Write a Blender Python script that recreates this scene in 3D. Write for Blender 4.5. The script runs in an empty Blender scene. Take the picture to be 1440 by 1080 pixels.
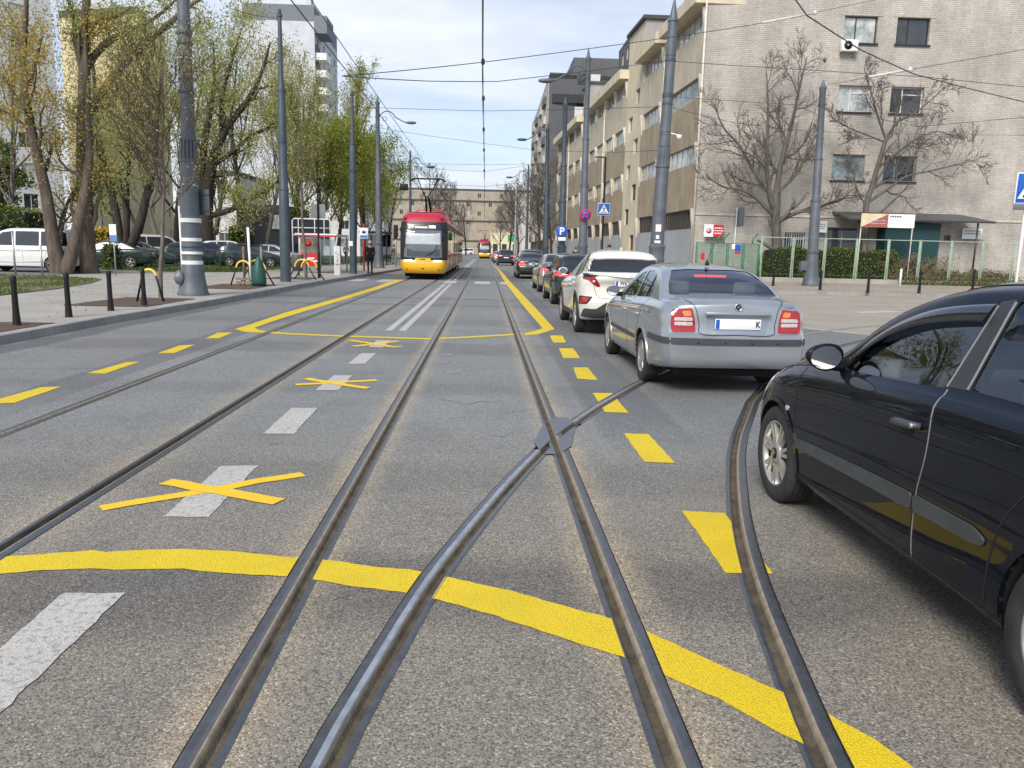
import bpy, bmesh, math, random
import numpy as np
from mathutils import Vector, Matrix
from mathutils.bvhtree import BVHTree
from mathutils.geometry import delaunay_2d_cdt
PI = math.pi
R_ = math.radians
S = bpy.context.scene
COL = S.collection
# ------------------------------------------------------------------ camera model (photograph is 1440x1080)
FPX, CH = 1085.0, 1.49
RM = np.array([[0.99915499, 0.01615561, 0.03779276], [-0.03448831, -0.17062638, 0.98473204], [0.02235739, -0.98520335, -0.16992502]])
def _ray(px, py): return RM @ np.array([px - 720.0, py - 540.0, FPX])
def G(px, py, z=0.0):
    w = _ray(px, py); t = (z - CH) / w[2]; return (float(w[0] * t), float(w[1] * t))
def AT(px, py, y):
    w = _ray(px, py); t = y / w[1]; return Vector((float(w[0] * t), y, float(CH + w[2] * t)))
cam = bpy.data.cameras.new('camera'); cam.sensor_width = 36; cam.lens = FPX * 36 / 1440
cam.clip_start = 0.05; cam.clip_end = 3000
co = bpy.data.objects.new('camera', cam); COL.objects.link(co); S.camera = co
r_, u_, b_ = RM[:, 0], -RM[:, 1], -RM[:, 2]
co.matrix_world = Matrix(((r_[0], u_[0], b_[0], 0), (r_[1], u_[1], b_[1], 0), (r_[2], u_[2], b_[2], CH), (0, 0, 0, 1)))
# ------------------------------------------------------------------ object helpers
def tag(o, label=None, cat=None, group=None, kind=None):
    if label: o['label'] = label
    if cat: o['category'] = cat
    if group: o['group'] = group
    if kind: o['kind'] = kind
    return o
def empty(name, loc=(0, 0, 0), rz=0.0, label=None, cat=None, group=None):
    o = bpy.data.objects.new(name, None); COL.objects.link(o)
    o.location = loc; o.rotation_euler = (0, 0, rz); o.empty_display_size = 0.2
    return tag(o, label, cat, group)
def kids(o): return [c for c in bpy.data.objects if c.parent == o]
def copy_tree(o, parent=None):
    c = o.copy(); COL.objects.link(c)
    if parent: c.parent = parent
    for ch in kids(o): copy_tree(ch, c)
    return c
class MB:
    """collects faces and links them as one mesh object"""
    def __init__(s): s.v = []; s.f = []; s.m = []; s.sm = []; s.mats = []; s.M = None
    def mi(s, mat):
        if mat not in s.mats: s.mats.append(mat)
        return s.mats.index(mat)
    def add(s, vs, fs, mat, smooth=False):
        k = len(s.v)
        if s.M is not None: vs = [tuple(s.M @ Vector(v)) for v in vs]
        s.v.extend([tuple(v) for v in vs]); i = s.mi(mat)
        for f in fs:
            s.f.append(tuple(k + a for a in f)); s.m.append(i); s.sm.append(smooth)
        return s
    def box(s, c, d, mat, rz=0.0, M=None):
        x, y, z = [a / 2 for a in d]
        vs = [Vector((sx * x, sy * y, sz * z)) for sz in (-1, 1) for sy in (-1, 1) for sx in (-1, 1)]
        T = Matrix.Translation(c) @ (M if M is not None else Matrix.Rotation(rz, 4, 'Z'))
        vs = [T @ v for v in vs]
        return s.add(vs, [(0, 2, 3, 1), (4, 5, 7, 6), (0, 1, 5, 4), (2, 6, 7, 3), (0, 4, 6, 2), (1, 3, 7, 5)], mat)
    def bx(s, x0, x1, y0, y1, z0, z1, mat): return s.box(((x0 + x1) / 2, (y0 + y1) / 2, (z0 + z1) / 2), (abs(x1 - x0), abs(y1 - y0), abs(z1 - z0)), mat)
    def bbox(s, c, d, mat, b=0.02, rz=0.0, seg=2):
        bm = bmesh.new(); bmesh.ops.create_cube(bm, size=1.0)
        for v in bm.verts: v.co = Vector((v.co.x * d[0], v.co.y * d[1], v.co.z * d[2]))
        bmesh.ops.bevel(bm, geom=bm.edges[:], offset=b, segments=seg, affect='EDGES', profile=0.5)
        T = Matrix.Translation(c) @ Matrix.Rotation(rz, 4, 'Z')
        bm.verts.index_update()
        s.add([T @ v.co for v in bm.verts], [tuple(v.index for v in f.verts) for f in bm.faces], mat, True); bm.free()
        return s
    def path(s, pts, rad, n, mat, smooth=True, caps=True):
        pts = [Vector(p) for p in pts]; rs = rad if isinstance(rad, (list, tuple)) else [rad] * len(pts)
        vs, fs = [], []; up = None
        for i, p in enumerate(pts):
            a = pts[max(i - 1, 0)]; b = pts[min(i + 1, len(pts) - 1)]; t = (b - a)
            t = t.normalized() if t.length > 1e-9 else Vector((0, 0, 1))
            if up is None: up = Vector((0, 0, 1)) if abs(t.z) < 0.9 else Vector((1, 0, 0))
            sx = t.cross(up)
            if sx.length < 1e-6: sx = t.cross(Vector((0.3, 1, 0.2)))
            sx.normalize(); up = sx.cross(t).normalized()
            for k in range(n):
                an = 2 * PI * k / n; vs.append(p + (sx * math.cos(an) + up * math.sin(an)) * rs[i])
        for i in range(len(pts) - 1):
            for k in range(n):
                a = i * n + k; b = i * n + (k + 1) % n; fs.append((a, b, b + n, a + n))
        if caps: fs.append(tuple(range(n - 1, -1, -1))); fs.append(tuple((len(pts) - 1) * n + k for k in range(n)))
        return s.add(vs, fs, mat, smooth)
    def tube(s, a, b, r0, mat, r1=None, n=8): return s.path([a, b], [r0, r0 if r1 is None else r1], n, mat)
    def lathe(s, prof, n, mat, c=(0, 0, 0), axis='Z', smooth=True, a0=0.0):
        vs, fs = [], []
        for (r, h) in prof:
            for k in range(n):
                a = a0 + 2 * PI * k / n; x, y = r * math.cos(a), r * math.sin(a)
                v = (x, y, h) if axis == 'Z' else ((h, x, y) if axis == 'X' else (x, h, y))
                vs.append((v[0] + c[0], v[1] + c[1], v[2] + c[2]))
        for i in range(len(prof) - 1):
            for k in range(n):
                a = i * n + k; b = i * n + (k + 1) % n; fs.append((a, b, b + n, a + n))
        if prof[0][0] > 1e-6: fs.append(tuple(range(n - 1, -1, -1)))
        if prof[-1][0] > 1e-6: fs.append(tuple((len(prof) - 1) * n + k for k in range(n)))
        return s.add(vs, fs, mat, smooth)
    def prism(s, poly, mat, T, d):
        """polygon in local xy, extruded by d along local z, placed by T"""
        n = len(poly); vs = [T @ Vector((p[0], p[1], 0)) for p in poly] + [T @ Vector((p[0], p[1], d)) for p in poly]
        fs = [tuple(range(n - 1, -1, -1)), tuple(range(n, 2 * n))] + [(i, (i + 1) % n, n + (i + 1) % n, n + i) for i in range(n)]
        return s.add(vs, fs, mat)
    def quad(s, a, b, c, d, mat): return s.add([a, b, c, d], [(0, 1, 2, 3)], mat)
    def build(s, name, parent=None, loc=None, auto=None):
        me = bpy.data.meshes.new(name); me.from_pydata(s.v, [], s.f)
        for m in s.mats: me.materials.append(m)
        me.polygons.foreach_set('material_index', s.m); me.polygons.foreach_set('use_smooth', s.sm)
        me.update()
        if auto: me.set_sharp_from_angle(angle=R_(auto))
        return link(name, me, parent, loc)
def link(name, me, parent=None, loc=None):
    o = bpy.data.objects.new(name, me); COL.objects.link(o)
    if parent: o.parent = parent
    if loc is not None: o.location = loc
    return o
def basis(o, x, y):
    x = Vector(x).normalized(); y = Vector(y).normalized(); z = x.cross(y).normalized()
    return Matrix(((x.x, y.x, z.x, o[0]), (x.y, y.y, z.y, o[1]), (x.z, y.z, z.z, o[2]), (0, 0, 0, 1)))
def text(body, size, mat, T, parent=None, name='lettering', ext=0.002, bold=0.0, sx=1.0):
    cu = bpy.data.curves.new(name, 'FONT'); cu.body = body; cu.size = size; cu.extrude = ext; cu.offset = bold
    cu.align_x = 'CENTER'; cu.align_y = 'CENTER'
    o = bpy.data.objects.new(name, cu); COL.objects.link(o)
    dg = bpy.context.evaluated_depsgraph_get(); dg.update()
    me = bpy.data.meshes.new_from_object(o.evaluated_get(dg)); bpy.data.objects.remove(o)
    me.transform(T @ Matrix.Diagonal((sx, 1, 1, 1))); me.materials.clear(); me.materials.append(mat)
    return link(name, me, parent)
# ------------------------------------------------------------------ materials
MATS = {}
def _new(name):
    m = bpy.data.materials.new(name); m.use_nodes = True; nt = m.node_tree
    return m, nt, nt.nodes['Principled BSDF']
def N(nt, typ, **kw):
    n = nt.nodes.new(typ)
    for k, v in kw.items():
        if k in ('op',): n.operation = v
        elif k == 'blend': n.blend_type = v
        else: setattr(n, k, v)
    return n
def mixc(nt, fac, a, b, blend='MIX'):
    n = nt.nodes.new('ShaderNodeMix'); n.data_type = 'RGBA'; n.blend_type = blend
    for sock, v in ((n.inputs[0], fac), (n.inputs[6], a), (n.inputs[7], b)):
        if isinstance(v, (int, float)): sock.default_value = v
        elif isinstance(v, (tuple, list)): sock.default_value = (v[0], v[1], v[2], 1)
        else: nt.links.new(v, sock)
    return n.outputs[2]
def mth(nt, op, a, b=None, c=None, clamp=False):
    n = nt.nodes.new('ShaderNodeMath'); n.operation = op; n.use_clamp = clamp
    for i, v in enumerate((a, b, c)):
        if v is None: continue
        if isinstance(v, (int, float)): n.inputs[i].default_value = v
        else: nt.links.new(v, n.inputs[i])
    return n.outputs[0]
def ramp(nt, fac, stops):
    n = nt.nodes.new('ShaderNodeValToRGB'); nt.links.new(fac, n.inputs[0]); e = n.color_ramp.elements
    while len(e) < len(stops): e.new(0.5)
    for el, (p, c) in zip(e, stops):
        el.position = p; el.color = (c, c, c, 1) if isinstance(c, (int, float)) else (*c, 1)
    return n.outputs[0]
def noise(nt, vec, scale, detail=3, rough=0.55, dist=0.0):
    n = nt.nodes.new('ShaderNodeTexNoise'); n.inputs['Scale'].default_value = scale; n.inputs['Detail'].default_value = detail
    n.inputs['Roughness'].default_value = rough; n.inputs['Distortion'].default_value = dist
    nt.links.new(vec, n.inputs['Vector']); return n.outputs[0]
def bump(nt, b, h, strength=0.3, dist=0.01):
    n = nt.nodes.new('ShaderNodeBump'); n.inputs['Strength'].default_value = strength; n.inputs['Distance'].default_value = dist
    nt.links.new(h, n.inputs['Height']); nt.links.new(n.outputs[0], b.inputs['Normal'])
def mat(name, col, rough=0.6, metal=0.0, var=0.12, vscale=3.0, coat=0.0, bmp=0.0, bscale=40.0, emit=None, spec=None, var2=None, v2scale=0.6):
    """plain surface with a two-scale mottling of its own colour"""
    if name in MATS: return MATS[name]
    m, nt, b = _new(name)
    b.inputs['Roughness'].default_value = rough; b.inputs['Metallic'].default_value = metal
    if coat: b.inputs['Coat Weight'].default_value = coat; b.inputs['Coat Roughness'].default_value = 0.03
    if spec is not None: b.inputs['Specular IOR Level'].default_value = spec
    tc = N(nt, 'ShaderNodeTexCoord').outputs['Object']
    n1 = noise(nt, tc, vscale, 4)
    lo = [c * (1 - var) for c in col]; hi = [min(1, c * (1 + var)) for c in col]
    c = ramp(nt, n1, [(0.3, tuple(lo)), (0.7, tuple(hi))])
    if var2 is not None:
        f = ramp(nt, noise(nt, tc, v2scale, 5, 0.65), [(0.45, 0.0), (0.7, 1.0)])
        c = mixc(nt, f, c, var2)
    nt.links.new(c, b.inputs['Base Color'])
    if bmp: bump(nt, b, noise(nt, tc, bscale, 3), bmp, 0.01)
    if emit: b.inputs['Emission Color'].default_value = (*emit[0], 1); b.inputs['Emission Strength'].default_value = emit[1]
    MATS[name] = m; return m
def glass_mat(name, tint=(0.55, 0.62, 0.6), f0=0.12, rough=0.0):
    if name in MATS: return MATS[name]
    m, nt, b = _new(name); nt.nodes.remove(b); out = nt.nodes['Material Output']
    t = N(nt, 'ShaderNodeBsdfTransparent'); t.inputs[0].default_value = (*tint, 1)
    g = N(nt, 'ShaderNodeBsdfGlossy'); g.inputs['Roughness'].default_value = rough; g.inputs[0].default_value = (0.95, 0.97, 1, 1)
    lw = N(nt, 'ShaderNodeFresnel'); lw.inputs[0].default_value = 1.52
    f = mth(nt, 'MULTIPLY_ADD', lw.outputs[0], 1.3, f0 - 0.04, clamp=True)
    mx = N(nt, 'ShaderNodeMixShader'); nt.links.new(f, mx.inputs[0]); nt.links.new(t.outputs[0], mx.inputs[1]); nt.links.new(g.outputs[0], mx.inputs[2])
    nt.links.new(mx.outputs[0], out.inputs[0]); MATS[name] = m; return m
def asphalt_mat():
    m, nt, b = _new('asphalt'); tc = N(nt, 'ShaderNodeTexCoord').outputs['Object']
    sp = N(nt, 'ShaderNodeSeparateXYZ'); nt.links.new(tc, sp.inputs[0]); X, Y = sp.outputs[0], sp.outputs[1]
    wob = noise(nt, tc, 0.9, 3); wx = mth(nt, 'ADD', X, mth(nt, 'MULTIPLY_ADD', wob, 0.5, -0.25)); wy = mth(nt, 'ADD', Y, mth(nt, 'MULTIPLY_ADD', wob, 0.8, -0.4))
    def band(v, a, c, s=0.15):
        return mth(nt, 'MULTIPLY', mth(nt, 'MULTIPLY', mth(nt, 'ADD', v, -a + s / 2), 1 / s, clamp=True), mth(nt, 'MULTIPLY', mth(nt, 'MULTIPLY_ADD', v, -1, c + s / 2), 1 / s, clamp=True))
    far = ramp(nt, noise(nt, tc, 0.25, 5, 0.6), [(0.3, (0.205, 0.211, 0.202)), (0.7, (0.268, 0.272, 0.256))])
    near = (0.245, 0.220, 0.178)
    c = mixc(nt, ramp(nt, mth(nt, 'MULTIPLY', wy, 0.1), [(0.34, 1.0), (0.68, 0.0)]), far, near)
    c = mixc(nt, mth(nt, 'MULTIPLY', band(wx, -6.2, -4.55, 0.06), 0.55), c, (0.215, 0.212, 0.205))       # pale outer lane
    c = mixc(nt, mth(nt, 'MULTIPLY', band(wx, -6.8, -6.3, 0.12), 0.75), c, (0.105, 0.105, 0.108))         # gutter
    c = mixc(nt, mth(nt, 'MULTIPLY', band(X, -4.62, -4.05, 0.05), mth(nt, 'MULTIPLY', band(Y, 7, 33, 2), 0.5)), c, (0.11, 0.11, 0.12))
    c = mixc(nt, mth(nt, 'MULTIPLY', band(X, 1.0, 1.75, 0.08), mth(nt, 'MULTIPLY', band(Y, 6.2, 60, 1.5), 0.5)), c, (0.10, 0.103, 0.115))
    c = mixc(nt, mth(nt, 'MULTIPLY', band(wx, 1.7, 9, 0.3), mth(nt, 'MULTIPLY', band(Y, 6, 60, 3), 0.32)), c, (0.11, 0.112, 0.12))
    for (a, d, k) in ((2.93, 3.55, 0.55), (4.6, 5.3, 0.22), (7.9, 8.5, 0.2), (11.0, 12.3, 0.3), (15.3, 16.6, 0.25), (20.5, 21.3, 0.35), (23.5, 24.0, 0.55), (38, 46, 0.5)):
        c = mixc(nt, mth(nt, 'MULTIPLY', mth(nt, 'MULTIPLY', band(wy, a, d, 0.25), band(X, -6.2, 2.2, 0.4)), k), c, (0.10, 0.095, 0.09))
    c = mixc(nt, ramp(nt, noise(nt, tc, 1.1, 6, 0.65), [(0.5, 0.0), (0.75, 0.35)]), c, (0.12, 0.118, 0.115))
    c = mixc(nt, ramp(nt, noise(nt, tc, 2.3, 3, 0.5), [(0.66, 0.0), (0.74, 0.30)]), c, (0.10, 0.098, 0.094))
    # rusty sand swept out beside the rails
    for (g, w, k) in ((-0.815, 0.16, 0.8), (0.605, 0.16, 0.8), (-2.35, 0.22, 0.45)):
        d = mth(nt, 'ABSOLUTE', mth(nt, 'ADD', X, -g)); f = mth(nt, 'MULTIPLY_ADD', d, -1 / (w * 1.05), 1.30, clamp=True)
        f = mth(nt, 'MULTIPLY', f, ramp(nt, noise(nt, tc, 1.6, 4, 0.7), [(0.30, 0.15), (0.6, 1.0)]))
        f = mth(nt, 'MULTIPLY', f, band(Y, -5, 25, 12))
        c = mixc(nt, mth(nt, 'MULTIPLY', f, k), c, (0.44, 0.355, 0.235))
    # aggregate
    vo = N(nt, 'ShaderNodeTexVoronoi'); vo.inputs['Scale'].default_value = 150; nt.links.new(tc, vo.inputs['Vector'])
    cell = N(nt, 'ShaderNodeSeparateColor'); nt.links.new(vo.outputs['Color'], cell.inputs[0])
    c = mixc(nt, 1.0, c, ramp(nt, cell.outputs[0], [(0.0, 0.40), (0.3, 0.75), (0.75, 1.10), (0.95, 1.35), (1.0, 2.0)]), 'MULTIPLY')
    c = mixc(nt, 0.5, c, ramp(nt, noise(nt, tc, 260, 2), [(0.3, 0.6), (0.7, 1.4)]), 'MULTIPLY')
    nt.links.new(c, b.inputs['Base Color'])
    b.inputs['Roughness'].default_value = 0.72; b.inputs['Specular IOR Level'].default_value = 0.35
    bump(nt, b, mth(nt, 'ADD', mth(nt, 'MULTIPLY', vo.outputs['Distance'], -1.2), noise(nt, tc, 160, 2)), 0.45, 0.003)
    MATS['asphalt'] = m; return m
def paint_mat(name, col, worn=(0.17, 0.165, 0.16), wear=(0.62, 0.75), dirt=0.35):
    m, nt, b = _new(name); tc = N(nt, 'ShaderNodeTexCoord').outputs['Object']
    vo = N(nt, 'ShaderNodeTexVoronoi'); vo.inputs['Scale'].default_value = 150; nt.links.new(tc, vo.inputs['Vector'])
    c = mixc(nt, ramp(nt, vo.outputs['Distance'], [(0.30, 0.0), (0.70, dirt)]), col, tuple(a * 0.40 for a in col))
    c = mixc(nt, ramp(nt, noise(nt, tc, 2.5, 4), [(0.35, 0.0), (0.7, dirt * 0.7)]), c, tuple(a * 0.62 for a in col))
    f = ramp(nt, noise(nt, tc, 34, 6, 0.8), [(wear[0], 0.0), (wear[1], 1.0)]); c = mixc(nt, f, c, worn)
    nt.links.new(c, b.inputs['Base Color']); b.inputs['Roughness'].default_value = 0.6
    bump(nt, b, mth(nt, 'ADD', vo.outputs['Distance'], noise(nt, tc, 150, 2)), 0.6, 0.003); MATS[name] = m; return m
def brick_mat(name, c1, c2, mortar, sx=0.5, row=0.14, msize=0.012, var=0.35):
    m, nt, b = _new(name); tc = N(nt, 'ShaderNodeTexCoord').outputs['Object']
    sp = N(nt, 'ShaderNodeSeparateXYZ'); nt.links.new(tc, sp.inputs[0])
    u = mth(nt, 'ADD', sp.outputs[0], sp.outputs[1]); cb = N(nt, 'ShaderNodeCombineXYZ'); nt.links.new(u, cb.inputs[0]); nt.links.new(sp.outputs[2], cb.inputs[1])
    br = N(nt, 'ShaderNodeTexBrick'); nt.links.new(cb.outputs[0], br.inputs['Vector']); br.inputs['Scale'].default_value = 1.0
    br.inputs['Color1'].default_value = (*c1, 1); br.inputs['Color2'].default_value = (*c2, 1); br.inputs['Mortar'].default_value = (*mortar, 1)
    br.inputs['Mortar Size'].default_value = msize; br.inputs['Brick Width'].default_value = sx; br.inputs['Row Height'].default_value = row; br.inputs['Bias'].default_value = 0.0
    c = mixc(nt, var, br.outputs['Color'], ramp(nt, noise(nt, tc, 0.35, 6, 0.7), [(0.3, 0.55), (0.7, 1.35)]), 'MULTIPLY')
    c = mixc(nt, 0.5, c, ramp(nt, noise(nt, tc, 5.0, 4, 0.7), [(0.3, 0.75), (0.7, 1.25)]), 'MULTIPLY')
    mp = N(nt, 'ShaderNodeMapping'); mp.inputs['Scale'].default_value = (1.1, 1.1, 0.10); nt.links.new(tc, mp.inputs[0])
    c = mixc(nt, 0.55, c, ramp(nt, noise(nt, mp.outputs[0], 1.0, 5, 0.65), [(0.35, 1.12), (0.62, 0.80)]), 'MULTIPLY')
    nt.links.new(c, b.inputs['Base Color']); b.inputs['Roughness'].default_value = 0.85
    bump(nt, b, br.outputs['Fac'], -0.5, 0.02); MATS[name] = m; return m
def streak_mat(name, col, dark, rough=0.85, k=0.5, zs=0.25, xs=1.6):
    """render or concrete with vertical rain streaks and blotches"""
    m, nt, b = _new(name); tc = N(nt, 'ShaderNodeTexCoord').outputs['Object']
    mp = N(nt, 'ShaderNodeMapping'); mp.inputs['Scale'].default_value = (xs, xs, zs); nt.links.new(tc, mp.inputs[0])
    f = ramp(nt, noise(nt, mp.outputs[0], 1.0, 6, 0.7), [(0.4, 0.0), (0.72, k)])
    c = mixc(nt, f, col, dark)
    c = mixc(nt, 0.5, c, ramp(nt, noise(nt, tc, 0.5, 5, 0.6), [(0.3, 0.75), (0.7, 1.2)]), 'MULTIPLY')
    nt.links.new(c, b.inputs['Base Color']); b.inputs['Roughness'].default_value = rough
    bump(nt, b, noise(nt, tc, 30, 3), 0.15, 0.01); MATS[name] = m; return m
def leaf_mat(name, cols, trans=0.25):
    m, nt, b = _new(name); gi = N(nt, 'ShaderNodeNewGeometry')
    c = ramp(nt, gi.outputs['Random Per Island'], [(i / max(1, len(cols) - 1), q) for i, q in enumerate(cols)])
    nt.links.new(c, b.inputs['Base Color']); b.inputs['Roughness'].default_value = 0.55
    t = N(nt, 'ShaderNodeBsdfTranslucent'); nt.links.new(c, t.inputs[0])
    mx = N(nt, 'ShaderNodeMixShader'); mx.inputs[0].default_value = trans
    nt.links.new(b.outputs[0], mx.inputs[1]); nt.links.new(t.outputs[0], mx.inputs[2]); nt.links.new(mx.outputs[0], nt.nodes['Material Output'].inputs[0])
    MATS[name] = m; return m
def bark_mat(name, a, b2, sc=6):
    m, nt, b = _new(name); tc = N(nt, 'ShaderNodeTexCoord').outputs['Object']
    mp = N(nt, 'ShaderNodeMapping'); mp.inputs['Scale'].default_value = (1, 1, 0.22); nt.links.new(tc, mp.inputs[0])
    n1 = noise(nt, mp.outputs[0], sc, 6, 0.7, 0.6); nt.links.new(ramp(nt, n1, [(0.35, a), (0.65, b2)]), b.inputs['Base Color'])
    b.inputs['Roughness'].default_value = 0.9; bump(nt, b, n1, 0.9, 0.05); MATS[name] = m; return m

ASPH = asphalt_mat()
YEL = paint_mat('yellow_road_paint', (0.88, 0.64, 0.012), wear=(0.64, 0.80), dirt=0.55)
YTAPE = paint_mat('yellow_tape', (0.88, 0.58, 0.02), wear=(0.74, 0.86), dirt=0.15)
WHT = paint_mat('white_road_paint', (0.60, 0.57, 0.51), wear=(0.50, 0.66))
FAINT = paint_mat('worn_white_paint', (0.30, 0.30, 0.30), wear=(0.45, 0.6))
WHITE = mat('white_paint', (0.78, 0.78, 0.76), 0.4, var=0.06)
BLACK = mat('black_plastic', (0.010, 0.010, 0.011), 0.5, var=0.3, spec=0.3)
DARK = mat('dark_cavity', (0.006, 0.006, 0.006), 0.9, var=0.2)
RUBBER = mat('tyre_rubber', (0.028, 0.027, 0.026), 0.8, var=0.3, vscale=12, bmp=0.3, bscale=60)
CHROME = mat('chrome', (0.75, 0.75, 0.76), 0.15, 1.0, var=0.05)
ALLOY = mat('alloy_rim', (0.50, 0.49, 0.46), 0.38, 0.7, var=0.15, vscale=8)
STEEL = mat('galvanised_steel', (0.42, 0.44, 0.45), 0.45, 0.6, var=0.15)
WIRE = mat('wire_metal', (0.05, 0.052, 0.055), 0.5, 0.3)
MASTM = mat('mast_grey_paint', (0.095, 0.112, 0.13), 0.5, 0.15, var=0.15, vscale=2.5, bmp=0.12, bscale=25, var2=(0.14, 0.155, 0.17), v2scale=1.4)
MASTD = mat('mast_dark_paint', (0.06, 0.08, 0.097), 0.5, 0.15, var=0.2, vscale=2.5)
RED = mat('red_paint', (0.55, 0.02, 0.025), 0.4, var=0.1)
BLUE = mat('sign_blue', (0.012, 0.10, 0.45), 0.35, var=0.06)
SIGNW = mat('sign_white', (0.8, 0.8, 0.8), 0.35, var=0.04)
SIGNBACK = mat('sign_back_grey', (0.16, 0.18, 0.2), 0.5, 0.4)
# ------------------------------------------------------------------ world and sun
SUN_EL, SUN_AZ = R_(40), R_(204)          # azimuth clockwise from +Y: behind the camera, to its left
w = bpy.data.worlds.new('World'); S.world = w; w.use_nodes = True; nt = w.node_tree
bg = nt.nodes['Background']; sky = N(nt, 'ShaderNodeTexSky'); sky.sky_type = 'NISHITA'; sky.sun_disc = False
sky.sun_elevation = SUN_EL; sky.sun_rotation = SUN_AZ; sky.air_density = 1.0; sky.dust_density = 1.2; sky.ozone_density = 2.0
tc = N(nt, 'ShaderNodeTexCoord').outputs['Generated']
sp = N(nt, 'ShaderNodeSeparateXYZ'); nt.links.new(tc, sp.inputs[0])
zz = mth(nt, 'MAXIMUM', sp.outputs[2], 0.0)
cb = N(nt, 'ShaderNodeCombineXYZ'); nt.links.new(mth(nt, 'DIVIDE', sp.outputs[0], mth(nt, 'ADD', zz, 0.22)), cb.inputs[0]); nt.links.new(mth(nt, 'DIVIDE', sp.outputs[1], mth(nt, 'ADD', zz, 0.22)), cb.inputs[1])
mp = N(nt, 'ShaderNodeMapping'); mp.inputs['Rotation'].default_value = (0, 0, 0.5); mp.inputs['Scale'].default_value = (0.35, 0.9, 1); mp.inputs['Location'].default_value = (3.1, 0.4, 0); nt.links.new(cb.outputs[0], mp.inputs[0])
cl = noise(nt, mp.outputs[0], 1.3, 7, 0.58, 0.4)
# cloud cover: thicker towards the horizon, thin veils above
cov = mth(nt, 'ADD', mth(nt, 'MULTIPLY', cl, 1.0), ramp(nt, sp.outputs[2], [(0.0, 0.42), (0.16, 0.22), (0.45, 0.0)]))
f = ramp(nt, cov, [(0.40, 0.08), (0.76, 0.92)])
cc = ramp(nt, noise(nt, mp.outputs[0], 2.6, 6, 0.6), [(0.3, (3.9, 4.2, 4.9)), (0.7, (6.4, 6.6, 7.0))])
skc = mixc(nt, 1.0, sky.outputs[0], (1.05, 1.10, 1.18), 'MULTIPLY')
nt.links.new(mixc(nt, f, skc, cc), bg.inputs[0]); bg.inputs[1].default_value = 0.096
sl = bpy.data.lights.new('sun', 'SUN'); sl.energy = 2.15; sl.angle = R_(24); sl.color = (1.0, 0.93, 0.82)
so = bpy.data.objects.new('sun', sl); COL.objects.link(so)
dv = Vector((math.sin(SUN_AZ) * math.cos(SUN_EL), math.cos(SUN_AZ) * math.cos(SUN_EL), math.sin(SUN_EL)))
so.rotation_euler = dv.to_track_quat('Z', 'Y').to_euler(); so.location = dv * 60
S.view_settings.view_transform = 'Standard'; S.view_settings.look = 'None'; S.view_settings.gamma = 1.0
S.view_settings.exposure = 0.78; S.view_settings.use_curve_mapping = False
S.cycles.max_bounces = 6; S.cycles.transparent_max_bounces = 12
# ================================================================== GROUND
def inpoly(p, poly):
    c = False; j = len(poly) - 1; x, y = p
    for i in range(len(poly)):
        xi, yi = poly[i]; xj, yj = poly[j]
        if (yi > y) != (yj > y) and x < (xj - xi) * (y - yi) / (yj - yi + 1e-12) + xi: c = not c
        j = i
    return c
def cdt(polys, extra=()):
    vs, fs = [], []
    for p in polys:
        k = len(vs); vs += [Vector(q) for q in p]; fs.append(list(range(k, k + len(p))))
    vs += [Vector(q) for q in extra]
    r = delaunay_2d_cdt(vs, [], fs, 1, 1e-5)
    return r[0], r[2], r[5]            # verts, faces, orig face ids
def area(p): return 0.5 * sum(p[i - 1][0] * p[i][1] - p[i][0] * p[i - 1][1] for i in range(len(p)))
def ccw(p): return list(p) if area(p) > 0 else list(reversed(p))
def sheet(name, polys, holes, mt, z, label=None, kind='structure', parent=None, cat=None, group=None):
    P = [ccw(p) for p in polys]; H = [ccw(h) for h in holes]; n = len(P)
    v, f, o = cdt(P + H)
    keep = [a for a, b in zip(f, o) if any(i < n for i in b) and not any(i >= n for i in b)]
    used = sorted({i for a in keep for i in a}); mp_ = {i: k for k, i in enumerate(used)}
    mb = MB(); mb.add([(v[i][0], v[i][1], z) for i in used], [tuple(mp_[i] for i in a) for a in keep], mt)
    ob = mb.build(name, parent); return tag(ob, label, cat, group, kind)
def offset(path, d):
    out = []
    for i, p in enumerate(path):
        a = path[max(i - 1, 0)]; b = path[min(i + 1, len(path) - 1)]
        t = Vector((b[0] - a[0], b[1] - a[1])).normalized(); out.append((p[0] + t.y * d, p[1] - t.x * d))   # +d = to the right of travel
    return out
def ribbon(path, d0, d1): return offset(path, d0) + list(reversed(offset(path, d1)))
# gauge lines: (path, side) side=+1 when the rail head lies to the right of travel
YFAR = 300
def straight(x, y0=-4, y1=YFAR): return [(x, y0), (x, 2), (x, 8), (x, 20), (x, 60), (x, y1)]
curve_c = [(-0.70, -1.0), (-0.60, 0.4), (-0.47, 1.9), (-0.345, 2.7), (-0.22, 3.35), (-0.06, 3.98), (0.14, 4.70), (0.36, 5.42), (0.60, 6.13), (0.87, 6.80), (1.14, 7.42)]
curve_d = [(0.72, -1.0), (0.86, 0.4), (1.045, 1.95), (1.15, 2.6), (1.28, 3.3), (1.45, 4.02), (1.67, 4.78), (1.94, 5.62), (2.20, 6.32)]
def arcify(pts, R, n, end_h):
    a, b = pts[-2], pts[-1]; h = math.atan2(b[0] - a[0], b[1] - a[1]); x, y = b; out = list(pts); dh = (end_h - h) / n
    for i in range(n):
        hm = h + dh / 2; s = R * dh; x += s * math.sin(hm); y += s * math.cos(hm); h += dh; out.append((x, y))
    out.append((x + 25 * math.sin(h), y + 25 * math.cos(h))); return out
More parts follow.
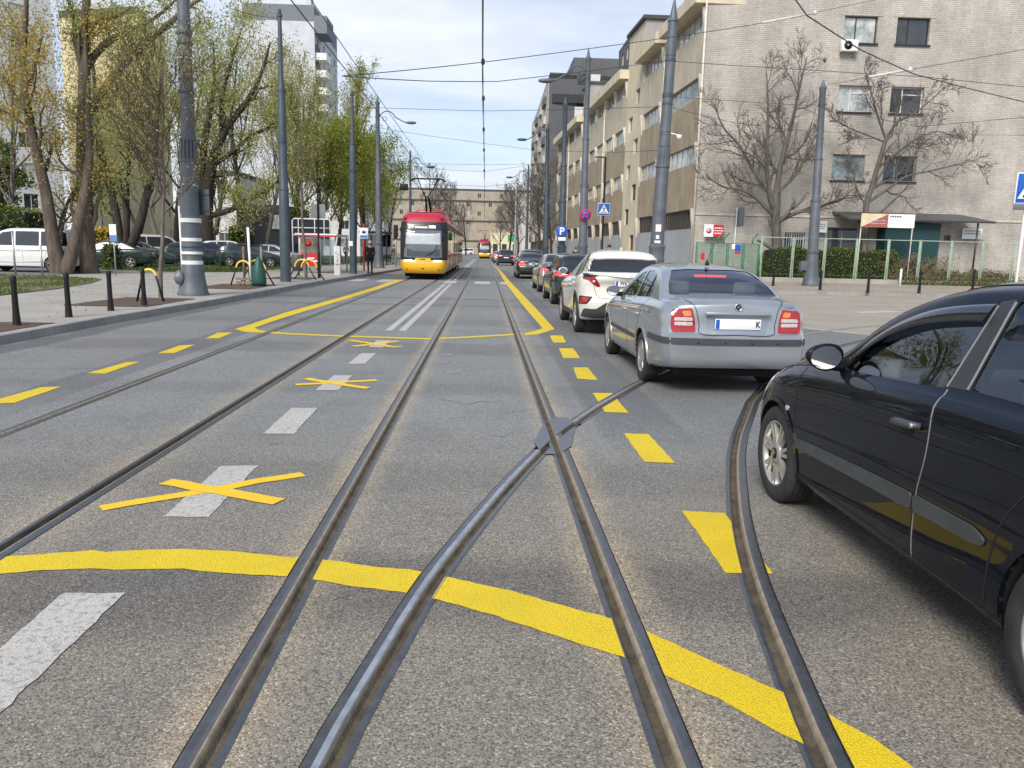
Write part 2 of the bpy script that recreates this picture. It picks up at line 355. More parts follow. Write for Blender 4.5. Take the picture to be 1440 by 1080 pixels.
def smooth_path(p, k=4):
    out = []
    for i in range(len(p) - 1):
        p0, p1, p2, p3 = p[max(i - 1, 0)], p[i], p[i + 1], p[min(i + 2, len(p) - 1)]
        for j in range(k):
            t = j / k
            out.append(tuple(0.5 * ((2 * p1[a]) + (-p0[a] + p2[a]) * t + (2 * p0[a] - 5 * p1[a] + 4 * p2[a] - p3[a]) * t * t + (-p0[a] + 3 * p1[a] - 3 * p2[a] + p3[a]) * t ** 3) for a in (0, 1)))
    out.append(p[-1]); return out
CC = arcify(smooth_path(curve_c, 3), 24.4, 16, R_(84)); CD = arcify(smooth_path(curve_d, 3), 23.0, 16, R_(84))
rails = [('tram_rail', straight(-0.815), -1, 'left rail of the straight tram track under the camera'),
         ('tram_rail', straight(0.605), 1, 'right rail of the straight tram track under the camera'),
         ('tram_rail', straight(-3.735), -1, 'outer rail of the oncoming tram track'),
         ('tram_rail', straight(-2.315), 1, 'inner rail of the oncoming tram track'),
         ('tram_rail', CC, -1, 'worn bright rail of the curve crossing the straight track'),
         ('tram_rail', CD, 1, 'outer rail of the curve passing beside the black car')]
LIP, HEAD = 0.078, 0.064
trench = [ribbon(p, -LIP * s, HEAD * s) for (_, p, s, _l) in rails]
painthole = [ribbon(p, -0.058 * s, HEAD * s) for (_, p, s, _l) in rails]
plate_px = [(765, 594), (781, 588), (797, 588), (810, 596), (803, 629), (785, 640), (763, 640), (751, 624)]
plate = [G(*p) for p in plate_px]
KERB_L = [(-6.92, -10), (-6.92, 10), (-6.86, 15), (-6.68, 20), (-6.66, 29), (-6.3, 38), (-5.85, 50), (-5.6, 62), (-5.6, 300)]
KERB_R = [(70, 31.4), (12, 31.4), (8.2, 31.5), (6.0, 32.3), (4.7, 33.9), (4.1, 36.5), (3.95, 50), (3.75, 80), (3.6, 300)]
road_poly = [(-6.95, -10), (120, -10), (120, 31.5)] + [(x, y + 0.1) for x, y in KERB_R[:3]] + [(x + 0.05, y) for x, y in KERB_R[3:]] + [(90, 310), (-110, 310)] + [(-110, 286), (-5.65, 286)] + [(x - 0.05, y) for x, y in reversed(KERB_L[1:-1])]
sheet('road', [road_poly], trench + [plate], ASPH, 0.0)
# ground far beyond everything
GRND = mat('ground_earth', (0.12, 0.11, 0.09), 0.9, var=0.3, vscale=0.2)
gm = MB(); gm.quad((-900, -60, -0.06), (900, -60, -0.06), (900, 1500, -0.06), (-900, 1500, -0.06), GRND); tag(gm.build('ground'), kind='structure')
# sheet under the trenches so nothing shows through
# ---- rails
HEADM = mat('rail_steel_dark', (0.055, 0.057, 0.060), 0.30, 0.0, var=0.3, vscale=18, spec=0.85)
POL = mat('rail_steel_polished', (0.50, 0.51, 0.52), 0.42, 0.75, var=0.2, vscale=14)
POLF = mat('rail_steel_worn', (0.085, 0.084, 0.080), 0.30, 0.0, var=0.25, vscale=14, spec=0.9)
EDGE = mat('rail_edge_rubbed', (0.45, 0.36, 0.25), 0.4, 0.5, var=0.25, vscale=20)
MUD = mat('groove_dirt', (0.092, 0.074, 0.048), 0.85, var=0.5, vscale=9, bmp=0.6, bscale=70)
TAR = mat('bitumen_seal', (0.03, 0.029, 0.028), 0.6, var=0.3, vscale=30)
def rail_mesh(p, s, headmat, edgemat, skip=None, dz=0.0):
    prof = [(-.079, -.05, TAR), (-.078, .0015, HEADM), (-.064, .003, HEADM), (-.051, .0015, HEADM), (-.048, -.010, MUD), (-.042, -.024, MUD), (-.018, -.025, MUD), (-.006, -.013, EDGE), (-.001, -.003, edgemat), (.004, .0035, edgemat), (.011, .0042, headmat), (.026, .0046, HEADM), (.05, .0042, HEADM), (.058, .0022, TAR), (.064, -.004, TAR), (.065, -.05, None)]
    mb = MB(); offs = [offset(p, t * s) for (t, _, _) in prof]
    for i in range(len(p) - 1):
        if skip and skip(p[i], p[i + 1]): continue
        for k in range(len(prof) - 1):
            a, b_, c, d = offs[k][i], offs[k + 1][i], offs[k + 1][i + 1], offs[k][i + 1]; z0, z1 = prof[k][1] + dz, prof[k + 1][1] + dz
            q = [(a[0], a[1], z0), (b_[0], b_[1], z1), (c[0], c[1], z1), (d[0], d[1], z0)]
            if s < 0: q.reverse()
            mb.add(q, [(0, 1, 2, 3)], prof[k][2])
    return mb
def near_b(a, b_): return inpoly(a, plate) and inpoly(b_, plate)
def dens(p, step, lo, hi):
    out = []
    for i in range(len(p) - 1):
        L = math.hypot(p[i + 1][0] - p[i][0], p[i + 1][1] - p[i][1]); n = 1
        if lo < p[i][1] < hi: n = max(1, int(L / step))
        for j in range(n): out.append((p[i][0] + (p[i + 1][0] - p[i][0]) * j / n, p[i][1] + (p[i + 1][1] - p[i][1]) * j / n))
    out.append(p[-1]); return out
for k, (nm, p, s, lab) in enumerate(rails):
    hm, em, sk, dz = HEADM, EDGE, None, 0.0
    if k in (0, 1): hm, em = POLF, EDGE
    if k == 4: hm, em, sk, dz, p = POL, POL, near_b, 0.0012, dens(p, 0.03, 5.3, 7)
    if k == 1: sk, p = near_b, dens(p, 0.03, 5, 7.4)
    if k == 5: hm, em = HEADM, EDGE
    tag(rail_mesh(p, s, hm, em, sk, dz).build(nm), lab, kind='structure')
PLATEM = mat('frog_plate_steel', (0.20, 0.205, 0.23), 0.5, 0.5, var=0.12, vscale=25, bmp=0.2, bscale=60)
fh = [ribbon(dens(straight(0.605), 0.05, 4, 8), -0.056, 0.001), ribbon(CC, 0.056, -0.001)]
sheet('crossing_plate', [plate], fh, PLATEM, 0.0085)
def zone(p): return inpoly(p, plate)
gm = MB()
for pth, sg, oth in ((dens(straight(0.605), 0.02, 5, 7.4), 1, fh[1]), (dens(CC, 0.02, 5, 7.4), -1, fh[0])):
    for t in (-0.056 * sg, 0.0):
        o_ = offset(pth, t)
        for i in range(len(o_) - 1):
            if zone(o_[i]) and zone(o_[i + 1]) and not inpoly(o_[i], oth): gm.quad((*o_[i], .0085), (*o_[i + 1], .0085), (*o_[i + 1], -.026), (*o_[i], -.026), EDGE if t == 0 else HEADM)
    o1, o2 = offset(pth, -0.056 * sg), offset(pth, 0.0)
    for i in range(len(o1) - 1):
        if zone(pth[i]) and zone(pth[i + 1]): gm.quad((*o1[i], -.025 - .001 * sg), (*o2[i], -.025 - .001 * sg), (*o2[i + 1], -.025 - .001 * sg), (*o1[i + 1], -.025 - .001 * sg), MUD)
tag(gm.build('crossing_grooves'), kind='structure')
um = MB(); um.quad((-8, -10, -0.045), (45, -10, -0.045), (45, 300, -0.045), (-8, 300, -0.045), TAR); tag(um.build('track_bed'), kind='structure')
# ---- painted markings
def px(*pts): return [G(*p) for p in pts]
def rough(poly, amp, step, rng):
    out = []
    for i in range(len(poly)):
        a, b_ = poly[i], poly[(i + 1) % len(poly)]; L = math.hypot(b_[0] - a[0], b_[1] - a[1]); n = max(1, int(L / step))
        for j in range(n):
            t = j / n; out.append((a[0] + (b_[0] - a[0]) * t + rng.uniform(-amp, amp), a[1] + (b_[1] - a[1]) * t + rng.uniform(-amp, amp)))
    return out
rg = random.Random(4)
MK = 0.004
def mark(name, polys, mt, z=MK, amp=0.004, step=0.05):
    polys = [rough(p, amp, step, rg) if amp else p for p in polys]
    return sheet(name, polys, painthole, mt, z)
up = [(-40, 788), (0, 784), (60, 780), (130, 775), (150, 777), (200, 774), (260, 773), (330, 776), (400, 784), (440, 786), (500, 794), (530, 799), (575, 801), (604, 808), (634, 813), (720, 832), (800, 855), (870, 873), (925, 896), (1000, 931), (1100, 975), (1160, 1002), (1230, 1042), (1290, 1085), (1400, 1190)]
lo = [(-40, 812), (0, 808), (60, 803), (130, 800), (160, 802), (260, 801), (330, 808), (420, 812), (500, 826), (560, 833), (583, 837), (618, 845), (700, 868), (800, 901), (885, 928), (945, 956), (1010, 983), (1080, 1023), (1140, 1053), (1195, 1085), (1290, 1180)]
mark('yellow_curved_band', [px(*up, *reversed(lo))], YEL, step=0.04)
for q in ([(773, 472), (791, 472), (796, 482), (778, 482)], [(786, 490), (806, 490), (816, 504), (792, 504)], [(806, 517), (826, 517), (841, 535), (812, 533)],
          [(833, 553), (860, 553), (884, 581), (851, 580)], [(877, 610), (912, 611), (949, 652), (906, 650)], [(959, 719), (1018, 722), (1087, 808), (1020, 806)],
          [(0, 561), (58, 545), (87, 544), (20, 567), (-20, 569)], [(123, 525), (177, 510), (197, 509), (147, 526)], [(222, 497), (253, 486), (274, 485), (245, 497)], [(289, 476), (307, 468), (327, 468), (308, 476)]):
    mark('yellow_dash', [px(*q)], YEL)
mark('yellow_lane_line', [px((692, 370), (700, 379), (707, 392), (713, 401), (733, 427), (763, 462), (748, 466.5), (738, 468.5), (738, 471.7), (756, 470.7), (780, 463), (753, 433), (728, 407), (718, 397), (708, 385), (698, 375))], YEL, amp=0)
def strip(pts, w): return ribbon(pts, -w / 2, w / 2)
st = px((353, 464.5), (368, 467), (400, 469.5), (440, 471.3), (477, 472.8), (540, 475), (603, 477), (660, 474.5), (720, 471), (735, 470.5))
mark('yellow_stop_line', [strip(st, 0.20)], YEL, z=0.0056, amp=0.012)
mark('yellow_lane_line', [px((330, 463), (353, 456), (400, 440), (480, 418), (530, 403), (556, 393.5), (568, 393.5), (535, 405.5), (480, 422.6), (400, 446.5), (358, 461), (366, 465), (380, 467), (372, 468.5), (345, 467))], YEL, amp=0.006, step=0.6)
for q in ([(-20, 935), (0, 913), (84, 838), (93, 835), (176, 835), (160, 850), (0, 1005), (-30, 1030)], [(230, 727), (311, 656), (364, 655), (345, 673), (293, 728)], [(370, 610), (410, 574), (447, 574), (413, 611)],
          [(443, 549), (470, 528), (496, 528), (475, 549)], [(489, 512), (508, 497), (529, 497), (513, 512)], [(518, 488), (530, 479), (550, 479), (538, 489)]):
    mark('white_dash', [px(*q)], WHT, amp=0.006)
xl = [G(538, 472)[0], G(557.5, 473)[0]]
for (a, x0) in ((0, xl[0]), (1, xl[1])):
    y0 = 14.15
    mark('white_double_line', [[(x0 - .065, y0), (x0 + .065, y0), (x0 + .075, 34.2), (x0 - .055, 34.2)], [(x0 - .055, 38.2), (x0 + .075, 38.2), (x0 + .075, 62), (x0 - .055, 62)], [(x0 - .055, 66), (x0 + .075, 66), (x0 + .075, 130), (x0 - .055, 130)]], WHT, z=0.0033, amp=0)
for q in ([(-2.4, 0.5)], ): pass
for (x0, x1) in ((-6.1, -5.5), (-4.9, -4.3), (-1.85, -1.3), (-0.45, 0.25), (0.75, 1.15), (2.2, 2.9)):
    mark('crosswalk_bar', [[(x0, 34.9), (x1, 34.9), (x1, 37.6), (x0, 37.6)]], WHT, z=0.0026, amp=0.01, step=0.3)
for (a, b_, w_) in (((142, 716), (425, 667), 0.105), ((234, 678), (391, 707), 0.12), ((415, 541.7), (529, 535), 0.11), ((430, 533), (517, 546.7), 0.11), ((493, 479), (558, 489), 0.12), ((496, 487.5), (560, 480), 0.12)):
    pa, pb = G(*a), G(*b_); pth = [(pa[0] + (pb[0] - pa[0]) * i / 8 + rg.uniform(-.012, .012), pa[1] + (pb[1] - pa[1]) * i / 8 + rg.uniform(-.012, .012)) for i in range(9)]
    sheet('yellow_tape_cross', [strip(pth, w_)], [], YTAPE, 0.0075 if a[1] in (678, 533, 479) else 0.0055)
for q in ([(620, 562), (645, 556), (705, 561), (700, 566), (675, 565), (655, 570), (640, 565)], [(608, 509), (632, 507), (630, 511), (610, 511)], [(622, 498), (638, 497), (636, 501), (621, 501)], [(686, 608), (712, 609), (712, 615), (690, 613)], [(557, 485), (568, 485), (568, 490), (556, 490)], [(625, 521), (648, 520), (650, 525), (632, 527)]):
    mark('worn_marking', [px(*q)], FAINT, 0.003, 0.02, 0.08)
# white marks and tan asphalt of the side street
SIDEM = mat('side_street_asphalt', (0.34, 0.30, 0.24), 0.85, var=0.1, vscale=0.7, bmp=0.3, bscale=90, var2=(0.28, 0.25, 0.205), v2scale=0.4)
sheet('side_road', [[(4.6, 21.0), (6.3, 16.6), (8.5, 13.6), (14, 12.6), (90, 12.6), (90, 31.35), (12, 31.35), (8.2, 31.45), (6.6, 31.9), (5.4, 32.8), (4.9, 30)]], [trench[4], trench[5]], SIDEM, 0.004)
for (a, b_, w_) in (((1126, 461), (1210, 469.5), 0.16), ((1201, 440), (1262, 438), 0.5), ((1096, 416.5), (1170, 419), 0.25)):
    mark('white_side_line', [strip([G(*a), G(*b_)], w_)], WHT, 0.008)
rc = random.Random(12)
def crack(path, w, name='road_crack'):
    P_ = [(x + rc.uniform(-.007, .007), y + rc.uniform(-.007, .007)) for x, y in path]; L_ = offset(P_, -w / 2); R2 = offset(P_, w / 2)
    L_ = [(a + rc.uniform(-.004, .004), b_) for a, b_ in L_]; mb = MB(); mb.add([(a[0], a[1], .0022) for a in L_] + [(a[0], a[1], .0022) for a in R2], [(i, i + 1, len(L_) + i + 1, len(L_) + i) for i in range(len(L_) - 1)], TAR); tag(mb.build(name), kind='structure')
pass
for (x0, y0, x1, y1) in ( (-6.2, 9.0, -4.4, 9.3), (-3.5, 11.2, -2.5, 11.5)): crack(dens([(x0, y0), (x1, y1)], .09, 0, 99), .007)
# manhole and drain
IRON = mat('cast_iron', (0.06, 0.06, 0.062), 0.6, 0.4, var=0.3, vscale=20)
# ---- kerbs and pavements
KST = streak_mat('kerb_stone', (0.30, 0.29, 0.265), (0.17, 0.165, 0.15), k=0.7, zs=1, xs=1.5)
PAVE = mat('pavement_concrete', (0.37, 0.345, 0.30), 0.85, var=0.10, vscale=1.2, bmp=0.25, bscale=60, var2=(0.29, 0.27, 0.235), v2scale=0.7)
PAVR = brick_mat('pavement_red_pavers', (0.37, 0.31, 0.245), (0.33, 0.275, 0.22), (0.17, 0.15, 0.13), 0.2, 0.1, 0.008)
def kerb_mesh(path, side, w=0.15, h=0.13, gap=1.0):
    mb = MB(); pts = [path[0]]; acc = 0
    for i in range(len(path) - 1):
        a, b_ = Vector(path[i]), Vector(path[i + 1]); L = (b_ - a).length; n = max(1, int(L / gap)) if a.y < 75 else max(1, int(L / 30))
        for j in range(1, n + 1): pts.append(tuple(a + (b_ - a) * j / n))
    for i in range(len(pts) - 1):
        a, b_ = Vector(pts[i]), Vector(pts[i + 1]); d = (b_ - a).normalized(); nrm = Vector((d.y, -d.x)) * side
        a2, b2 = a + d * 0.006, b_ - d * 0.006; hh = h + ((i * 37) % 7 - 3) * 0.0012
        q = [a2, b2, b2 + nrm * w, a2 + nrm * w]; vs = [(p.x, p.y, 0.0) for p in q] + [(q[0].x + nrm.x * .02, q[0].y + nrm.y * .02, hh), (q[1].x + nrm.x * .02, q[1].y + nrm.y * .02, hh), (q[2].x, q[2].y, hh), (q[3].x, q[3].y, hh)]
        mb.add(vs, [(0, 1, 5, 4), (1, 2, 6, 5), (2, 3, 7, 6), (3, 0, 4, 7), (4, 5, 6, 7)], KST)
    return mb
tag(kerb_mesh(KERB_L, -1).build('kerb', auto=None), kind='structure'); tag(kerb_mesh(KERB_R, 1).build('kerb'), kind='structure')
PH = 0.122
left_in = offset(KERB_L, -0.15)
lawn_edge = [(-11.9, -10), (-11.9, 19.5), (-12.1, 22), (-12.9, 26), (-14.3, 30), (-14.6, 31.5)]
sheet('pavement', [left_in + [(-60, 300), (-60, -10)]], [], PAVE, PH)
right_in = offset(KERB_R, 0.15)
sheet('pavement', [[(70, 31.25 + .3), (12, 31.55)] + right_in[2:] + [(60, 300), (70, 300)]], [], PAVR, PH)
# grass
GRASS = leaf_mat('grass_blades', [(0.05, 0.085, 0.012), (0.09, 0.13, 0.02), (0.16, 0.16, 0.04)], 0.2)
LAWN = mat('lawn_soil', (0.095, 0.12, 0.03), 0.95, var=0.3, vscale=1.5, bmp=0.6, bscale=30, var2=(0.17, 0.135, 0.08), v2scale=0.35)
PATH = mat('path_paving', (0.34, 0.315, 0.275), 0.9, var=0.12, vscale=0.8)
lawnA = [(-30, -10), (-11.95, -10), (-11.9, 19.5), (-12.2, 22.5), (-13.0, 26.2), (-14.0, 29.0), (-17, 31.0), (-30, 31.0)]
lawnB = [(-40, 40), (-22, 39.8), (-14.5, 38.5), (-12.5, 40), (-12.0, 47), (-11.4, 70), (-11, 120), (-60, 120), (-60, 40)]
LAWNB = mat('lawn_grass', (0.055, 0.10, 0.018), 0.95, var=0.3, vscale=1.5, bmp=0.6, bscale=30, var2=(0.15, 0.125, 0.07), v2scale=0.25)
sheet('lawn', [lawnA], [], LAWN, PH + 0.02); sheet('lawn', [lawnB], [], LAWNB, PH + 0.02)
sheet('car_park', [[(-60, 31.2), (-17.0, 31.2), (-17.5, 39.5), (-60, 39.5)]], [], mat('car_park_asphalt', (0.16, 0.16, 0.155), 0.9, var=0.15, vscale=0.6), PH + 0.012)
rng = np.random.default_rng(5)
def grass(poly, n, hmin, hmax, name, wide=0.012, mt=GRASS):
    xs = [p[0] for p in poly]; ys = [p[1] for p in poly]; vs = []; fs = []; k = 0
    while k < n:
        x, y = rng.uniform(min(xs), max(xs)), rng.uniform(min(ys), max(ys))
        if not inpoly((x, y), poly): continue
        if math.sin(x * 1.3 + 2) * math.sin(y * .9) < -0.35 and rng.random() < .8: k += 1; continue
        h = rng.uniform(hmin, hmax); a = rng.uniform(0, PI); dx, dy = wide * math.cos(a), wide * math.sin(a); lx, ly = rng.uniform(-.5, .5) * h, rng.uniform(-.5, .5) * h
        b0 = len(vs); vs += [(x - dx, y - dy, PH + .02), (x + dx, y + dy, PH + .02), (x + lx, y + ly, PH + .02 + h)]; fs.append((b0, b0 + 1, b0 + 2)); k += 1
    mb = MB(); mb.add(vs, fs, mt); tag(mb.build(name), kind='stuff')
grass([(-22, 17), (-11.95, 17), (-11.95, 19.6), (-12.3, 22.5), (-13.1, 26.2), (-14.1, 29.0), (-17, 30.8), (-22, 30.8)], 16000, 0.03, 0.09, 'grass', 0.014)
grass([(-34, 40.2), (-22, 40), (-14.7, 38.8), (-12.6, 40.2), (-12.1, 47), (-11.5, 62), (-34, 62)], 22000, 0.05, 0.14, 'grass', 0.03)
# planting beds in the pavement
BED = mat('bark_mulch', (0.10, 0.065, 0.042), 0.95, var=0.5, vscale=9, bmp=1.0, bscale=40)
def bed(x0, x1, y0, y1): tag(sheet('soil_bed', [rough([(x0, y0), (x1, y0), (x1, y1), (x0, y1)], 0.04, 0.3, rg)], [], BED, PH + 0.008), kind='structure')
bed(-9.0, -7.25, 16.9, 19.8); bed(-9.2, -7.3, 24.4, 27.6); bed(-9.2, -7.3, 32.6, 35); bed(-9.1, -7.2, 11.3, 13.2)
# ================================================================== VEHICLES
def pchip(tab):
    xs = [t[0] for t in tab]; ys = [t[1] for t in tab]; n = len(xs); h = [xs[i + 1] - xs[i] for i in range(n - 1)]; d = [(ys[i + 1] - ys[i]) / h[i] for i in range(n - 1)]
    m = [0] * n
    for i in range(1, n - 1):
        if d[i - 1] * d[i] > 0:
            w1, w2 = 2 * h[i] + h[i - 1], h[i] + 2 * h[i - 1]; m[i] = (w1 + w2) / (w1 / d[i - 1] + w2 / d[i])
    m[0], m[-1] = d[0], d[-1]
    def f(x):
        if x <= xs[0]: return ys[0]
        if x >= xs[-1]: return ys[-1]
        i = max(k for k in range(n - 1) if xs[k] <= x); t = (x - xs[i]) / h[i]
        return (2 * t ** 3 - 3 * t * t + 1) * ys[i] + (t ** 3 - 2 * t * t + t) * h[i] * m[i] + (-2 * t ** 3 + 3 * t * t) * ys[i + 1] + (t ** 3 - t * t) * h[i] * m[i + 1]
    return f
def cr(pts, segs):
    out = []
    for i in range(len(pts) - 1):
        p0, p1, p2, p3 = pts[max(i - 1, 0)], pts[i], pts[i + 1], pts[min(i + 2, len(pts) - 1)]
        for j in range(segs[i]):
            t = j / segs[i]; q = []
            for a in (0, 1):
                q.append(0.5 * ((2 * p1[a]) + (-p0[a] + p2[a]) * t + (2 * p0[a] - 5 * p1[a] + 4 * p2[a] - p3[a]) * t * t + (-p0[a] + 3 * p1[a] - 3 * p2[a] + p3[a]) * t ** 3))
            out.append(q)
    out.append(list(pts[-1])); return out
def shell(sp, ins=0.0, y0=None, y1=None, zb=None, ny=70, cap=10):
    """closed car body from profile tables; ins>0 gives the inner cabin volume"""
    top, belt, wid, bot = [pchip(sp[k]) for k in ('top', 'belt', 'width', 'bot')]
    yr, yf = sp['yr'], sp['yf']; inner = ins > 0
    a, b_ = (yr, yf) if not inner else (y0, y1)
    ys = []
    for i in range(ny + 1):
        t = i / ny; ys.append(a + (b_ - a) * (t - 0.0 * math.sin(2 * PI * t)) if inner else a + (b_ - a) * (0.5 - 0.5 * math.cos(PI * (0.12 + 0.76 * t)) - 0.0352) / (1 - 0.0704))
    ys[0], ys[-1] = a, b_
    tum = sp.get('tum', 0.45); rin = pchip(sp['rear_in']) if 'rear_in' in sp else (lambda z: 0); fin = pchip(sp['front_in']) if 'front_in' in sp else (lambda z: 0)
    hc = cap // 2; rows = []
    for y in ys:
        H, B, W, Z = top(y) - ins, belt(y), wid(y) - ins * 1.2, (bot(y) if not inner else zb)
        if inner: B = min(B, H - 0.03)
        sh = sp.get('sh', 0.075)
        zs = B + 0.015; q = H - 0.10 - zs; zr = zs + (0.5 * (q + math.sqrt(q * q + 0.0009)))
        if zr > H - 0.012: zr = max(zs, H - 0.012)
        zr = min(zr, H - 0.004)
        yr_ = max(0.25, W - sh - (zr - zs) * tum); dk = max(0.0, H - zr)
        mid = sp.get('mid', 0.5)
        P = [(W * .78, Z), (W * .93, Z + .015), (W * .975, Z + .09), (W * .995, Z + (B - Z) * 0.42), (W, Z + (B - Z) * mid + .05), (W * .985, B - .10), (W - sh * .55, B - .025), (W - sh, zs),
             (W - sh - (zr - zs) * tum * .5, zs + (zr - zs) * .5 + 0.001), (yr_, zr), (yr_ - .045, zr + dk * .45), (yr_ - .13, zr + dk * .72), (yr_ * .5, zr + dk * .95), (0, H)]
        c = cr(P, [2, 2, 4, 3, 4, 3, 3, 5, 5, 3, 3, 4, 4])
        rows.append([(0.78 * W * k / hc, Z) for k in range(hc)] + c)
    M = len(rows[0])
    def P3(i, j, s):
        x, z = rows[i][j]; y = ys[i]
        if not inner:
            k = max(0.0, 1 - (y - yr) / 0.5) ** 2; y += rin(z) * k
            k = max(0.0, 1 - (yf - y) / 0.5) ** 2; y -= fin(z) * k
        return (s * x, y, z)
    bm = bmesh.new(); V = {}
    for i in range(len(ys)):
        for j in range(M):
            for s in (1, -1):
                if rows[i][j][0] < 1e-6 and s < 0: V[i, j, -1] = V[i, j, 1]
                else: V[i, j, s] = bm.verts.new(P3(i, j, s))
    def face(vs):
        u = []
        for v in vs:
            if v not in u: u.append(v)
        if len(u) > 2:
            try: bm.faces.new(u)
            except ValueError: pass
    for i in range(len(ys) - 1):
        for j in range(M - 1):
            face([V[i, j, 1], V[i, j + 1, 1], V[i + 1, j + 1, 1], V[i + 1, j, 1]]); face([V[i, j, -1], V[i + 1, j, -1], V[i + 1, j + 1, -1], V[i, j + 1, -1]])
    bulge = sp.get('bulge', 0.05) if not inner else 0
    for (i, sg) in ((0, -1), (len(ys) - 1, 1)):
        prev = None
        for j in range(hc, M):
            w_ = rows[i][j][0]
            if j == hc: row = [V[i, hc - abs(k), 1 if k >= 0 else -1] for k in range(-hc, hc + 1)]; row = [V[i, abs(k), 1 if k >= 0 else -1] for k in range(-hc, hc + 1)]
            elif w_ < 1e-6: row = [V[i, j, 1]] * (2 * hc + 1)
            else:
                row = []
                for k in range(-hc, hc + 1):
                    if k == -hc: row.append(V[i, j, -1])
                    elif k == hc: row.append(V[i, j, 1])
                    else:
                        u = k / hc; p = P3(i, j, 1); e = min(1, (j - hc) / 4) * min(1, w_ / 0.4)
                        row.append(bm.verts.new((u * w_, p[1] + sg * bulge * (1 - u * u) * e, p[2])))
            if prev:
                for k in range(2 * hc):
                    face([prev[k], prev[k + 1], row[k + 1], row[k]])
            prev = row
    bmesh.ops.remove_doubles(bm, verts=bm.verts, dist=1e-5)
    bmesh.ops.recalc_face_normals(bm, faces=bm.faces[:])
    return bm
def bm_obj(name, bm, mats, smooth=True):
    me = bpy.data.meshes.new(name); bm.to_mesh(me)
    for m in mats: me.materials.append(m)
    if smooth: me.polygons.foreach_set('use_smooth', [True] * len(me.polygons))
    o = bpy.data.objects.new(name, me); COL.objects.link(o); return o
def boolean(o, cutters):
    for c in cutters:
        md = o.modifiers.new('b', 'BOOLEAN'); md.operation = 'DIFFERENCE'; md.object = c; md.solver = 'EXACT'
        try: md.material_mode = 'TRANSFER'
        except Exception: pass
    dg = bpy.context.evaluated_depsgraph_get(); dg.update()
    me = bpy.data.meshes.new_from_object(o.evaluated_get(dg)); o.modifiers.clear(); old = o.data; o.data = me; bpy.data.meshes.remove(old)
    for c in cutters:
        m = c.data; bpy.data.objects.remove(c); bpy.data.meshes.remove(m)
    return o
def cyl_bm(r, x0, x1, y, z, n=40):
    bm = bmesh.new(); a = [bm.verts.new((x0, y + r * math.cos(2 * PI * k / n), z + r * math.sin(2 * PI * k / n))) for k in range(n)]; b = [bm.verts.new((x1, v.co.y, v.co.z)) for v in a]
    bm.faces.new(a[::-1]); bm.faces.new(b)
    for k in range(n): bm.faces.new((a[k], a[(k + 1) % n], b[(k + 1) % n], b[k]))
    bmesh.ops.recalc_face_normals(bm, faces=bm.faces[:]); return bm
def prism_bm(poly, axis, lo, hi):
    """polygon (y,z) extruded along x, or (x,z) extruded along y"""
    bm = bmesh.new(); mk = (lambda p, t: (t, p[0], p[1])) if axis == 'x' else (lambda p, t: (p[0], t, p[1]))
    a = [bm.verts.new(mk(p, lo)) for p in poly]; b = [bm.verts.new(mk(p, hi)) for p in poly]; n = len(poly)
    bm.faces.new(a[::-1]); bm.faces.new(b)
    for k in range(n): bm.faces.new((a[k], a[(k + 1) % n], b[(k + 1) % n], b[k]))
    bmesh.ops.recalc_face_normals(bm, faces=bm.faces[:]); return bm
def roundp(poly, r, n=3):
    out = []; m = len(poly)
    for i in range(m):
        p0, p, p1 = Vector(poly[i - 1]), Vector(poly[i]), Vector(poly[(i + 1) % m]); a = (p0 - p); b_ = (p1 - p); rr = min(r, a.length * .45, b_.length * .45)
        A, B = p + a.normalized() * rr, p + b_.normalized() * rr
        for k in range(n + 1):
            t = k / n; out.append(tuple(A * (1 - t) ** 2 + p * 2 * t * (1 - t) + B * t * t))
    return out
def build_split(mb, name, parent):
    """one object for every connected piece of mb"""
    par = list(range(len(mb.v)))
    def find(a):
        while par[a] != a: par[a] = par[par[a]]; a = par[a]
        return a
    for f in mb.f:
        for a in f[1:]: par[find(a)] = find(f[0])
    grp = {}
    for i, f in enumerate(mb.f): grp.setdefault(find(f[0]), []).append(i)
    out = []
    for ids in grp.values():
        used = sorted({a for i in ids for a in mb.f[i]}); ix = {a: k for k, a in enumerate(used)}; n = MB()
        n.v = [mb.v[a] for a in used]; n.f = [tuple(ix[a] for a in mb.f[i]) for i in ids]; n.sm = [mb.sm[i] for i in ids]
        n.m = [n.mi(mb.mats[mb.m[i]]) for i in ids]; out.append(n.build(name, parent, auto=40))
    return out
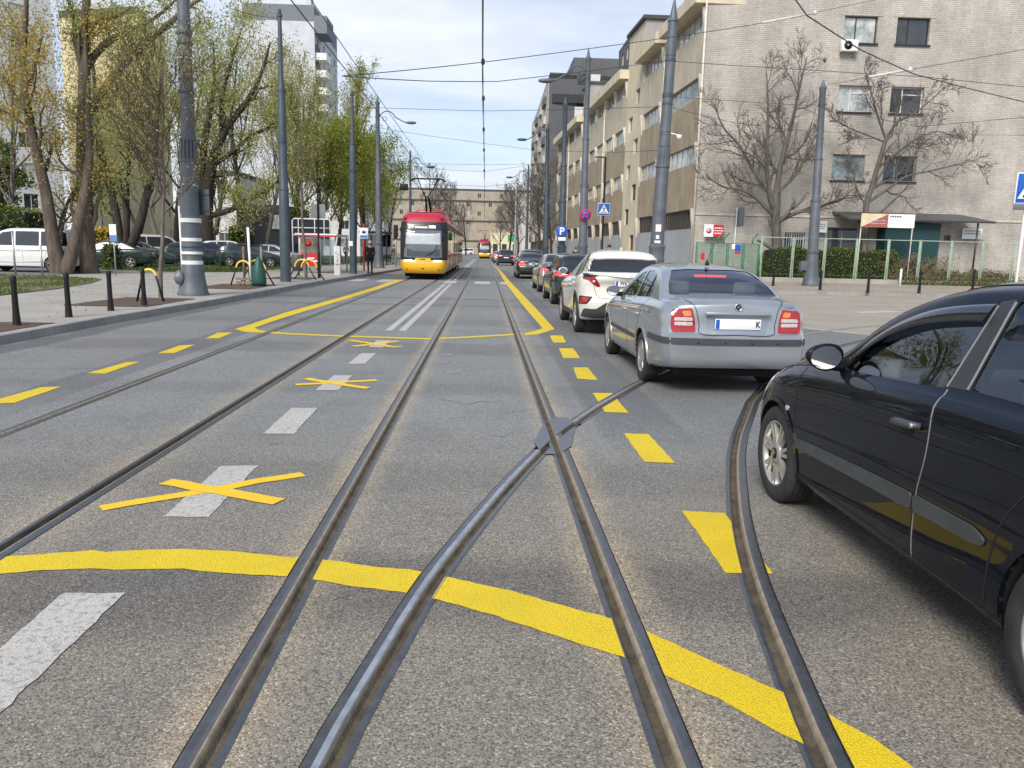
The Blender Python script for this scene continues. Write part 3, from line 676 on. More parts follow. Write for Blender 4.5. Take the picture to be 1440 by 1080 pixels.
class Car:
    def __init__(s, sp, root, paint):
        s.sp, s.root, s.paint = sp, root, paint
        bm = shell(sp); s.body = bm_obj('body', bm, [paint, DARK, MATS.get('cabin_trim') or mat('cabin_trim', (0.05, 0.05, 0.052), 0.8), BLACK])
        s.bvh = BVHTree.FromBMesh(bm); bm.free()
    def cut(s, arches=True, cabin=None, side=(), rear=None, front=None):
        cs = []
        if arches:
            W = max(t[1] for t in s.sp['width'])
            for y in (s.sp['ra'], s.sp['fa']):
                for sg in (1, -1): cs.append(bm_obj('cut', cyl_bm(s.sp['arch'], sg * (W - .30), sg * (W + .3), y, s.sp['wz']), [DARK]))
        if cabin:
            y0, y1, zb = cabin; cs.append(bm_obj('cut', shell(s.sp, 0.045, y0, y1, zb, 30), [MATS['cabin_trim']]))
            for p in side: cs.append(bm_obj('cut', prism_bm(p, 'x', -1.3, 1.3), [BLACK]))
            if rear: cs.append(bm_obj('cut', prism_bm(rear[0], 'y', s.sp['yr'] - .5, rear[1]), [BLACK]))
            if front: cs.append(bm_obj('cut', prism_bm(front[0], 'y', front[1], s.sp['yf'] + .5), [BLACK]))
        boolean(s.body, cs); me = s.body.data; me.polygons.foreach_set('use_smooth', [True] * len(me.polygons)); me.set_sharp_from_angle(angle=R_(32)); s.body.parent = s.root
    def hit(s, p, view):
        if view == 'L': o, d = (-2.5, p[0], p[1]), (1, 0, 0)
        elif view == 'R': o, d = (2.5, p[0], p[1]), (-1, 0, 0)
        elif view == 'B': o, d = (p[0], -6, p[1]), (0, 1, 0)
        elif view == 'F': o, d = (p[0], 6, p[1]), (0, -1, 0)
        else: o, d = (p[0], p[1], 4), (0, 0, -1)
        r = s.bvh.ray_cast(Vector(o), Vector(d)); return r[0], r[1], Vector(d)
    def patch(s, poly, view, mt, off=0.003, step=0.06, thick=0.012, mb=None):
        """a panel laid on the body: its outline is given in a side (y,z), end (x,z) or top (x,y) view"""
        mb = mb or MB(); xs = [p[0] for p in poly]; ys = [p[1] for p in poly]; ex = []
        dn = []
        for i in range(len(poly)):
            a, b_ = Vector(poly[i]), Vector(poly[(i + 1) % len(poly)]); n = max(1, int((b_ - a).length / step))
            for k in range(n): dn.append(tuple(a + (b_ - a) * k / n))
        poly = ccw(dn); x = min(xs) + step / 2
        while x < max(xs):
            y = min(ys) + step / 2
            while y < max(ys):
                if inpoly((x, y), poly): ex.append((x, y))
                y += step
            x += step
        v, f, o = cdt([poly], ex); v = [(p[0], p[1]) for p in v]; pos = {}
        for i, p in enumerate(v):
            loc, nr, d = s.hit(p, view)
            if loc is None: pos[i] = None; continue
            if nr.dot(d) > 0: nr = -nr
            pos[i] = (loc + nr * off, nr)
        f = [a for a, b_ in zip(f, o) if b_ and all(pos[i] for i in a)]
        if not f: return mb
        used = sorted({i for a in f for i in a}); ix = {i: k for k, i in enumerate(used)}
        T = [pos[i][0] for i in used]; fs = []
        for a in f:
            q = [ix[i] for i in a]; nrm = (T[q[1]] - T[q[0]]).cross(T[q[2]] - T[q[0]])
            if nrm.dot(pos[a[0]][1]) < 0: q.reverse()
            fs.append(tuple(q))
        ed = {}
        for q in fs:
            for k in range(3):
                e = (q[k], q[(k + 1) % 3]); ed[e] = 1
        n = len(used); vs = T + [pos[i][0] - pos[i][1] * thick for i in used]
        rim = [(e[1], e[0], e[0] + n, e[1] + n) for e in ed if (e[1], e[0]) not in ed]
        mb.add(vs, fs, mt, True); k0 = len(mb.v) - len(vs); mi = mb.mi(mt)
        for r in rim: mb.f.append(tuple(k0 + a for a in r)); mb.m.append(mi); mb.sm.append(False)
        return mb
    def line(s, pts, view, mt, w=0.007, off=0.0015, mb=None, step=0.08, thick=0.004):
        return s.patch(strip(smooth_path(pts, 8) if len(pts) > 2 else pts, w), view, mt, off, step, thick, mb)
    def part(s, name, mb, label=None, parent=None):
        if not mb.f: return None
        if name in ('window_seal', 'panel_gap', 'arch_lip', 'bumper_strip', 'pillar_trim'): return build_split(mb, name, parent or s.root)
        o = mb.build(name, parent or s.root, auto=40); tag(o, label); return o
def wheel_objs(root, x, y, r, w, sg, rimr, style, rimmat, loc_z=None):
    z = loc_z or r; n = 44
    prof = [(rimr * .98, -w / 2 + .01), (rimr + .01, -w / 2), (r * .93, -w / 2 + .004), (r * .985, -w / 2 + .02), (r, -w / 2 + .04), (r, 0), (r, w / 2 - .04), (r * .985, w / 2 - .02), (r * .93, w / 2 - .004), (rimr + .01, w / 2), (rimr * .98, w / 2 - .01)]
    mb = MB(); prof2 = [(a, sg * b_) for a, b_ in prof]
    vs = []; mb.lathe([(p[0], p[1]) for p in prof2], n, RUBBER, axis='X'); mb.f = [f for f in mb.f if len(f) == 4]; mb.m = mb.m[:len(mb.f)]; mb.sm = mb.sm[:len(mb.f)]
    for q in (-.05, -.018, .018, .05):   # tread grooves
        mb.lathe([(r + .0008, q - .003), (r + .0008, q + .003)], n, DARK, axis='X')
    o = mb.build('wheel', root, (x, y, z))
    rb = MB(); wo = sg * (w / 2 - .012)
    rb.lathe([(rimr, wo), (rimr * .985, wo + sg * .006), (rimr * .94, wo + sg * .002), (rimr * .90, wo - sg * .03), (rimr * .9, -wo)], 40, rimmat, axis='X'); rb.f = [f for f in rb.f if len(f) == 4]; rb.m = rb.m[:len(rb.f)]; rb.sm = rb.sm[:len(rb.f)]
    rb.lathe([(rimr * .9, wo - sg * .075), (0, wo - sg * .074)], 32, DARK, axis='X')
    rb.lathe([(rimr * .62, wo - sg * .062), (rimr * .6, wo - sg * .055), (0, wo - sg * .055)], 28, STEEL, axis='X')
    T0 = Matrix(((0, 0, sg, 0), (1, 0, 0, 0), (0, 1, 0, 0), (0, 0, 0, 1)))
    def spoke(a, w0, w1, r0, r1, d0, d1):
        c, s_ = math.cos(a), math.sin(a); pr = (-s_, c); q = [(r0, -w0), (r1, -w1), (r1, w1), (r0, w0)]
        vs = []
        for (rr, ww) in q:
            xo = d0 if rr == r0 else d1
            vs.append((wo + sg * xo, rr * c + pr[0] * ww, rr * s_ + pr[1] * ww))
        for (rr, ww) in q:
            xo = d0 if rr == r0 else d1
            vs.append((wo + sg * (xo - .03), rr * c + pr[0] * ww * 1.25, rr * s_ + pr[1] * ww * 1.25))
        rb.add(vs, [(0, 1, 2, 3), (4, 7, 6, 5), (0, 4, 5, 1), (1, 5, 6, 2), (2, 6, 7, 3), (3, 7, 4, 0)], rimmat)
    if style == 'seven':       # seven pairs of slim spokes round a wide hub
        for k in range(7):
            a = 2 * PI * k / 7 + .2
            spoke(a - .13, .012, .010, rimr * .28, rimr * .95, -.006, 0.0); spoke(a + .13, .012, .010, rimr * .28, rimr * .95, -.006, 0.0); spoke(a, .02, .03, rimr * .25, rimr * .55, -.010, -.016)
        rb.lathe([(rimr * .36, wo - sg * .02), (rimr * .35, wo - sg * .004), (rimr * .24, wo + sg * .003)], 28, rimmat, axis='X')
        rb.lathe([(rimr * .17, wo + sg * .006), (rimr * .16, wo + sg * .010), (0, wo + sg * .011)], 24, BLACK, axis='X')
        for (u, v) in ((-.012, .014), (.0, 0), (.012, -.014)):  # slanted S-like bars of the hub badge
            rb.box((wo + sg * .013, u, v), (.003, .034, .008), CHROME, M=Matrix.Rotation(0.6, 4, 'X'))
    elif style == 'star':
        for k in range(6): spoke(2 * PI * k / 6 + .3, .035, .05, rimr * .2, rimr * .95, 0, -.004)
        rb.lathe([(rimr * .3, wo - sg * .01), (rimr * .25, wo + sg * .004), (0, wo + sg * .006)], 24, rimmat, axis='X')
    else:
        for k in range(5):
            a = 2 * PI * k / 5 + .5; spoke(a - .12, .016, .014, rimr * .2, rimr * .95, 0, 0); spoke(a + .12, .016, .014, rimr * .2, rimr * .95, 0, 0)
        rb.lathe([(rimr * .27, wo - sg * .01), (rimr * .22, wo + sg * .004), (0, wo + sg * .006)], 24, rimmat, axis='X')
    for k in range(5): rb.lathe([(.009, wo + sg * .002), (.008, wo + sg * .01), (0, wo + sg * .011)], 8, STEEL, c=(0, rimr * .3 * math.cos(2 * PI * k / 5), rimr * .3 * math.sin(2 * PI * k / 5)), axis='X') if style != 'seven' else None
    rb.build('rim', o); return o
def arch_lip(car, mb, y, r, mt, w=0.02, a0=-0.15, a1=None, view='L', off=0.006):
    a1 = a1 if a1 is not None else PI - a0
    pts = [(y + (r + w / 2) * math.cos(a0 + (a1 - a0) * k / 16), car.sp['wz'] + (r + w / 2) * math.sin(a0 + (a1 - a0) * k / 16)) for k in range(17)]
    return car.patch(strip(pts, w), view, mt, off, .05, .02, mb)
CARG = glass_mat('car_glass', (0.90, 0.96, 0.93), 0.06)
CARGD = glass_mat('car_glass_dark', (0.16, 0.19, 0.19), 0.12)
GLASSO = mat('car_glass_opaque', (0.012, 0.016, 0.018), 0.03, 0.0, var=0.3, spec=0.9)
LENSR = mat('tail_lamp_red', (0.33, 0.004, 0.008), 0.12, 0.0, var=0.25, vscale=40, coat=1.0)
LENSLIT = mat('tail_lamp_lit', (0.6, 0.02, 0.02), 0.15, var=0.15, vscale=40, coat=1.0, emit=((1.0, 0.05, 0.04), .8))
LENSW = mat('lamp_clear', (0.55, 0.50, 0.48), 0.12, 0.2, var=0.25, vscale=60, coat=1.0)
LENSO = mat('lamp_amber', (0.75, 0.22, 0.03), 0.15, 0.0, var=0.2, vscale=60, coat=1.0)
SEAM = mat('panel_gap', (0.008, 0.008, 0.009), 0.8, var=0.1)
SEATF = mat('seat_fabric', (0.13, 0.135, 0.14), 0.9, var=0.2)
def paint(name, col, metal=0.0, rough=0.35, var=0.04):
    return mat(name, col, rough, metal, var=var, vscale=1.5, coat=1.0)
def seat(mb, x, y, z=0.45, mt=SEATF):
    mb.bbox((x, y, z + .06), (.48, .5, .16), mt, .05); 
    bm = MB(); T = Matrix.Translation((x, y - .28, z + .1)) @ Matrix.Rotation(0.28, 4, 'X')
    mb.M = T; mb.bbox((0, 0, .28), (.46, .13, .6), mt, .05); mb.bbox((0, 0, .68), (.26, .09, .17), mt, .04); mb.M = None
def mirror(car, y, z, x, sg, shellmat, facing='back'):
    mb = MB(); c = (sg * (x + .10), y, z)
    vs = []
    prof = [(0.02, 0.09), (.055, .075), (.085, .045), (.10, 0.0)]
    bm = bmesh.new(); bmesh.ops.create_uvsphere(bm, u_segments=20, v_segments=12, radius=1.0)
    for v in bm.verts:
        q = v.co.copy(); yy = q.y * (.10 if q.y > 0 else .012)
        v.co = Vector((q.x * .100 * (1 + .15 * q.z), yy, q.z * .072 * (1 - .12 * sg * q.x)))
    bm.verts.index_update(); mb.M = Matrix.Translation(c) @ Matrix.Rotation(sg * -0.12, 4, 'Z')
    mb.add([v.co for v in bm.verts], [tuple(v.index for v in f.verts) for f in bm.faces], shellmat, True); bm.free(); mb.M = None
    mb.path([(sg * (x - .05), y + .05, z - .05), (sg * (x + .04), y + .03, z - .045), (sg * (x + .07), y + .02, z - .02)], [.035, .028, .03], 8, BLACK)
    o = mb.build('mirror', car.root)
    g = MB(); n = 20; M_ = Matrix.Translation((c[0], c[1] - .0135, c[2])) @ Matrix.Rotation(sg * -0.12, 4, 'Z')
    g.M = M_; g.add([(.086 * math.cos(2 * PI * k / n), 0, .060 * math.sin(2 * PI * k / n)) for k in range(n)] + [(.086 * math.cos(2 * PI * k / n), .006, .060 * math.sin(2 * PI * k / n)) for k in range(n)], [tuple(range(n))] + [(k, (k + 1) % n, n + (k + 1) % n, n + k) for k in range(n)], MATS['mirror_glass']); g.M = None
    g.build('mirror_glass', o); return o
mat('mirror_glass', (0.8, 0.82, 0.82), 0.02, 1.0, var=0.01)
def plate_obj(root, x, y, z, txt, w=.52, cut_=None):
    mb = MB(); mb.bbox((x, y, z), (w, .012, .114), SIGNW, .005); mb.bx(x - w / 2 + .008, x - w / 2 + .05, y - .0085, y - .006, z - .05, z + .05, BLUE)
    o = mb.build('number_plate', root)
    if txt: text(txt, .105, BLACK, basis((x - .075, y - .0078, z - .002), (1, 0, 0), (0, 0, 1)), o, bold=.002, sx=.85)
    return o
# ---------------------------------------------------------------- black hatchback in the foreground
SEAT_SP = dict(yr=-1.95, yf=2.04, ra=-1.195, fa=1.23, wz=.30, arch=.325, sh=.085, tum=.42, bulge=.10, mid=.45,
    top=[(-1.95, .80), (-1.9, 1.0), (-1.8, 1.14), (-1.6, 1.30), (-1.35, 1.385), (-1.0, 1.425), (-.5, 1.447), (-.2, 1.432), (0, 1.402), (.3, 1.315), (.5, 1.20), (.62, 1.10), (.78, 1.01), (.98, .94), (1.25, .89), (1.5, .82), (1.78, .725), (1.95, .645), (2.04, .53)],
    belt=[(-1.95, .77), (-1.85, .93), (-1.5, .985), (-.8, .975), (-.4, .965), (0, .945), (.6, .905), (.9, .875), (1.3, .815), (1.5, .745), (1.7, .66), (1.87, .58), (2.04, .48)],
    width=[(-1.95, .62), (-1.8, .74), (-1.5, .81), (-1.1, .845), (-.5, .835), (0, .835), (.6, .84), (1.2, .85), (1.5, .82), (1.75, .735), (1.93, .60), (2.04, .42)],
    bot=[(-1.95, .30), (-1.5, .22), (-.9, .19), (.9, .19), (1.5, .20), (2.04, .24)])
def build_seat():
    root = empty('black_hatchback', (2.635, 3.33, 0), 0.0, 'black hatchback with a grey side moulding and silver wheels, cut by the right edge', 'car')
    P = mat('seat_black_paint', (0.004, 0.006, 0.011), 0.5, var=0.1, coat=0.9, spec=0.05)
    P.node_tree.nodes['Principled BSDF'].inputs['Coat IOR'].default_value = 1.36
    c = Car(SEAT_SP, root, P)
    fw = roundp([(.58, .922), (.50, 1.04), (.41, 1.12), (.27, 1.20), (.09, 1.262), (-.12, 1.30), (-.345, 1.325), (-.295, .978), (-.10, .960), (.23, .940)], .025)
    rw = roundp([(-.44, .995), (-.45, 1.345), (-.90, 1.355), (-1.22, 1.31), (-1.38, 1.02), (-1.0, 1.003)], .03)
    ws = [(-.62, .965), (.62, .965), (.56, 1.2), (.48, 1.345), (-.48, 1.345), (-.56, 1.2)]
    bk = [(-.52, 1.02), (.52, 1.02), (.44, 1.30), (-.44, 1.30)]
    c.cut(cabin=(-1.55, .80, .42), side=[fw, rw], front=(ws, .15), rear=(bk, -1.35))
    for sg, vw in ((-1, 'L'), (1, 'R')):
        c.part('window', c.patch(fw, vw, CARG, -.006, .08, .004)); c.part('window', c.patch(rw, vw, CARG, -.006, .08, .004))
        mb = MB()    # rubber seals, black B pillar and window frame
        for q in (fw, rw): c.patch(strip(q + [q[0]], .018), vw, BLACK, .002, .08, .006, mb)
        c.part('window_seal', mb)
        mb = MB(); c.patch(roundp([(-.305, .985), (-.43, .992), (-.438, 1.35), (-.355, 1.335)], .01), vw, mat('pillar_satin_black', (.035, .036, .038), .4), .003, .06, .008, mb); c.part('door_pillar', mb)
        mb = MB(); c.patch(strip([(-.305, .985), (-.353, 1.32)], .007), vw, STEEL, .006, .03, .006, mb); c.patch(strip([(-.432, .995), (-.44, 1.34)], .005), vw, STEEL, .006, .03, .006, mb); c.part('pillar_trim', mb)
        # wind deflector above the front window
        dfl = smooth_path([(.535, 1.01), (.50, 1.055), (.41, 1.135), (.27, 1.215), (.09, 1.278), (-.12, 1.315), (-.34, 1.338)], 4); vs_ = []
        for i, q in enumerate(dfl):
            f_ = .35 + .65 * min(1, i / 6); ht, hb_ = c.hit((q[0], q[1] - .012), vw), c.hit((q[0] - .0, q[1] - .085 * f_), vw); nn = Vector((sg, 0, .25)).normalized()
            vs_ += [ht[0] + nn * .004, ht[0] + nn * .014 + Vector((0, 0, -.008)), hb_[0] + nn * .026, hb_[0] + nn * .022]
        df = MB(); df.add(vs_, [(4 * i + k, 4 * i + 4 + k, 4 * i + 5 + k, 4 * i + 1 + k) if sg < 0 else (4 * i + k, 4 * i + 1 + k, 4 * i + 5 + k, 4 * i + 4 + k) for i in range(len(dfl) - 1) for k in range(3)], mat('smoked_plastic', (.012, .014, .018), .08, coat=1.0), True); df.build('wind_deflector', root)
        mb = MB()
        c.line([(.98, .87), (.955, .72), (.94, .55), (.93, .40), (.90, .27)], vw, SEAM, .008, mb=mb)
        c.line([(-.305, .975), (-.335, .85), (-.338, .70), (-.298, .48), (-.284, .255)], vw, SEAM, .010, mb=mb)
        c.line([(-1.0, .98), (-.98, .8), (-.86, .62), (-.80, .45), (-.78, .27)], vw, SEAM, .008, mb=mb)
        c.line([(.90, .265), (-.78, .262)], vw, SEAM, .007, mb=mb)
        c.part('panel_gap', mb)
        c.part('door_edge_highlight', c.line([(-.315, .975), (-.345, .85), (-.348, .70), (-.308, .48), (-.294, .255)], vw, STEEL, .0026, .003))  # pale strip standing in for the highlight along the door's rear edge
        mo = roundp([(.90, .478), (.91, .418), (.3, .440), (-.282, .458), (-.282, .530), (.3, .507)], .012)
        MOULD = mat('side_moulding_rubber', (.052, .060, .062), .55, var=.2, vscale=8)
        c.part('side_moulding', c.patch(mo, vw, MOULD, .009, .07, .011))
        mo2 = roundp([(-.302, .531), (-.302, .459), (-.70, .472), (-.765, .485), (-.77, .515), (-.70, .537)], .02)
        c.part('side_moulding', c.patch(mo2, vw, MOULD, .009, .07, .011))
        c.part('sill_trim', c.patch([(.86, .255), (-.86, .245), (-.86, .20), (.86, .20)], vw, mat('sill_plastic', (.03, .032, .034), .55, var=.3, vscale=6), .004, .09, .01))
        ps = MB(); h0 = c.hit((-.2, .80), vw)[0]; xo = h0.x + sg * .0
        ps.path([(xo + sg * .0, -.11, .795), (xo + sg * .03, -.13, .805), (xo + sg * .038, -.19, .812), (xo + sg * .034, -.255, .815), (xo + sg * .0, -.285, .813)], [.016, .018, .019, .018, .016], 8, mat('handle_grey', (.05, .053, .056), .4, coat=.3)); hd = ps.build('door_handle', root)
        lk = MB(); lk.lathe([(.012, 0), (.012, sg * .012), (0, sg * .013)], 12, STEEL, c=(xo + sg * .028, -.272, .815), axis='X'); lk.build('key_lock', hd)
        c.part('door_handle_recess', c.patch(roundp([(-.12, .815), (-.24, .815), (-.24, .755), (-.14, .755)], .03), vw, SEAM, .001, .03, .003))
        c.part('indicator', c.patch(roundp([(1.07, .635), (1.03, .635), (1.03, .605), (1.07, .605)], .013), vw, LENSW, .006, .02, .01))
        mb = MB(); arch_lip(c, mb, 1.23, .325, P, .03, view=vw, a0=-.1, off=.008); arch_lip(c, mb, -1.195, .325, P, .03, view=vw, a0=-.1, off=.008); c.part('arch_lip', mb)
        mirror(c, .56, .985, .77, sg, P)
        tr = MB(); c.patch(roundp([(.70, .905), (.58, .925), (.44, 1.05), (.50, 1.03)], .01), vw, BLACK, .006, .04, .012, tr); c.part('mirror_mount', tr)
        hl = MB(); c.patch(roundp([(1.55, .60), (1.80, .53), (1.92, .55), (1.80, .68), (1.58, .765), (1.50, .74)], .05), vw, mat('headlamp_glass', (.5, .5, .52), .08, .3, coat=1.0, var=.3, vscale=30), .006, .05, .01, hl); c.part('headlight', hl)
        for y in (1.23, -1.195): wheel_objs(root, sg * .745, y, .298, .185, sg, .203, 'seven', ALLOY)
    c.part('windscreen', c.patch(ws, 'F', CARG, -.006, .035, .004)); c.part('rear_window', c.patch(bk, 'B', CARG, -.006, .1, .004))
    mb = MB(); c.line([(-.70, 1.02), (-.66, 1.3), (-.62, 1.6), (-.5, 1.78), (0, 1.86), (.5, 1.78), (.62, 1.6), (.66, 1.3), (.70, 1.02)], 'T', SEAM, .008, mb=mb)
    c.line([(-.60, .95), (0, .99), (.6, .95)], 'T', SEAM, .03, mb=mb)
    for sg in (-1, 1): c.line([(sg * .50, .02), (sg * .515, -.6), (sg * .49, -1.3)], 'T', BLACK, .012, .003, mb)
    c.part('panel_gap', mb)
    # interior
    for x in (-.36, .36): it = MB(); seat(it, x, -.15); it.build('seat', root)
    it = MB(); it.bbox((0, -1.05, .52), (1.2, .5, .2), SEATF, .05); it.bbox((0, -1.25, .78), (1.2, .14, .5), SEATF, .05); it.build('rear_seat', root)
    it = MB(); it.bbox((0, .66, .80), (1.34, .34, .22), mat('dashboard_grey', (.10, .105, .11), .7, bmp=.1), .06); it.build('dashboard', root)
    it = MB(); T = Matrix.Translation((-.36, .34, .84)) @ Matrix.Rotation(-1.05, 4, 'X'); pts = [T @ Vector((.185 * math.cos(a * PI / 12), .185 * math.sin(a * PI / 12), 0)) for a in range(25)]
    it.path(pts, .014, 8, BLACK, caps=False); it.box(T @ Vector((0, 0, -.02)), (.13, .1, .03), BLACK, M=Matrix.Rotation(-1.05, 4, 'X'))
    for a in (0.1, PI - .1, -PI / 2): it.tube(T @ Vector((0, 0, -.01)), T @ Vector((.18 * math.cos(a), .18 * math.sin(a), 0)), .012, BLACK)
    it.build('steering_wheel', root)
    it = MB(); it.bbox((-.56, .50, .94), (.02, .14, .10), SIGNW, .008, rz=.3); it.build('windscreen_card', root)
    # front bumper intake and engine floor
    c.part('grille', c.patch(roundp([(-.35, .36), (.35, .36), (.32, .26), (-.32, .26)], .03), 'F', BLACK, .003, .08, .01))
    ub = MB(); ub.bx(-.55, .55, -1.8, 1.8, .19, .42, DARK); ub.build('underbody', root)
    return root
build_seat()
# ---------------------------------------------------------------- silver-blue saloon
OCT_SP = dict(yr=-2.30, yf=2.16, ra=-1.255, fa=1.255, wz=.305, arch=.345, sh=.10, tum=.50, bulge=.07, mid=.45,
    rear_in=[(.20, .10), (.30, .04), (.42, .0), (.66, .0), (.685, .055), (.80, .075), (.95, .085), (1.03, .09)],
    top=[(-2.30, 1.02), (-2.24, 1.045), (-2.0, 1.06), (-1.88, 1.065), (-1.76, 1.09), (-1.5, 1.225), (-1.2, 1.345), (-.9, 1.405), (-.5, 1.432), (-.1, 1.43), (.2, 1.38), (.5, 1.25), (.85, 1.06), (1.05, .98), (1.4, .93), (1.8, .84), (2.05, .70), (2.16, .55)],
    belt=[(-2.30, .955), (-2.1, .985), (-1.7, .99), (-1.2, .985), (-.4, .955), (.2, .93), (.9, .90), (1.4, .84), (1.9, .70), (2.16, .50)],
    width=[(-2.30, .755), (-2.18, .82), (-1.9, .855), (-1.3, .866), (-.5, .862), (1.2, .865), (1.6, .84), (1.9, .76), (2.16, .55)],
    bot=[(-2.30, .31), (-1.9, .26), (-1.4, .21), (.9, .20), (1.6, .21), (2.16, .25)])
def lamp_set(c, root, poly, mt, bands, name='tail_light'):
    for sg in (-1, 1):
        pl = [(sg * p[0], p[1]) for p in poly]; o = c.part(name, c.patch(pl, 'B', mt, .008, .035, .02))
        for (bp, bm_) in bands: c.part('lens', c.patch([(sg * p[0], p[1]) for p in bp], 'B', bm_, .011, .035, .006), parent=o)
def build_octavia():
    root = empty('silver_blue_saloon', (2.665, 10.27, 0), R_(0.4), 'silver-blue saloon seen from behind with red tail lights and a whited-out number plate', 'car')
    P = paint('octavia_paint', (0.34, 0.37, 0.395), 0.55, 0.32, var=0.05)
    c = Car(OCT_SP, root, P)
    fw = roundp([(.60, .945), (.30, 1.13), (.0, 1.27), (-.25, 1.31), (-.30, .985)], .035)
    rw = roundp([(-.375, .985), (-.335, 1.315), (-.70, 1.325), (-1.0, 1.26), (-1.20, 1.12), (-1.18, 1.02)], .05)
    ws = [(-.62, .99), (.62, .99), (.56, 1.2), (.47, 1.345), (-.47, 1.345), (-.56, 1.2)]
    bk = roundp([(-.645, 1.078), (.645, 1.078), (.60, 1.2), (.49, 1.345), (.3, 1.362), (-.3, 1.362), (-.49, 1.345), (-.60, 1.2)], .03)
    c.cut(cabin=(-1.66, .92, .45), side=[fw, rw], front=(ws, .3), rear=(bk, -1.0))
    trim = mat('bumper_strip', (.05, .056, .062), .5)
    for sg, vw in ((-1, 'L'), (1, 'R')):
        for q in (fw, rw): c.part('window', c.patch(q, vw, CARG, -.006, .09, .004))
        mb = MB()
        for q in (fw, rw): c.patch(strip(q + [q[0]], .018), vw, BLACK, .002, .08, .006, mb)
        c.patch(strip([(-.93, 1.29), (-.93, 1.01)], .02), vw, BLACK, .002, .06, .006, mb); c.part('window_seal', mb)
        mb = MB()
        c.line([(.95, .88), (.93, .6), (.90, .27)], vw, SEAM, mb=mb); c.line([(-.335, .98), (-.33, .6), (-.32, .26)], vw, SEAM, mb=mb)
        c.line([(-1.24, 1.0), (-1.18, .9), (-1.02, .68), (-.90, .5), (-.86, .27)], vw, SEAM, mb=mb); c.line([(.9, .265), (-.86, .262)], vw, SEAM, mb=mb); c.part('panel_gap', mb)
        c.part('side_moulding', c.patch(roundp([(.88, .53), (-.88, .53), (-.88, .48), (.88, .48)], .015), vw, trim, .012, .09, .014))
        for y in (-.12, -.98):
            h0 = c.hit((y, .80), vw)[0]; hm = MB(); hm.path([(h0.x, y + .09, .80), (h0.x + sg * .03, y + .06, .803), (h0.x + sg * .034, y - .05, .805), (h0.x, y - .08, .805)], .014, 8, P); hm.build('door_handle', root)
        mb = MB(); arch_lip(c, mb, 1.255, .345, P, .03, view=vw, off=.01); arch_lip(c, mb, -1.255, .345, P, .03, view=vw, off=.01); c.part('arch_lip', mb)
        c.part('indicator', c.patch(roundp([(1.07, .66), (1.02, .66), (1.02, .63), (1.07, .63)], .012), vw, LENSO, .006, .02, .008))
        mirror(c, .62, 1.0, .80, sg, mat('mirror_shell_dark', (.07, .085, .095), .4))
        for y in (1.255, -1.255): wheel_objs(root, sg * .755, y, .305, .19, sg, .195, 'star', mat('worn_alloy', (.42, .40, .37), .45, .6, var=.3, vscale=8))
    c.part('windscreen', c.patch(ws, 'F', CARG, -.006, .035, .004))
    c.part('rear_window', c.patch(bk, 'B', glass_mat('rear_glass', (.78, .86, .86), .14), -.006, .03, .004))
    c.part('window_seal', c.patch(strip(bk + [bk[0]], .022), 'B', BLACK, .002, .025, .006))
    lamp = roundp([(.505, .965), (.725, .945), (.745, .80), (.73, .70), (.465, .705), (.482, .85)], .03)
    lamp_set(c, root, lamp, LENSR, [(roundp([(.530, .935), (.62, .93), (.60, .875), (.515, .88)], .02), LENSO), (roundp([(.505, .865), (.70, .86), (.705, .825), (.50, .825)], .012), LENSW), (roundp([(.502, .812), (.70, .812), (.70, .775), (.50, .775)], .012), LENSW)])
    mb = MB(); c.line([(-.56, 1.045), (-.475, .97), (-.43, .80), (-.395, .685), (0, .682), (.395, .685), (.43, .80), (.475, .97), (.56, 1.045)], 'B', SEAM, .008, mb=mb); c.part('panel_gap', mb)
    c.part('boot_lip', c.patch(strip([(-.60, 1.055), (-.3, 1.062), (0, 1.064), (.3, 1.062), (.60, 1.055)], .018), 'B', P, .014, .06, .02))
    yb = c.hit((0, .6), 'B')[0].y; yt = c.hit((0, .8), 'B')[0].y
    c.part('bumper_strip', c.patch(roundp([(-.80, .645), (.80, .645), (.80, .575), (-.80, .575)], .02), 'B', trim, .012, .06, .016))
    mb = MB()
    for sg in (-1, 1): c.patch(roundp([(-2.32, .645), (-1.66, .645), (-1.66, .58), (-2.32, .575)], .01), 'L' if sg < 0 else 'R', trim, .012, .06, .016, mb)
    c.part('bumper_strip', mb)
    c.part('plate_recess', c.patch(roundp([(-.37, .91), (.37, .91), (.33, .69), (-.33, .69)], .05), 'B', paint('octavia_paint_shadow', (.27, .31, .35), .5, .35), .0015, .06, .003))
    hb = MB(); hb.bbox((0, yt - .018, .912), (.74, .045, .042), P, .014); hb.build('boot_handle_bar', root)
    plate_obj(root, 0, yt - .014, .80, None); text('K', .10, BLACK, basis((.225, yt - .0215, .798), (1, 0, 0), (0, 0, 1)), root, bold=.002, sx=.8)
    eb = MB(); ye = c.hit((0, .985), 'B')[0].y
    eb.lathe([(.043, -.004), (.043, -.012), (.034, -.015), (.033, -.010), (0, -.010)], 24, CHROME, c=(0, ye, .985), axis='Y'); eb.lathe([(.030, -.0105), (0, -.0125)], 20, mat('badge_dark', (.04, .06, .05), .3), c=(0, ye, .985), axis='Y')
    for k in range(3): eb.box((-.004 + .008 * k, ye - .0145, .988 - .004 * k), (.003, .003, .03), CHROME, M=Matrix.Rotation(.5, 4, 'Y'))
    eb.build('badge', root)
    lb = MB()
    for k in range(5): lb.bx(.50 + k * .03, .52 + k * .03, c.hit((.55, .985), 'B')[0].y - .006, c.hit((.55, .985), 'B')[0].y + .01, .985, 1.004, CHROME)
    lb.build('model_lettering', root)
    tl = MB(); tl.lathe([(.012, -.002), (.012, -.01), (0, -.01)], 12, BLACK, c=(0, yt + .02, .945), axis='Y')
    tl.build('boot_lock', root)
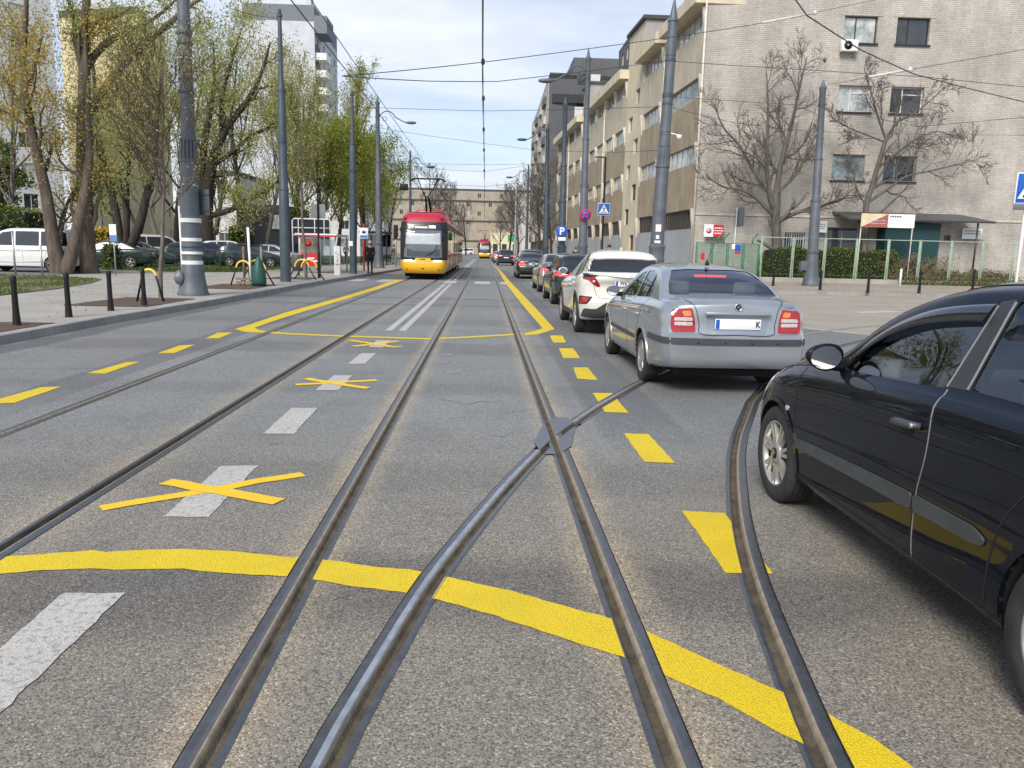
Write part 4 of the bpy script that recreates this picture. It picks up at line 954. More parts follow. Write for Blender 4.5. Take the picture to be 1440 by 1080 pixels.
    for xx in (-.45, -.15, .15, .45): tl = MB(); tl.lathe([(.010, -.002), (.010, -.016), (0, -.016)], 12, BLACK, c=(xx, c.hit((xx, .61), 'B')[0].y, .60), axis='Y'); tl.build('parking_sensor', root)
    an = MB(); an.lathe([(.03, 1.41), (.022, 1.45), (.006, 1.475), (0, 1.48)], 12, BLACK, c=(0, -1.0, 0)); an.tube((0, -1.0, 1.46), (.02, -1.22, 1.70), .0035, BLACK, .002, 6); an.build('antenna', root)
    bl = MB(); bl.bbox((0, -1.16, 1.285), (.40, .05, .03), LENSLIT, .008); bl.build('brake_light', root)
    for x in (-.38, .38): it = MB(); seat(it, x, -.15); it.build('seat', root)
    it = MB(); it.bbox((0, -.95, .55), (1.25, .5, .2), SEATF, .05); it.bbox((0, -1.2, .83), (1.25, .14, .5), SEATF, .05)
    for x in (-.42, .42): it.bbox((x, -1.25, 1.14), (.28, .08, .17), SEATF, .04)
    it.build('rear_seat', root)
    it = MB(); it.bbox((0, .72, .86), (1.36, .4, .2), MATS['dashboard_grey'], .06); it.build('dashboard', root)
    sh = MB(); sh.bbox((0, -1.52, 1.03), (1.2, .45, .03), SEATF, .01); sh.build('parcel_shelf', root)
    # mudflaps, exhaust, underbody
    mf = MB()
    for sg in (-1, 1): mf = MB(); mf.bx(sg * .66, sg * .84, -1.62, -1.60, .14, .36, BLACK); mf.build('mudflap', root)
    ub = MB(); ub.bx(-.58, .58, -2.1, 1.9, .20, .45, DARK); ub.tube((-.6, -1.255, .3), (.6, -1.255, .3), .05, DARK); ub.build('underbody', root)
    root.scale = (.945, .965, .972)
    return root
OCT = build_octavia()

# ---------------------------------------------------------------- generic cars
def tail(c, polys, mt=LENSR, lit=None):
    for pl in polys:
        for sg in (-1, 1):
            o = c.part('tail_light', c.patch([(sg * p[0], p[1]) for p in pl], 'B', mt, .008, .05, .02))
CACHE = {}
def simple_car(kind, sp, win, name, loc, rz, pm, label, group=None, tails=None, plate=None, lights=LENSR, cat='car', rim=ALLOY, extra=None, backglass=None, cladding=None, detail=True, style='five', frontglass=None):
    root = empty(name, loc, rz, label, cat, group)
    if kind in CACHE:
        slotn, src = CACHE[kind]
        for ch in kids(src):
            c = ch.copy(); COL.objects.link(c); c.parent = root
            for g in kids(ch): d = g.copy(); COL.objects.link(d); d.parent = c
            for i, ms in enumerate(c.material_slots):
                if ms.material == slotn: ms.link = 'OBJECT'; ms.material = pm
                elif ms.material in (LENSR, LENSLIT) and lights is not ms.material: ms.link = 'OBJECT'; ms.material = lights
        return root
    c = Car(sp, root, pm); c.cut()
    for sg, vw in ((-1, 'L'), (1, 'R')):
        for q in win: c.part('window', c.patch(roundp(q, .04), vw, GLASSO, .003, .09, .008))
        if cladding:
            mb = MB(); W = sp
            for y in (sp['ra'], sp['fa']): c.part('arch_lip', arch_lip(c, MB(), y, sp['arch'], cladding, .06, view=vw, off=.012))
            c.part('sill_trim', c.patch([(sp['fa'] - sp['arch'] - .02, .36), (sp['ra'] + sp['arch'] + .02, .36), (sp['ra'] + sp['arch'] + .02, .25), (sp['fa'] - sp['arch'] - .02, .25)], vw, cladding, .012, .09, .015))
        if detail:
            ym = (sp['fa'] + sp['ra']) / 2; b = pchip(sp['belt'])
            c.part('panel_gap', c.line([(sp['fa'] - .33, .85), (sp['fa'] - .38, .35)], vw, SEAM)); c.part('panel_gap', c.line([(ym - .28, b(ym) - .01), (ym - .28, .35)], vw, SEAM)); c.part('panel_gap', c.line([(sp['ra'] + .12, b(sp['ra']) - .01), (sp['ra'] + .32, .62), (sp['ra'] + .42, .35)], vw, SEAM))
            for y in (ym - .08, ym - .95):
                h0 = c.hit((y, b(y) - .13), vw)[0]; hm = MB(); hm.path([(h0.x, y + .09, h0.z), (h0.x + sg * .03, y + .06, h0.z), (h0.x + sg * .03, y - .05, h0.z), (h0.x, y - .08, h0.z)], .014, 6, pm); hm.build('door_handle', root)
        mirror(c, sp['mir'][0], sp['mir'][1], max(t[1] for t in sp['width']) - .07, sg, pm if detail else BLACK)
        for y in (sp['ra'], sp['fa']): wheel_objs(root, sg * (max(t[1] for t in sp['width']) - .105), y, sp['wz'], .20, sg, sp['wz'] * .66, style, rim)
    if frontglass: c.part('windscreen', c.patch(roundp(frontglass, .05), 'F', GLASSO, .003, .05, .008))
    if backglass: c.part('rear_window', c.patch(roundp(backglass, .05), 'B', GLASSO, .003, .035, .008))
    if tails: tail(c, tails, lights)
    if plate:
        y = c.hit((0, plate[0]), 'B')[0].y; plate_obj(root, 0, y - .008, plate[0], plate[1])
    hl = [(sp['width'][-1][1] - .02, .62), (sp['width'][-1][1] + .14, .66), (sp['width'][-1][1] + .14, .74), (sp['width'][-1][1] - .02, .68)]
    for sg in (-1, 1): c.part('headlight', c.patch([(sg * p[0], p[1]) for p in hl], 'F', LENSW, .006, .05, .01))
    c.part('grille', c.patch([(-.4, .42), (.4, .42), (.38, .54), (-.38, .54)], 'F', BLACK, .004, .08, .01))
    if extra: extra(c, root)
    ub = MB(); ub.bx(-.6, .6, sp['yr'] + .3, sp['yf'] - .3, .22, .5, DARK); ub.build('underbody', root)
    CACHE[kind] = (pm, root); return root
CHR = dict(yr=-2.16, yf=2.16, ra=-1.32, fa=1.32, wz=.345, arch=.385, sh=.13, tum=.52, bulge=.10, mid=.55,
    rear_in=[(.25, .12), (.45, .02), (.62, 0), (.74, .10), (.9, .10), (1.02, .02), (1.08, 0)],
    top=[(-2.16, 1.10), (-2.10, 1.125), (-1.96, 1.145), (-1.86, 1.185), (-1.62, 1.36), (-1.5, 1.46), (-1.40, 1.50), (-1.0, 1.545), (-.4, 1.565), (0, 1.54), (.35, 1.42), (.8, 1.17), (1.05, 1.05), (1.4, 1.0), (1.8, .93), (2.05, .80), (2.16, .62)],
    belt=[(-2.16, 1.03), (-1.9, 1.08), (-1.5, 1.12), (-1.0, 1.06), (-.3, 1.0), (.4, .97), (1.1, .95), (1.6, .88), (2.0, .72), (2.16, .58)],
    width=[(-2.16, .70), (-2.0, .80), (-1.7, .885), (-1.32, .90), (-.8, .875), (0, .86), (.9, .885), (1.32, .90), (1.7, .86), (2.0, .72), (2.16, .5)],
    bot=[(-2.16, .34), (-1.8, .27), (-1, .22), (1, .22), (2.16, .28)], mir=(.72, 1.10))
CLAD = mat('cladding_grey', (.045, .046, .048), .6, var=.15)
def chr_extra(c, root):
    # roof spoiler lip, tail wing, bumper, reflectors, badge
    root.scale = (.95, .98, 1)
    c.part('spoiler', c.patch(roundp([(-.60, -1.36), (.60, -1.36), (.66, -1.54), (.5, -1.60), (-.5, -1.60), (-.66, -1.54)], .05), 'T', c.paint, .03, .06, .04))
    c.part('tail_wing', c.patch(roundp([(-.72, 1.09), (-.45, 1.115), (0, 1.125), (.45, 1.115), (.72, 1.09), (.45, 1.075), (-.45, 1.075)], .02), 'B', c.paint, .03, .05, .04))
    c.part('bumper', c.patch(roundp([(-.80, .50), (-.60, .50), (-.42, .62), (.42, .62), (.60, .50), (.80, .50), (.84, .34), (-.84, .34)], .03), 'B', CLAD, .012, .06, .02))
    c.part('bumper', c.patch(roundp([(-.30, .60), (.30, .60), (.34, .42), (-.34, .42)], .03), 'B', BLACK, .02, .06, .02))
    for sg in (-1, 1):
        c.part('reflector', c.patch(roundp([(sg * .66, .71), (sg * .87, .72), (sg * .875, .56), (sg * .76, .58)], .02), 'B', BLACK, .006, .05, .02)); c.part('reflector', c.patch(roundp([(sg * .69, .70), (sg * .85, .70), (sg * .86, .575), (sg * .77, .60)], .02), 'B', LENSR, .012, .05, .02))
        c.part('tail_light', c.patch(roundp([(sg * .40, 1.125), (sg * .80, 1.11), (sg * .80, 1.04), (sg * .60, 1.07)], .015), 'B', BLACK, .010, .03, .02))
    ye = c.hit((0, 1.04), 'B')[0].y; eb = MB()
    for (w_, h_) in ((.062, .040), (.026, .039)): eb.path([(w_ * math.cos(a * PI / 10), ye - .02, .045 + 1.0 + h_ * math.sin(a * PI / 10)) for a in range(21)], .005, 6, CHROME, caps=False)
    eb.path([(.045 * math.cos(a * PI / 10), ye - .02, 1.072 + .013 * math.sin(a * PI / 10)) for a in range(21)], .004, 6, CHROME, caps=False); eb.build('badge', root)
    c.part('panel_gap', c.line([(-.66, .99), (-.60, .78), (-.46, .69), (.46, .69), (.60, .78), (.66, .99)], 'B', SEAM, .008))
    an = MB(); an.box((0, -1.15, 1.575), (.03, .14, .05), c.paint); an.build('antenna', root)
    for k in (-1, 1): b_ = MB(); b_.bbox((k * .36, -1.45, 1.38), (.2, .02, .08), SEATF, .02)
simple_car('chr', CHR, [[(.66, 1.0), (.35, 1.25), (.05, 1.44), (-.35, 1.49), (-.75, 1.46), (-1.05, 1.36), (-1.15, 1.16), (-.4, 1.04)]], 'white_crossover', (2.56, 15.9, 0), R_(0.3), paint('chr_white', (.70, .69, .62), 0, .35),
    'white crossover car with black rear window, third largest car in the queue', None, [roundp([(.90, 1.10), (.64, 1.085), (.52, .90), (.58, .885), (.74, 1.0), (.90, 1.03)], .015)], (.965, 'WE 3'), LENSR,
    extra=chr_extra, backglass=[(-.74, 1.15), (.74, 1.15), (.70, 1.28), (.63, 1.44), (-.63, 1.44), (-.70, 1.28)], cladding=CLAD)
SUV = dict(yr=-2.15, yf=2.15, ra=-1.3, fa=1.3, wz=.345, arch=.385, sh=.09, tum=.38, bulge=.07, mid=.5,
    top=[(-2.15, 1.02), (-2.10, 1.10), (-1.98, 1.28), (-1.85, 1.48), (-1.7, 1.57), (-1.2, 1.61), (-.3, 1.63), (.15, 1.58), (.5, 1.42), (.95, 1.15), (1.1, 1.08), (1.6, 1.02), (1.95, .92), (2.15, .68)],
    belt=[(-2.15, .98), (-1.9, 1.08), (-1.3, 1.08), (-.3, 1.05), (.6, 1.02), (1.1, 1.0), (1.7, .92), (2.15, .64)],
    width=[(-2.15, .78), (-1.9, .86), (-1.3, .895), (1.3, .895), (1.8, .84), (2.15, .6)], bot=[(-2.15, .36), (-1.6, .26), (1.6, .24), (2.15, .3)], mir=(.66, 1.16))
EST = dict(SUV, top=[(y, z * .9) for y, z in SUV['top']], belt=[(y, z * .9) for y, z in SUV['belt']], mir=(.66, 1.05), wz=.32, arch=.36)
SEDAN = dict(yr=-2.30, yf=2.20, ra=-1.33, fa=1.35, wz=.315, arch=.35, sh=.10, tum=.5, bulge=.07, mid=.45,
    rear_in=[(.25, .08), (.45, .0), (.66, .0), (.72, .06), (.95, .10), (1.03, .11)],
    top=[(-2.30, .99), (-2.22, 1.03), (-1.9, 1.06), (-1.65, 1.09), (-1.45, 1.17), (-1.1, 1.34), (-.8, 1.415), (-.4, 1.44), (0, 1.43), (.3, 1.35), (.65, 1.16), (.95, 1.0), (1.4, .93), (1.9, .82), (2.12, .68), (2.20, .55)],
    belt=[(-2.30, .94), (-2.0, .98), (-1.3, .98), (-.3, .94), (.9, .89), (1.5, .83), (2.2, .5)],
    width=[(-2.30, .76), (-2.1, .84), (-1.4, .89), (1.3, .89), (1.8, .82), (2.2, .56)], bot=[(-2.30, .30), (-1.6, .22), (1.6, .21), (2.2, .26)], mir=(.66, .99))
HATCH = dict(SEAT_SP); HATCH['mir'] = (.60, 1.0)
VAN = dict(yr=-2.3, yf=2.3, ra=-1.5, fa=1.45, wz=.33, arch=.37, sh=.07, tum=.22, bulge=.05, mid=.5,
    top=[(-2.3, 1.35), (-2.27, 1.6), (-2.2, 1.78), (-2.0, 1.84), (-1, 1.87), (.2, 1.86), (.7, 1.74), (1.2, 1.36), (1.45, 1.16), (1.9, 1.06), (2.2, .9), (2.3, .7)],
    belt=[(-2.3, 1.08), (0, 1.08), (1.2, 1.06), (1.8, .96), (2.3, .66)], width=[(-2.3, .86), (-2.0, .91), (1.4, .91), (2.0, .84), (2.3, .66)], bot=[(-2.3, .30), (-1.5, .24), (1.6, .24), (2.3, .3)], mir=(1.05, 1.22))
SUVW = [[(.72, 1.06), (.42, 1.30), (.12, 1.49), (-.28, 1.53), (-.30, 1.09)], [(-.36, 1.09), (-.34, 1.53), (-.95, 1.53), (-1.0, 1.11)], [(-1.07, 1.12), (-1.02, 1.52), (-1.45, 1.49), (-1.75, 1.30), (-1.70, 1.13)]]
SEDW = [[(.62, .945), (.35, 1.12), (.08, 1.28), (-.25, 1.33), (-.28, .97)], [(-.34, .98), (-.32, 1.335), (-.72, 1.33), (-1.05, 1.23), (-1.30, 1.03)]]
HATW = [[(.62, .935), (.42, 1.08), (.12, 1.24), (-.30, 1.335), (-.42, .985)], [(-.52, 1.0), (-.46, 1.34), (-.95, 1.34), (-1.3, 1.25), (-1.36, 1.03)]]
VANW = [[(1.18, 1.12), (.85, 1.42), (.55, 1.66), (.1, 1.72), (.08, 1.12)], [(.0, 1.12), (.02, 1.72), (-.95, 1.72), (-.97, 1.12)], [(-1.05, 1.12), (-1.03, 1.72), (-2.05, 1.70), (-2.15, 1.14)]]
SEDT = [roundp([(.50, .93), (.78, .90), (.80, .74), (.48, .76)], .02)]
SUVT = [roundp([(.42, 1.03), (.84, 1.06), (.86, .94), (.5, .90)], .02)]
SUVB = [(-.62, 1.14), (.62, 1.14), (.54, 1.5), (-.54, 1.5)]; SEDB = [(-.64, 1.11), (.64, 1.11), (.5, 1.37), (-.5, 1.37)]; HATB = [(-.55, 1.04), (.55, 1.04), (.47, 1.32), (-.47, 1.32)]; VANB = [(-.68, 1.16), (.68, 1.16), (.64, 1.68), (-.64, 1.68)]
SEDF = [(-.62, 1.02), (.62, 1.02), (.50, 1.36), (-.50, 1.36)]; SUVF = [(-.66, 1.16), (.66, 1.16), (.55, 1.52), (-.55, 1.52)]; VANF = [(-.7, 1.30), (.7, 1.30), (.62, 1.74), (-.62, 1.74)]
PB = paint('black_car_paint', (.012, .013, .016)); PS = paint('silver_car_paint', (.42, .43, .43), .6, .35); PW = paint('white_car_paint', (.72, .72, .70)); PG = paint('green_black_car_paint', (.012, .03, .028)); PD = paint('dark_blue_car_paint', (.02, .028, .045)); PR = paint('red_car_paint', (.35, .02, .02)); PGR = paint('grey_car_paint', (.13, .14, .15), .5)
Q = 'cars queueing in the right-hand lane'
simple_car('est', EST, [[(y, z * .9) for y, z in q] for q in SUVW], 'black_estate_car', (2.80, 23.75, 0), R_(0.5), PB, 'black estate car with lit tail lights just ahead of the white crossover', Q, [[(x, z * .9) for x, z in q] for q in SUVT], (.72, None), LENSLIT, backglass=[(x, z * .9) for x, z in SUVB], frontglass=[(x, z * .9) for x, z in SUVF])
simple_car('sedan', SEDAN, SEDW, 'silver_saloon', (2.86, 30.5, 0), R_(0.5), PS, 'silver saloon with red tail lights between two black cars in the queue', Q, SEDT, (.80, None), LENSLIT, backglass=SEDB, frontglass=SEDF)
simple_car('sedan', SEDAN, SEDW, 'black_saloon', (2.62, 44.6, 0), R_(0.5), PB, 'black saloon with round red lights and a gap of empty road behind it', Q, lights=LENSLIT)
simple_car('suv', SUV, SUVW, 'silver_car', (3.05, 52.0, 0), 0, PGR, 'grey car mostly hidden ahead of the black saloon beside the kerb', Q, SUVT, (.80, None), LENSR, backglass=SUVB, frontglass=SUVF)
simple_car('hatch', HATCH, HATW, 'white_hatchback', (3.2, 60.5, 0), 0, PW, 'small white roofed car beyond the black saloon', Q, [roundp([(.50, .93), (.72, .90), (.72, .74), (.52, .76)], .02)], None, LENSLIT, backglass=HATB, frontglass=[(-.6, 1.05), (.6, 1.05), (.5, 1.34), (-.5, 1.34)])
simple_car('suv', SUV, SUVW, 'dark_estate_car', (2.15, 82, 0), R_(.6), PD, 'dark car with red brake lights close behind the distant tram lane', Q, lights=LENSLIT)
simple_car('sedan', SEDAN, SEDW, 'silver_saloon', (1.95, 96, 0), R_(.6), PS, 'silver car with glowing brake lights directly right of the far tram', Q, lights=LENSLIT)
simple_car('hatch', HATCH, HATW, 'red_hatchback', (1.85, 110, 0), R_(.6), PR, 'farthest car of the queue, reddish, touching the far tram in view', Q, lights=LENSLIT)

# ---------------------------------------------------------------- trams
TRY = mat('tram_yellow', (.80, .42, .012), .35, var=.04, coat=.6); TRR = mat('tram_red', (.42, .012, .03), .35, var=.06, coat=.5)
TRG = mat('tram_glass', (.010, .013, .014), .04, var=.2, spec=.8); TRB = mat('tram_black', (.016, .016, .017), .35, var=.1)
TRW = mat('tram_windscreen', (.10, .125, .14), .05, var=.3, vscale=1.2, coat=1.0); TRS = mat('tram_shade_blind', (.42, .45, .47), .25, var=.1, coat=1.0)
LED = mat('tram_display', (.8, .8, .78), .5, emit=((1, .98, .9), 1.2)); HLIT = mat('headlamp_lit', (.8, .8, .78), .3, emit=((1, .96, .86), 1.6))
def tram_section(sp_y, length, W=1.175):
    """rounded box section profile; the front nose is shaped by rows (z, width, y)"""
def build_tram(loc, label, detail, L=26):
    root = empty('yellow_red_tram', loc, 0, label, 'tram')
    W = 1.175
    # nose rows: z, halfwidth, front offset (towards the camera is -y)
    rows = [(.30, 1.0, .20), (.42, 1.10, .05), (.62, 1.165, .0), (.86, 1.17, .02), (.95, 1.175, .06), (1.15, 1.175, .08), (1.6, 1.175, .13), (2.1, 1.175, .22), (2.45, 1.17, .31), (2.72, 1.14, .38), (2.80, 1.13, .40), (3.0, 1.06, .50), (3.17, .93, .66), (3.26, .76, .95)]
    nk = 14
    def ring(r):
        z, w, y = r; out = []
        for k in range(nk + 1):
            a = -PI / 2 + PI * k / nk; s_, c_ = math.sin(a), math.cos(a); e = .38
            out.append((w * math.copysign(abs(s_) ** e, s_), y + (.95 - y) * (1 - abs(c_) ** .8), z))
        return out
    R_s = [ring(r) for r in rows]
    def band(i0, i1, mt, name, scale=1.0):
        mb = MB(); vs = [p for r in R_s[i0:i1 + 1] for p in r]; n = nk + 1
        mb.add(vs, [(a * n + k, a * n + k + 1, (a + 1) * n + k + 1, (a + 1) * n + k) for a in range(i1 - i0) for k in range(nk)], mt, True); return mb.build(name, root, auto=40)
    band(0, 4, TRY, 'bumper'); band(4, 10, TRB, 'cab_front'); rf = band(10, 13, TRR, 'roof_front')
    side = [(.30, 1.0), (.42, 1.10), (.62, 1.165), (1.1, W), (2.4, W), (2.80, 1.13), (3.0, 1.06), (3.17, .93), (3.26, .76)]
    gaps = []; nsec = 3 if L > 20 else 2; sl = (L - .95) / nsec
    mb = MB()
    for q in range(nsec):
        y0, y1 = .95 + q * sl, .95 + (q + 1) * sl - (.5 if q < nsec - 1 else 0)
        for s_ in (-1, 1):
            for i in range(len(side) - 1):
                (za, wa), (zb, wb) = side[i], side[i + 1]; mt = TRY if zb <= 1.15 else (TRR if za >= 2.8 else TRB)
                v = [(s_ * wa, y0, za), (s_ * wa, y1, za), (s_ * wb, y1, zb), (s_ * wb, y0, zb)]
                mb.add(v if s_ > 0 else v[::-1], [(0, 1, 2, 3)], mt)
        mb.quad((-.76, y0, 3.26), (.76, y0, 3.26), (.76, y1, 3.26), (-.76, y1, 3.26), TRR)
        for yy in ((y1,) if q == 0 else (y0 + .001, y1)): mb.add([(s_ * w_, yy, z) for s_, lst in ((1, side), (-1, side[::-1])) for z, w_ in lst], [tuple(range(2 * len(side)))], TRB)
        if q < nsec - 1:
            for k in range(5): mb.bx(-1.08, 1.08, y1 + .02 + k * .1, y1 + .08 + k * .1, .4, 3.1, TRB)
    mb.build('body', root)
    for q in range(nsec):      # side windows and doors of each section
        y0 = .95 + q * sl
        for s_ in (-1, 1):
            n = int(sl / 1.5)
            for k in range(n):
                ya = y0 + .35 + k * (sl - .9) / n; yb = ya + (sl - .9) / n - .12; dr = (k % 3 == 1)
                g = MB(); z0 = .55 if dr else 1.25; g.bx(s_ * (W - .02), s_ * (W + .008), ya, yb, z0, 2.45, TRG); o = g.build('door' if dr else 'window', root)
                if dr: d = MB(); d.bx(s_ * (W + .006), s_ * (W + .012), ya, yb, .5, 1.2, mat('tram_pink_advert', (.55, .25, .27), .4, var=.3, vscale=3)); d.bx(s_ * (W + .006), s_ * (W + .014), (ya + yb) / 2 - .02, (ya + yb) / 2 + .02, .5, 2.4, BLACK); d.build('door_panel', o)
    for q in range(nsec):
        for yy in (1.6, sl - 1.6):
            bg_ = MB(); bg_.bx(-.95, .95, q * sl + yy - .7, q * sl + yy + .7, .12, .5, DARK)
            for s_ in (-.72, .72): bg_.lathe([(.28, -.06), (.30, .06)], 18, STEEL, c=(s_, q * sl + yy, .30), axis='X')
            bg_.build('bogie', root)
    # windscreen: lower dark glass and upper pale blind behind glass
    def on_nose(x, z):
        for i in range(len(rows) - 1):
            if rows[i][0] <= z <= rows[i + 1][0]:
                t = (z - rows[i][0]) / (rows[i + 1][0] - rows[i][0]); w = rows[i][1] * (1 - t) + rows[i + 1][1] * t; y = rows[i][2] * (1 - t) + rows[i + 1][2] * t
                s_ = min(.999, (abs(x) / w) ** (1 / .38)); c_ = math.sqrt(1 - s_ * s_); return y + (.95 - y) * (1 - c_ ** .8)
        return 0
    def nose_patch(poly, mt, off, name, parent=root, step=.1):
        mb = MB(); P_ = ccw(roundp(poly, .06)); xs = [p[0] for p in P_]; zs = [p[1] for p in P_]; ex = [(x, z) for x in np.arange(min(xs), max(xs), step) for z in np.arange(min(zs), max(zs), step) if inpoly((x, z), P_)]
        v, f, o = cdt([P_], ex); mb.add([(p[0], on_nose(p[0], p[1]) - off, p[1]) for p in v], [tuple(a) for a, b_ in zip(f, o) if b_], mt, True); return mb.build(name, parent)
    wsn = nose_patch([(-.93, 1.08), (.93, 1.08), (.88, 2.40), (-.88, 2.40)], TRW, .012, 'windscreen')
    nose_patch([(-.86, 1.72), (.86, 1.72), (.83, 2.28), (-.83, 2.28)], TRS, .016, 'sun_blind', wsn)
    nose_patch([(-.80, 1.12), (.82, 1.12), (.80, 1.5), (-.78, 1.5)], mat('tram_dash', (.05, .06, .065), .3), .0145, 'dashboard', wsn)
    ds = nose_patch([(-.90, 2.42), (.90, 2.42), (.86, 2.70), (-.86, 2.70)], mat('display_black', (.03, .035, .04), .2), .012, 'destination_display')
    if detail:
        y = on_nose(.5, 2.56) - .03
        text('24', .24, LED, basis((-.60, y - .02, 2.565), (1, 0, 0), (0, .25, 1)), ds, bold=.004)
        for (x0, x1, z0, z1) in ((-.40, .25, 2.50, 2.56), (.28, .62, 2.57, 2.63), (.28, .62, 2.50, 2.555)):
            n = int((x1 - x0) / .055); tb = MB()
            for k in range(n): tb.bx(x0 + k * .055, x0 + k * .055 + .038, y - .004, y + .004, z0, z1 - (.012 if k % 3 else 0), LED)
            tb.build('destination_lettering', ds)
        wp = MB(); wp.path([(.10, on_nose(.1, 1.12) - .03, 1.12), (.60, on_nose(.6, 1.5) - .04, 1.45), (.68, on_nose(.68, 1.6) - .04, 1.72)], .012, 6, BLACK); wp.path([(.3, on_nose(.3, 1.12) - .03, 1.14), (.62, on_nose(.62, 1.5) - .04, 1.48)], .010, 6, BLACK); wp.build('wiper', root)
        nose_patch([(-.38, .90), (.38, .90), (.38, 1.06), (-.38, 1.06)], mat('tram_number_panel', (.62, .36, .02), .4), .014, 'number_panel')
        nb = MB()
        for k in range(4): nb.bx(-.14 + k * .075, -.09 + k * .075, -.012 + on_nose(.1, .98) - .012, on_nose(.1, .98), .955, 1.02, BLACK)
        nb.build('fleet_number', root)
        lg = MB(); lg.bx(-.05, .05, on_nose(0, .55) - .02, on_nose(0, .55), .52, .57, BLACK); lg.build('badge', root)
        for s_ in (-1, 1): k_ = MB(); k_.lathe([(.03, -.02), (.03, .05)], 12, BLACK, c=(s_ * .78, on_nose(.78, .5), .50), axis='Y'); k_.build('tow_point', root)
        for s_ in (-1, 1):
            vb = MB()
            for a in range(3):
                for b_ in range(3): vb.box((s_ * (.82 + .06 * a), on_nose(.9, 2.92) - .01, 2.86 + .055 * b_), (.045, .04, .035), MATS['red_paint'] if 0 else BLACK)
            vb.build('vent', root)
    for s_ in (-1, 1):
        nose_patch([(s_ * .42, .93), (s_ * .90, .95), (s_ * .92, 1.05), (s_ * .42, 1.05)], BLACK, .01, 'headlight_housing')
        nose_patch([(s_ * .48, .87), (s_ * .92, .88), (s_ * .92, .955), (s_ * .50, .955)], HLIT, .02, 'headlight')
        mm = MB(); mm.path([(s_ * 1.0, .35, 2.42), (s_ * 1.28, .10, 2.40), (s_ * 1.33, .08, 2.30)], .018, 6, BLACK); mm.bbox((s_ * 1.33, .08, 2.12), (.16, .10, .40), BLACK, .03); mm.build('mirror', root)
    # pantograph
    pg = MB(); py_ = 3.2
    pg.bx(-.75, .75, py_ - .9, py_ + .9, 3.30, 3.36, TRB)
    for s_ in (-1, 1): pg.tube((s_ * .12, py_ + .8, 3.4), (s_ * .06, py_ - .6, 4.15), .05, BLACK); pg.path([(s_ * .05, py_ - .6, 4.15), (s_ * .30, py_ - .2, 4.55), (s_ * .52, py_ + .2, 5.08)], .028, 6, BLACK)
    pg.tube((-.3, py_ - .2, 4.52), (.3, py_ - .2, 4.52), .02, BLACK)
    for d_ in (0, .35): pg.path([(-.92, py_ + d_, 4.98), (-.7, py_ + d_, 5.10), (.7, py_ + d_, 5.10), (.92, py_ + d_, 4.98)], .028, 6, BLACK)
    pg.build('pantograph', root)
    rb = MB(); rb.bbox((0, 7.5, 3.42), (1.5, 4.5, .35), TRR, .08); rb.build('roof_unit', root); rb = MB(); rb.bbox((0, 15.5, 3.42), (1.5, 4.0, .35), TRR, .08); rb.build('roof_unit', root)
    return root
build_tram((-3.03, 38.3, 0), 'yellow tram with red roof showing route 24, facing the camera on the left track', True)
build_tram((-.10, 143, 0), 'small distant yellow and red tram straight ahead at the end of the street', False, 18)
# ================================================================== BUILDINGS
def facade(root, name, o, ux, w, z0, z1, ops, mt, depth=.18, revmt=None, wins='window', split_z=None):
    """wall plane from point o along unit vector ux (outward normal to the right of ux turned -90deg), with real openings
    ops: (x0,x1,za,zb,style)"""
    ux = Vector((ux[0], ux[1], 0)).normalized(); nrm = Vector((ux.y, -ux.x, 0)); O = Vector((o[0], o[1], 0))
    xs = sorted({0.0, w, *[round(a, 4) for q in ops for a in q[:2]]}); zs = sorted({z0, z1, *[round(a, 4) for q in ops for a in q[2:4]], *([s for s in (split_z or {}) if isinstance(s, float)])})
    P = lambda x, z, d=0: O + ux * x - nrm * d + Vector((0, 0, z))
    mb = MB(); mts = sorted((split_z or {}).items())
    for i in range(len(xs) - 1):
        for k in range(len(zs) - 1):
            cx, cz = (xs[i] + xs[i + 1]) / 2, (zs[k] + zs[k + 1]) / 2
            if any(q[0] < cx < q[1] and q[2] < cz < q[3] for q in ops): continue
            m_ = mt
            for zlim, mm in mts:
                if cz < zlim: m_ = mm; break
            mb.quad(P(xs[i], zs[k]), P(xs[i + 1], zs[k]), P(xs[i + 1], zs[k + 1]), P(xs[i], zs[k + 1]), m_)
    rm = revmt or mt
    for q in ops:
        a, b_, c, d = q[:4]
        mb.quad(P(a, c), P(a, d), P(a, d, depth), P(a, c, depth), rm); mb.quad(P(b_, c), P(b_, c, depth), P(b_, d, depth), P(b_, d), rm)
        mb.quad(P(a, c), P(a, c, depth), P(b_, c, depth), P(b_, c), rm); mb.quad(P(a, d), P(b_, d), P(b_, d, depth), P(a, d, depth), rm)
    if name: mb.build(name, root)
    for q in ops: window(root, P, q, depth, wins)
WFR = mat('window_frame_dark', (.025, .027, .03), .4); WFW = mat('window_frame_white', (.62, .62, .6), .5, var=.1); WFO = mat('window_frame_old', (.30, .28, .25), .7, var=.3)
GW1 = mat('window_glass_dark', (.03, .04, .048), .06, var=.6, vscale=.8, spec=.8)
GW2 = mat('window_glass_pale', (.23, .30, .31), .1, var=.5, vscale=1.1, spec=.8, var2=(.08, .11, .12), v2scale=1.6)
GW3 = mat('window_curtained', (.46, .50, .48), .25, var=.3, vscale=2.5, coat=1.0, var2=(.14, .17, .17), v2scale=1.3)
GW4 = mat('window_slats_brown', (.075, .06, .05), .5, var=.5, vscale=2.2, coat=.3)
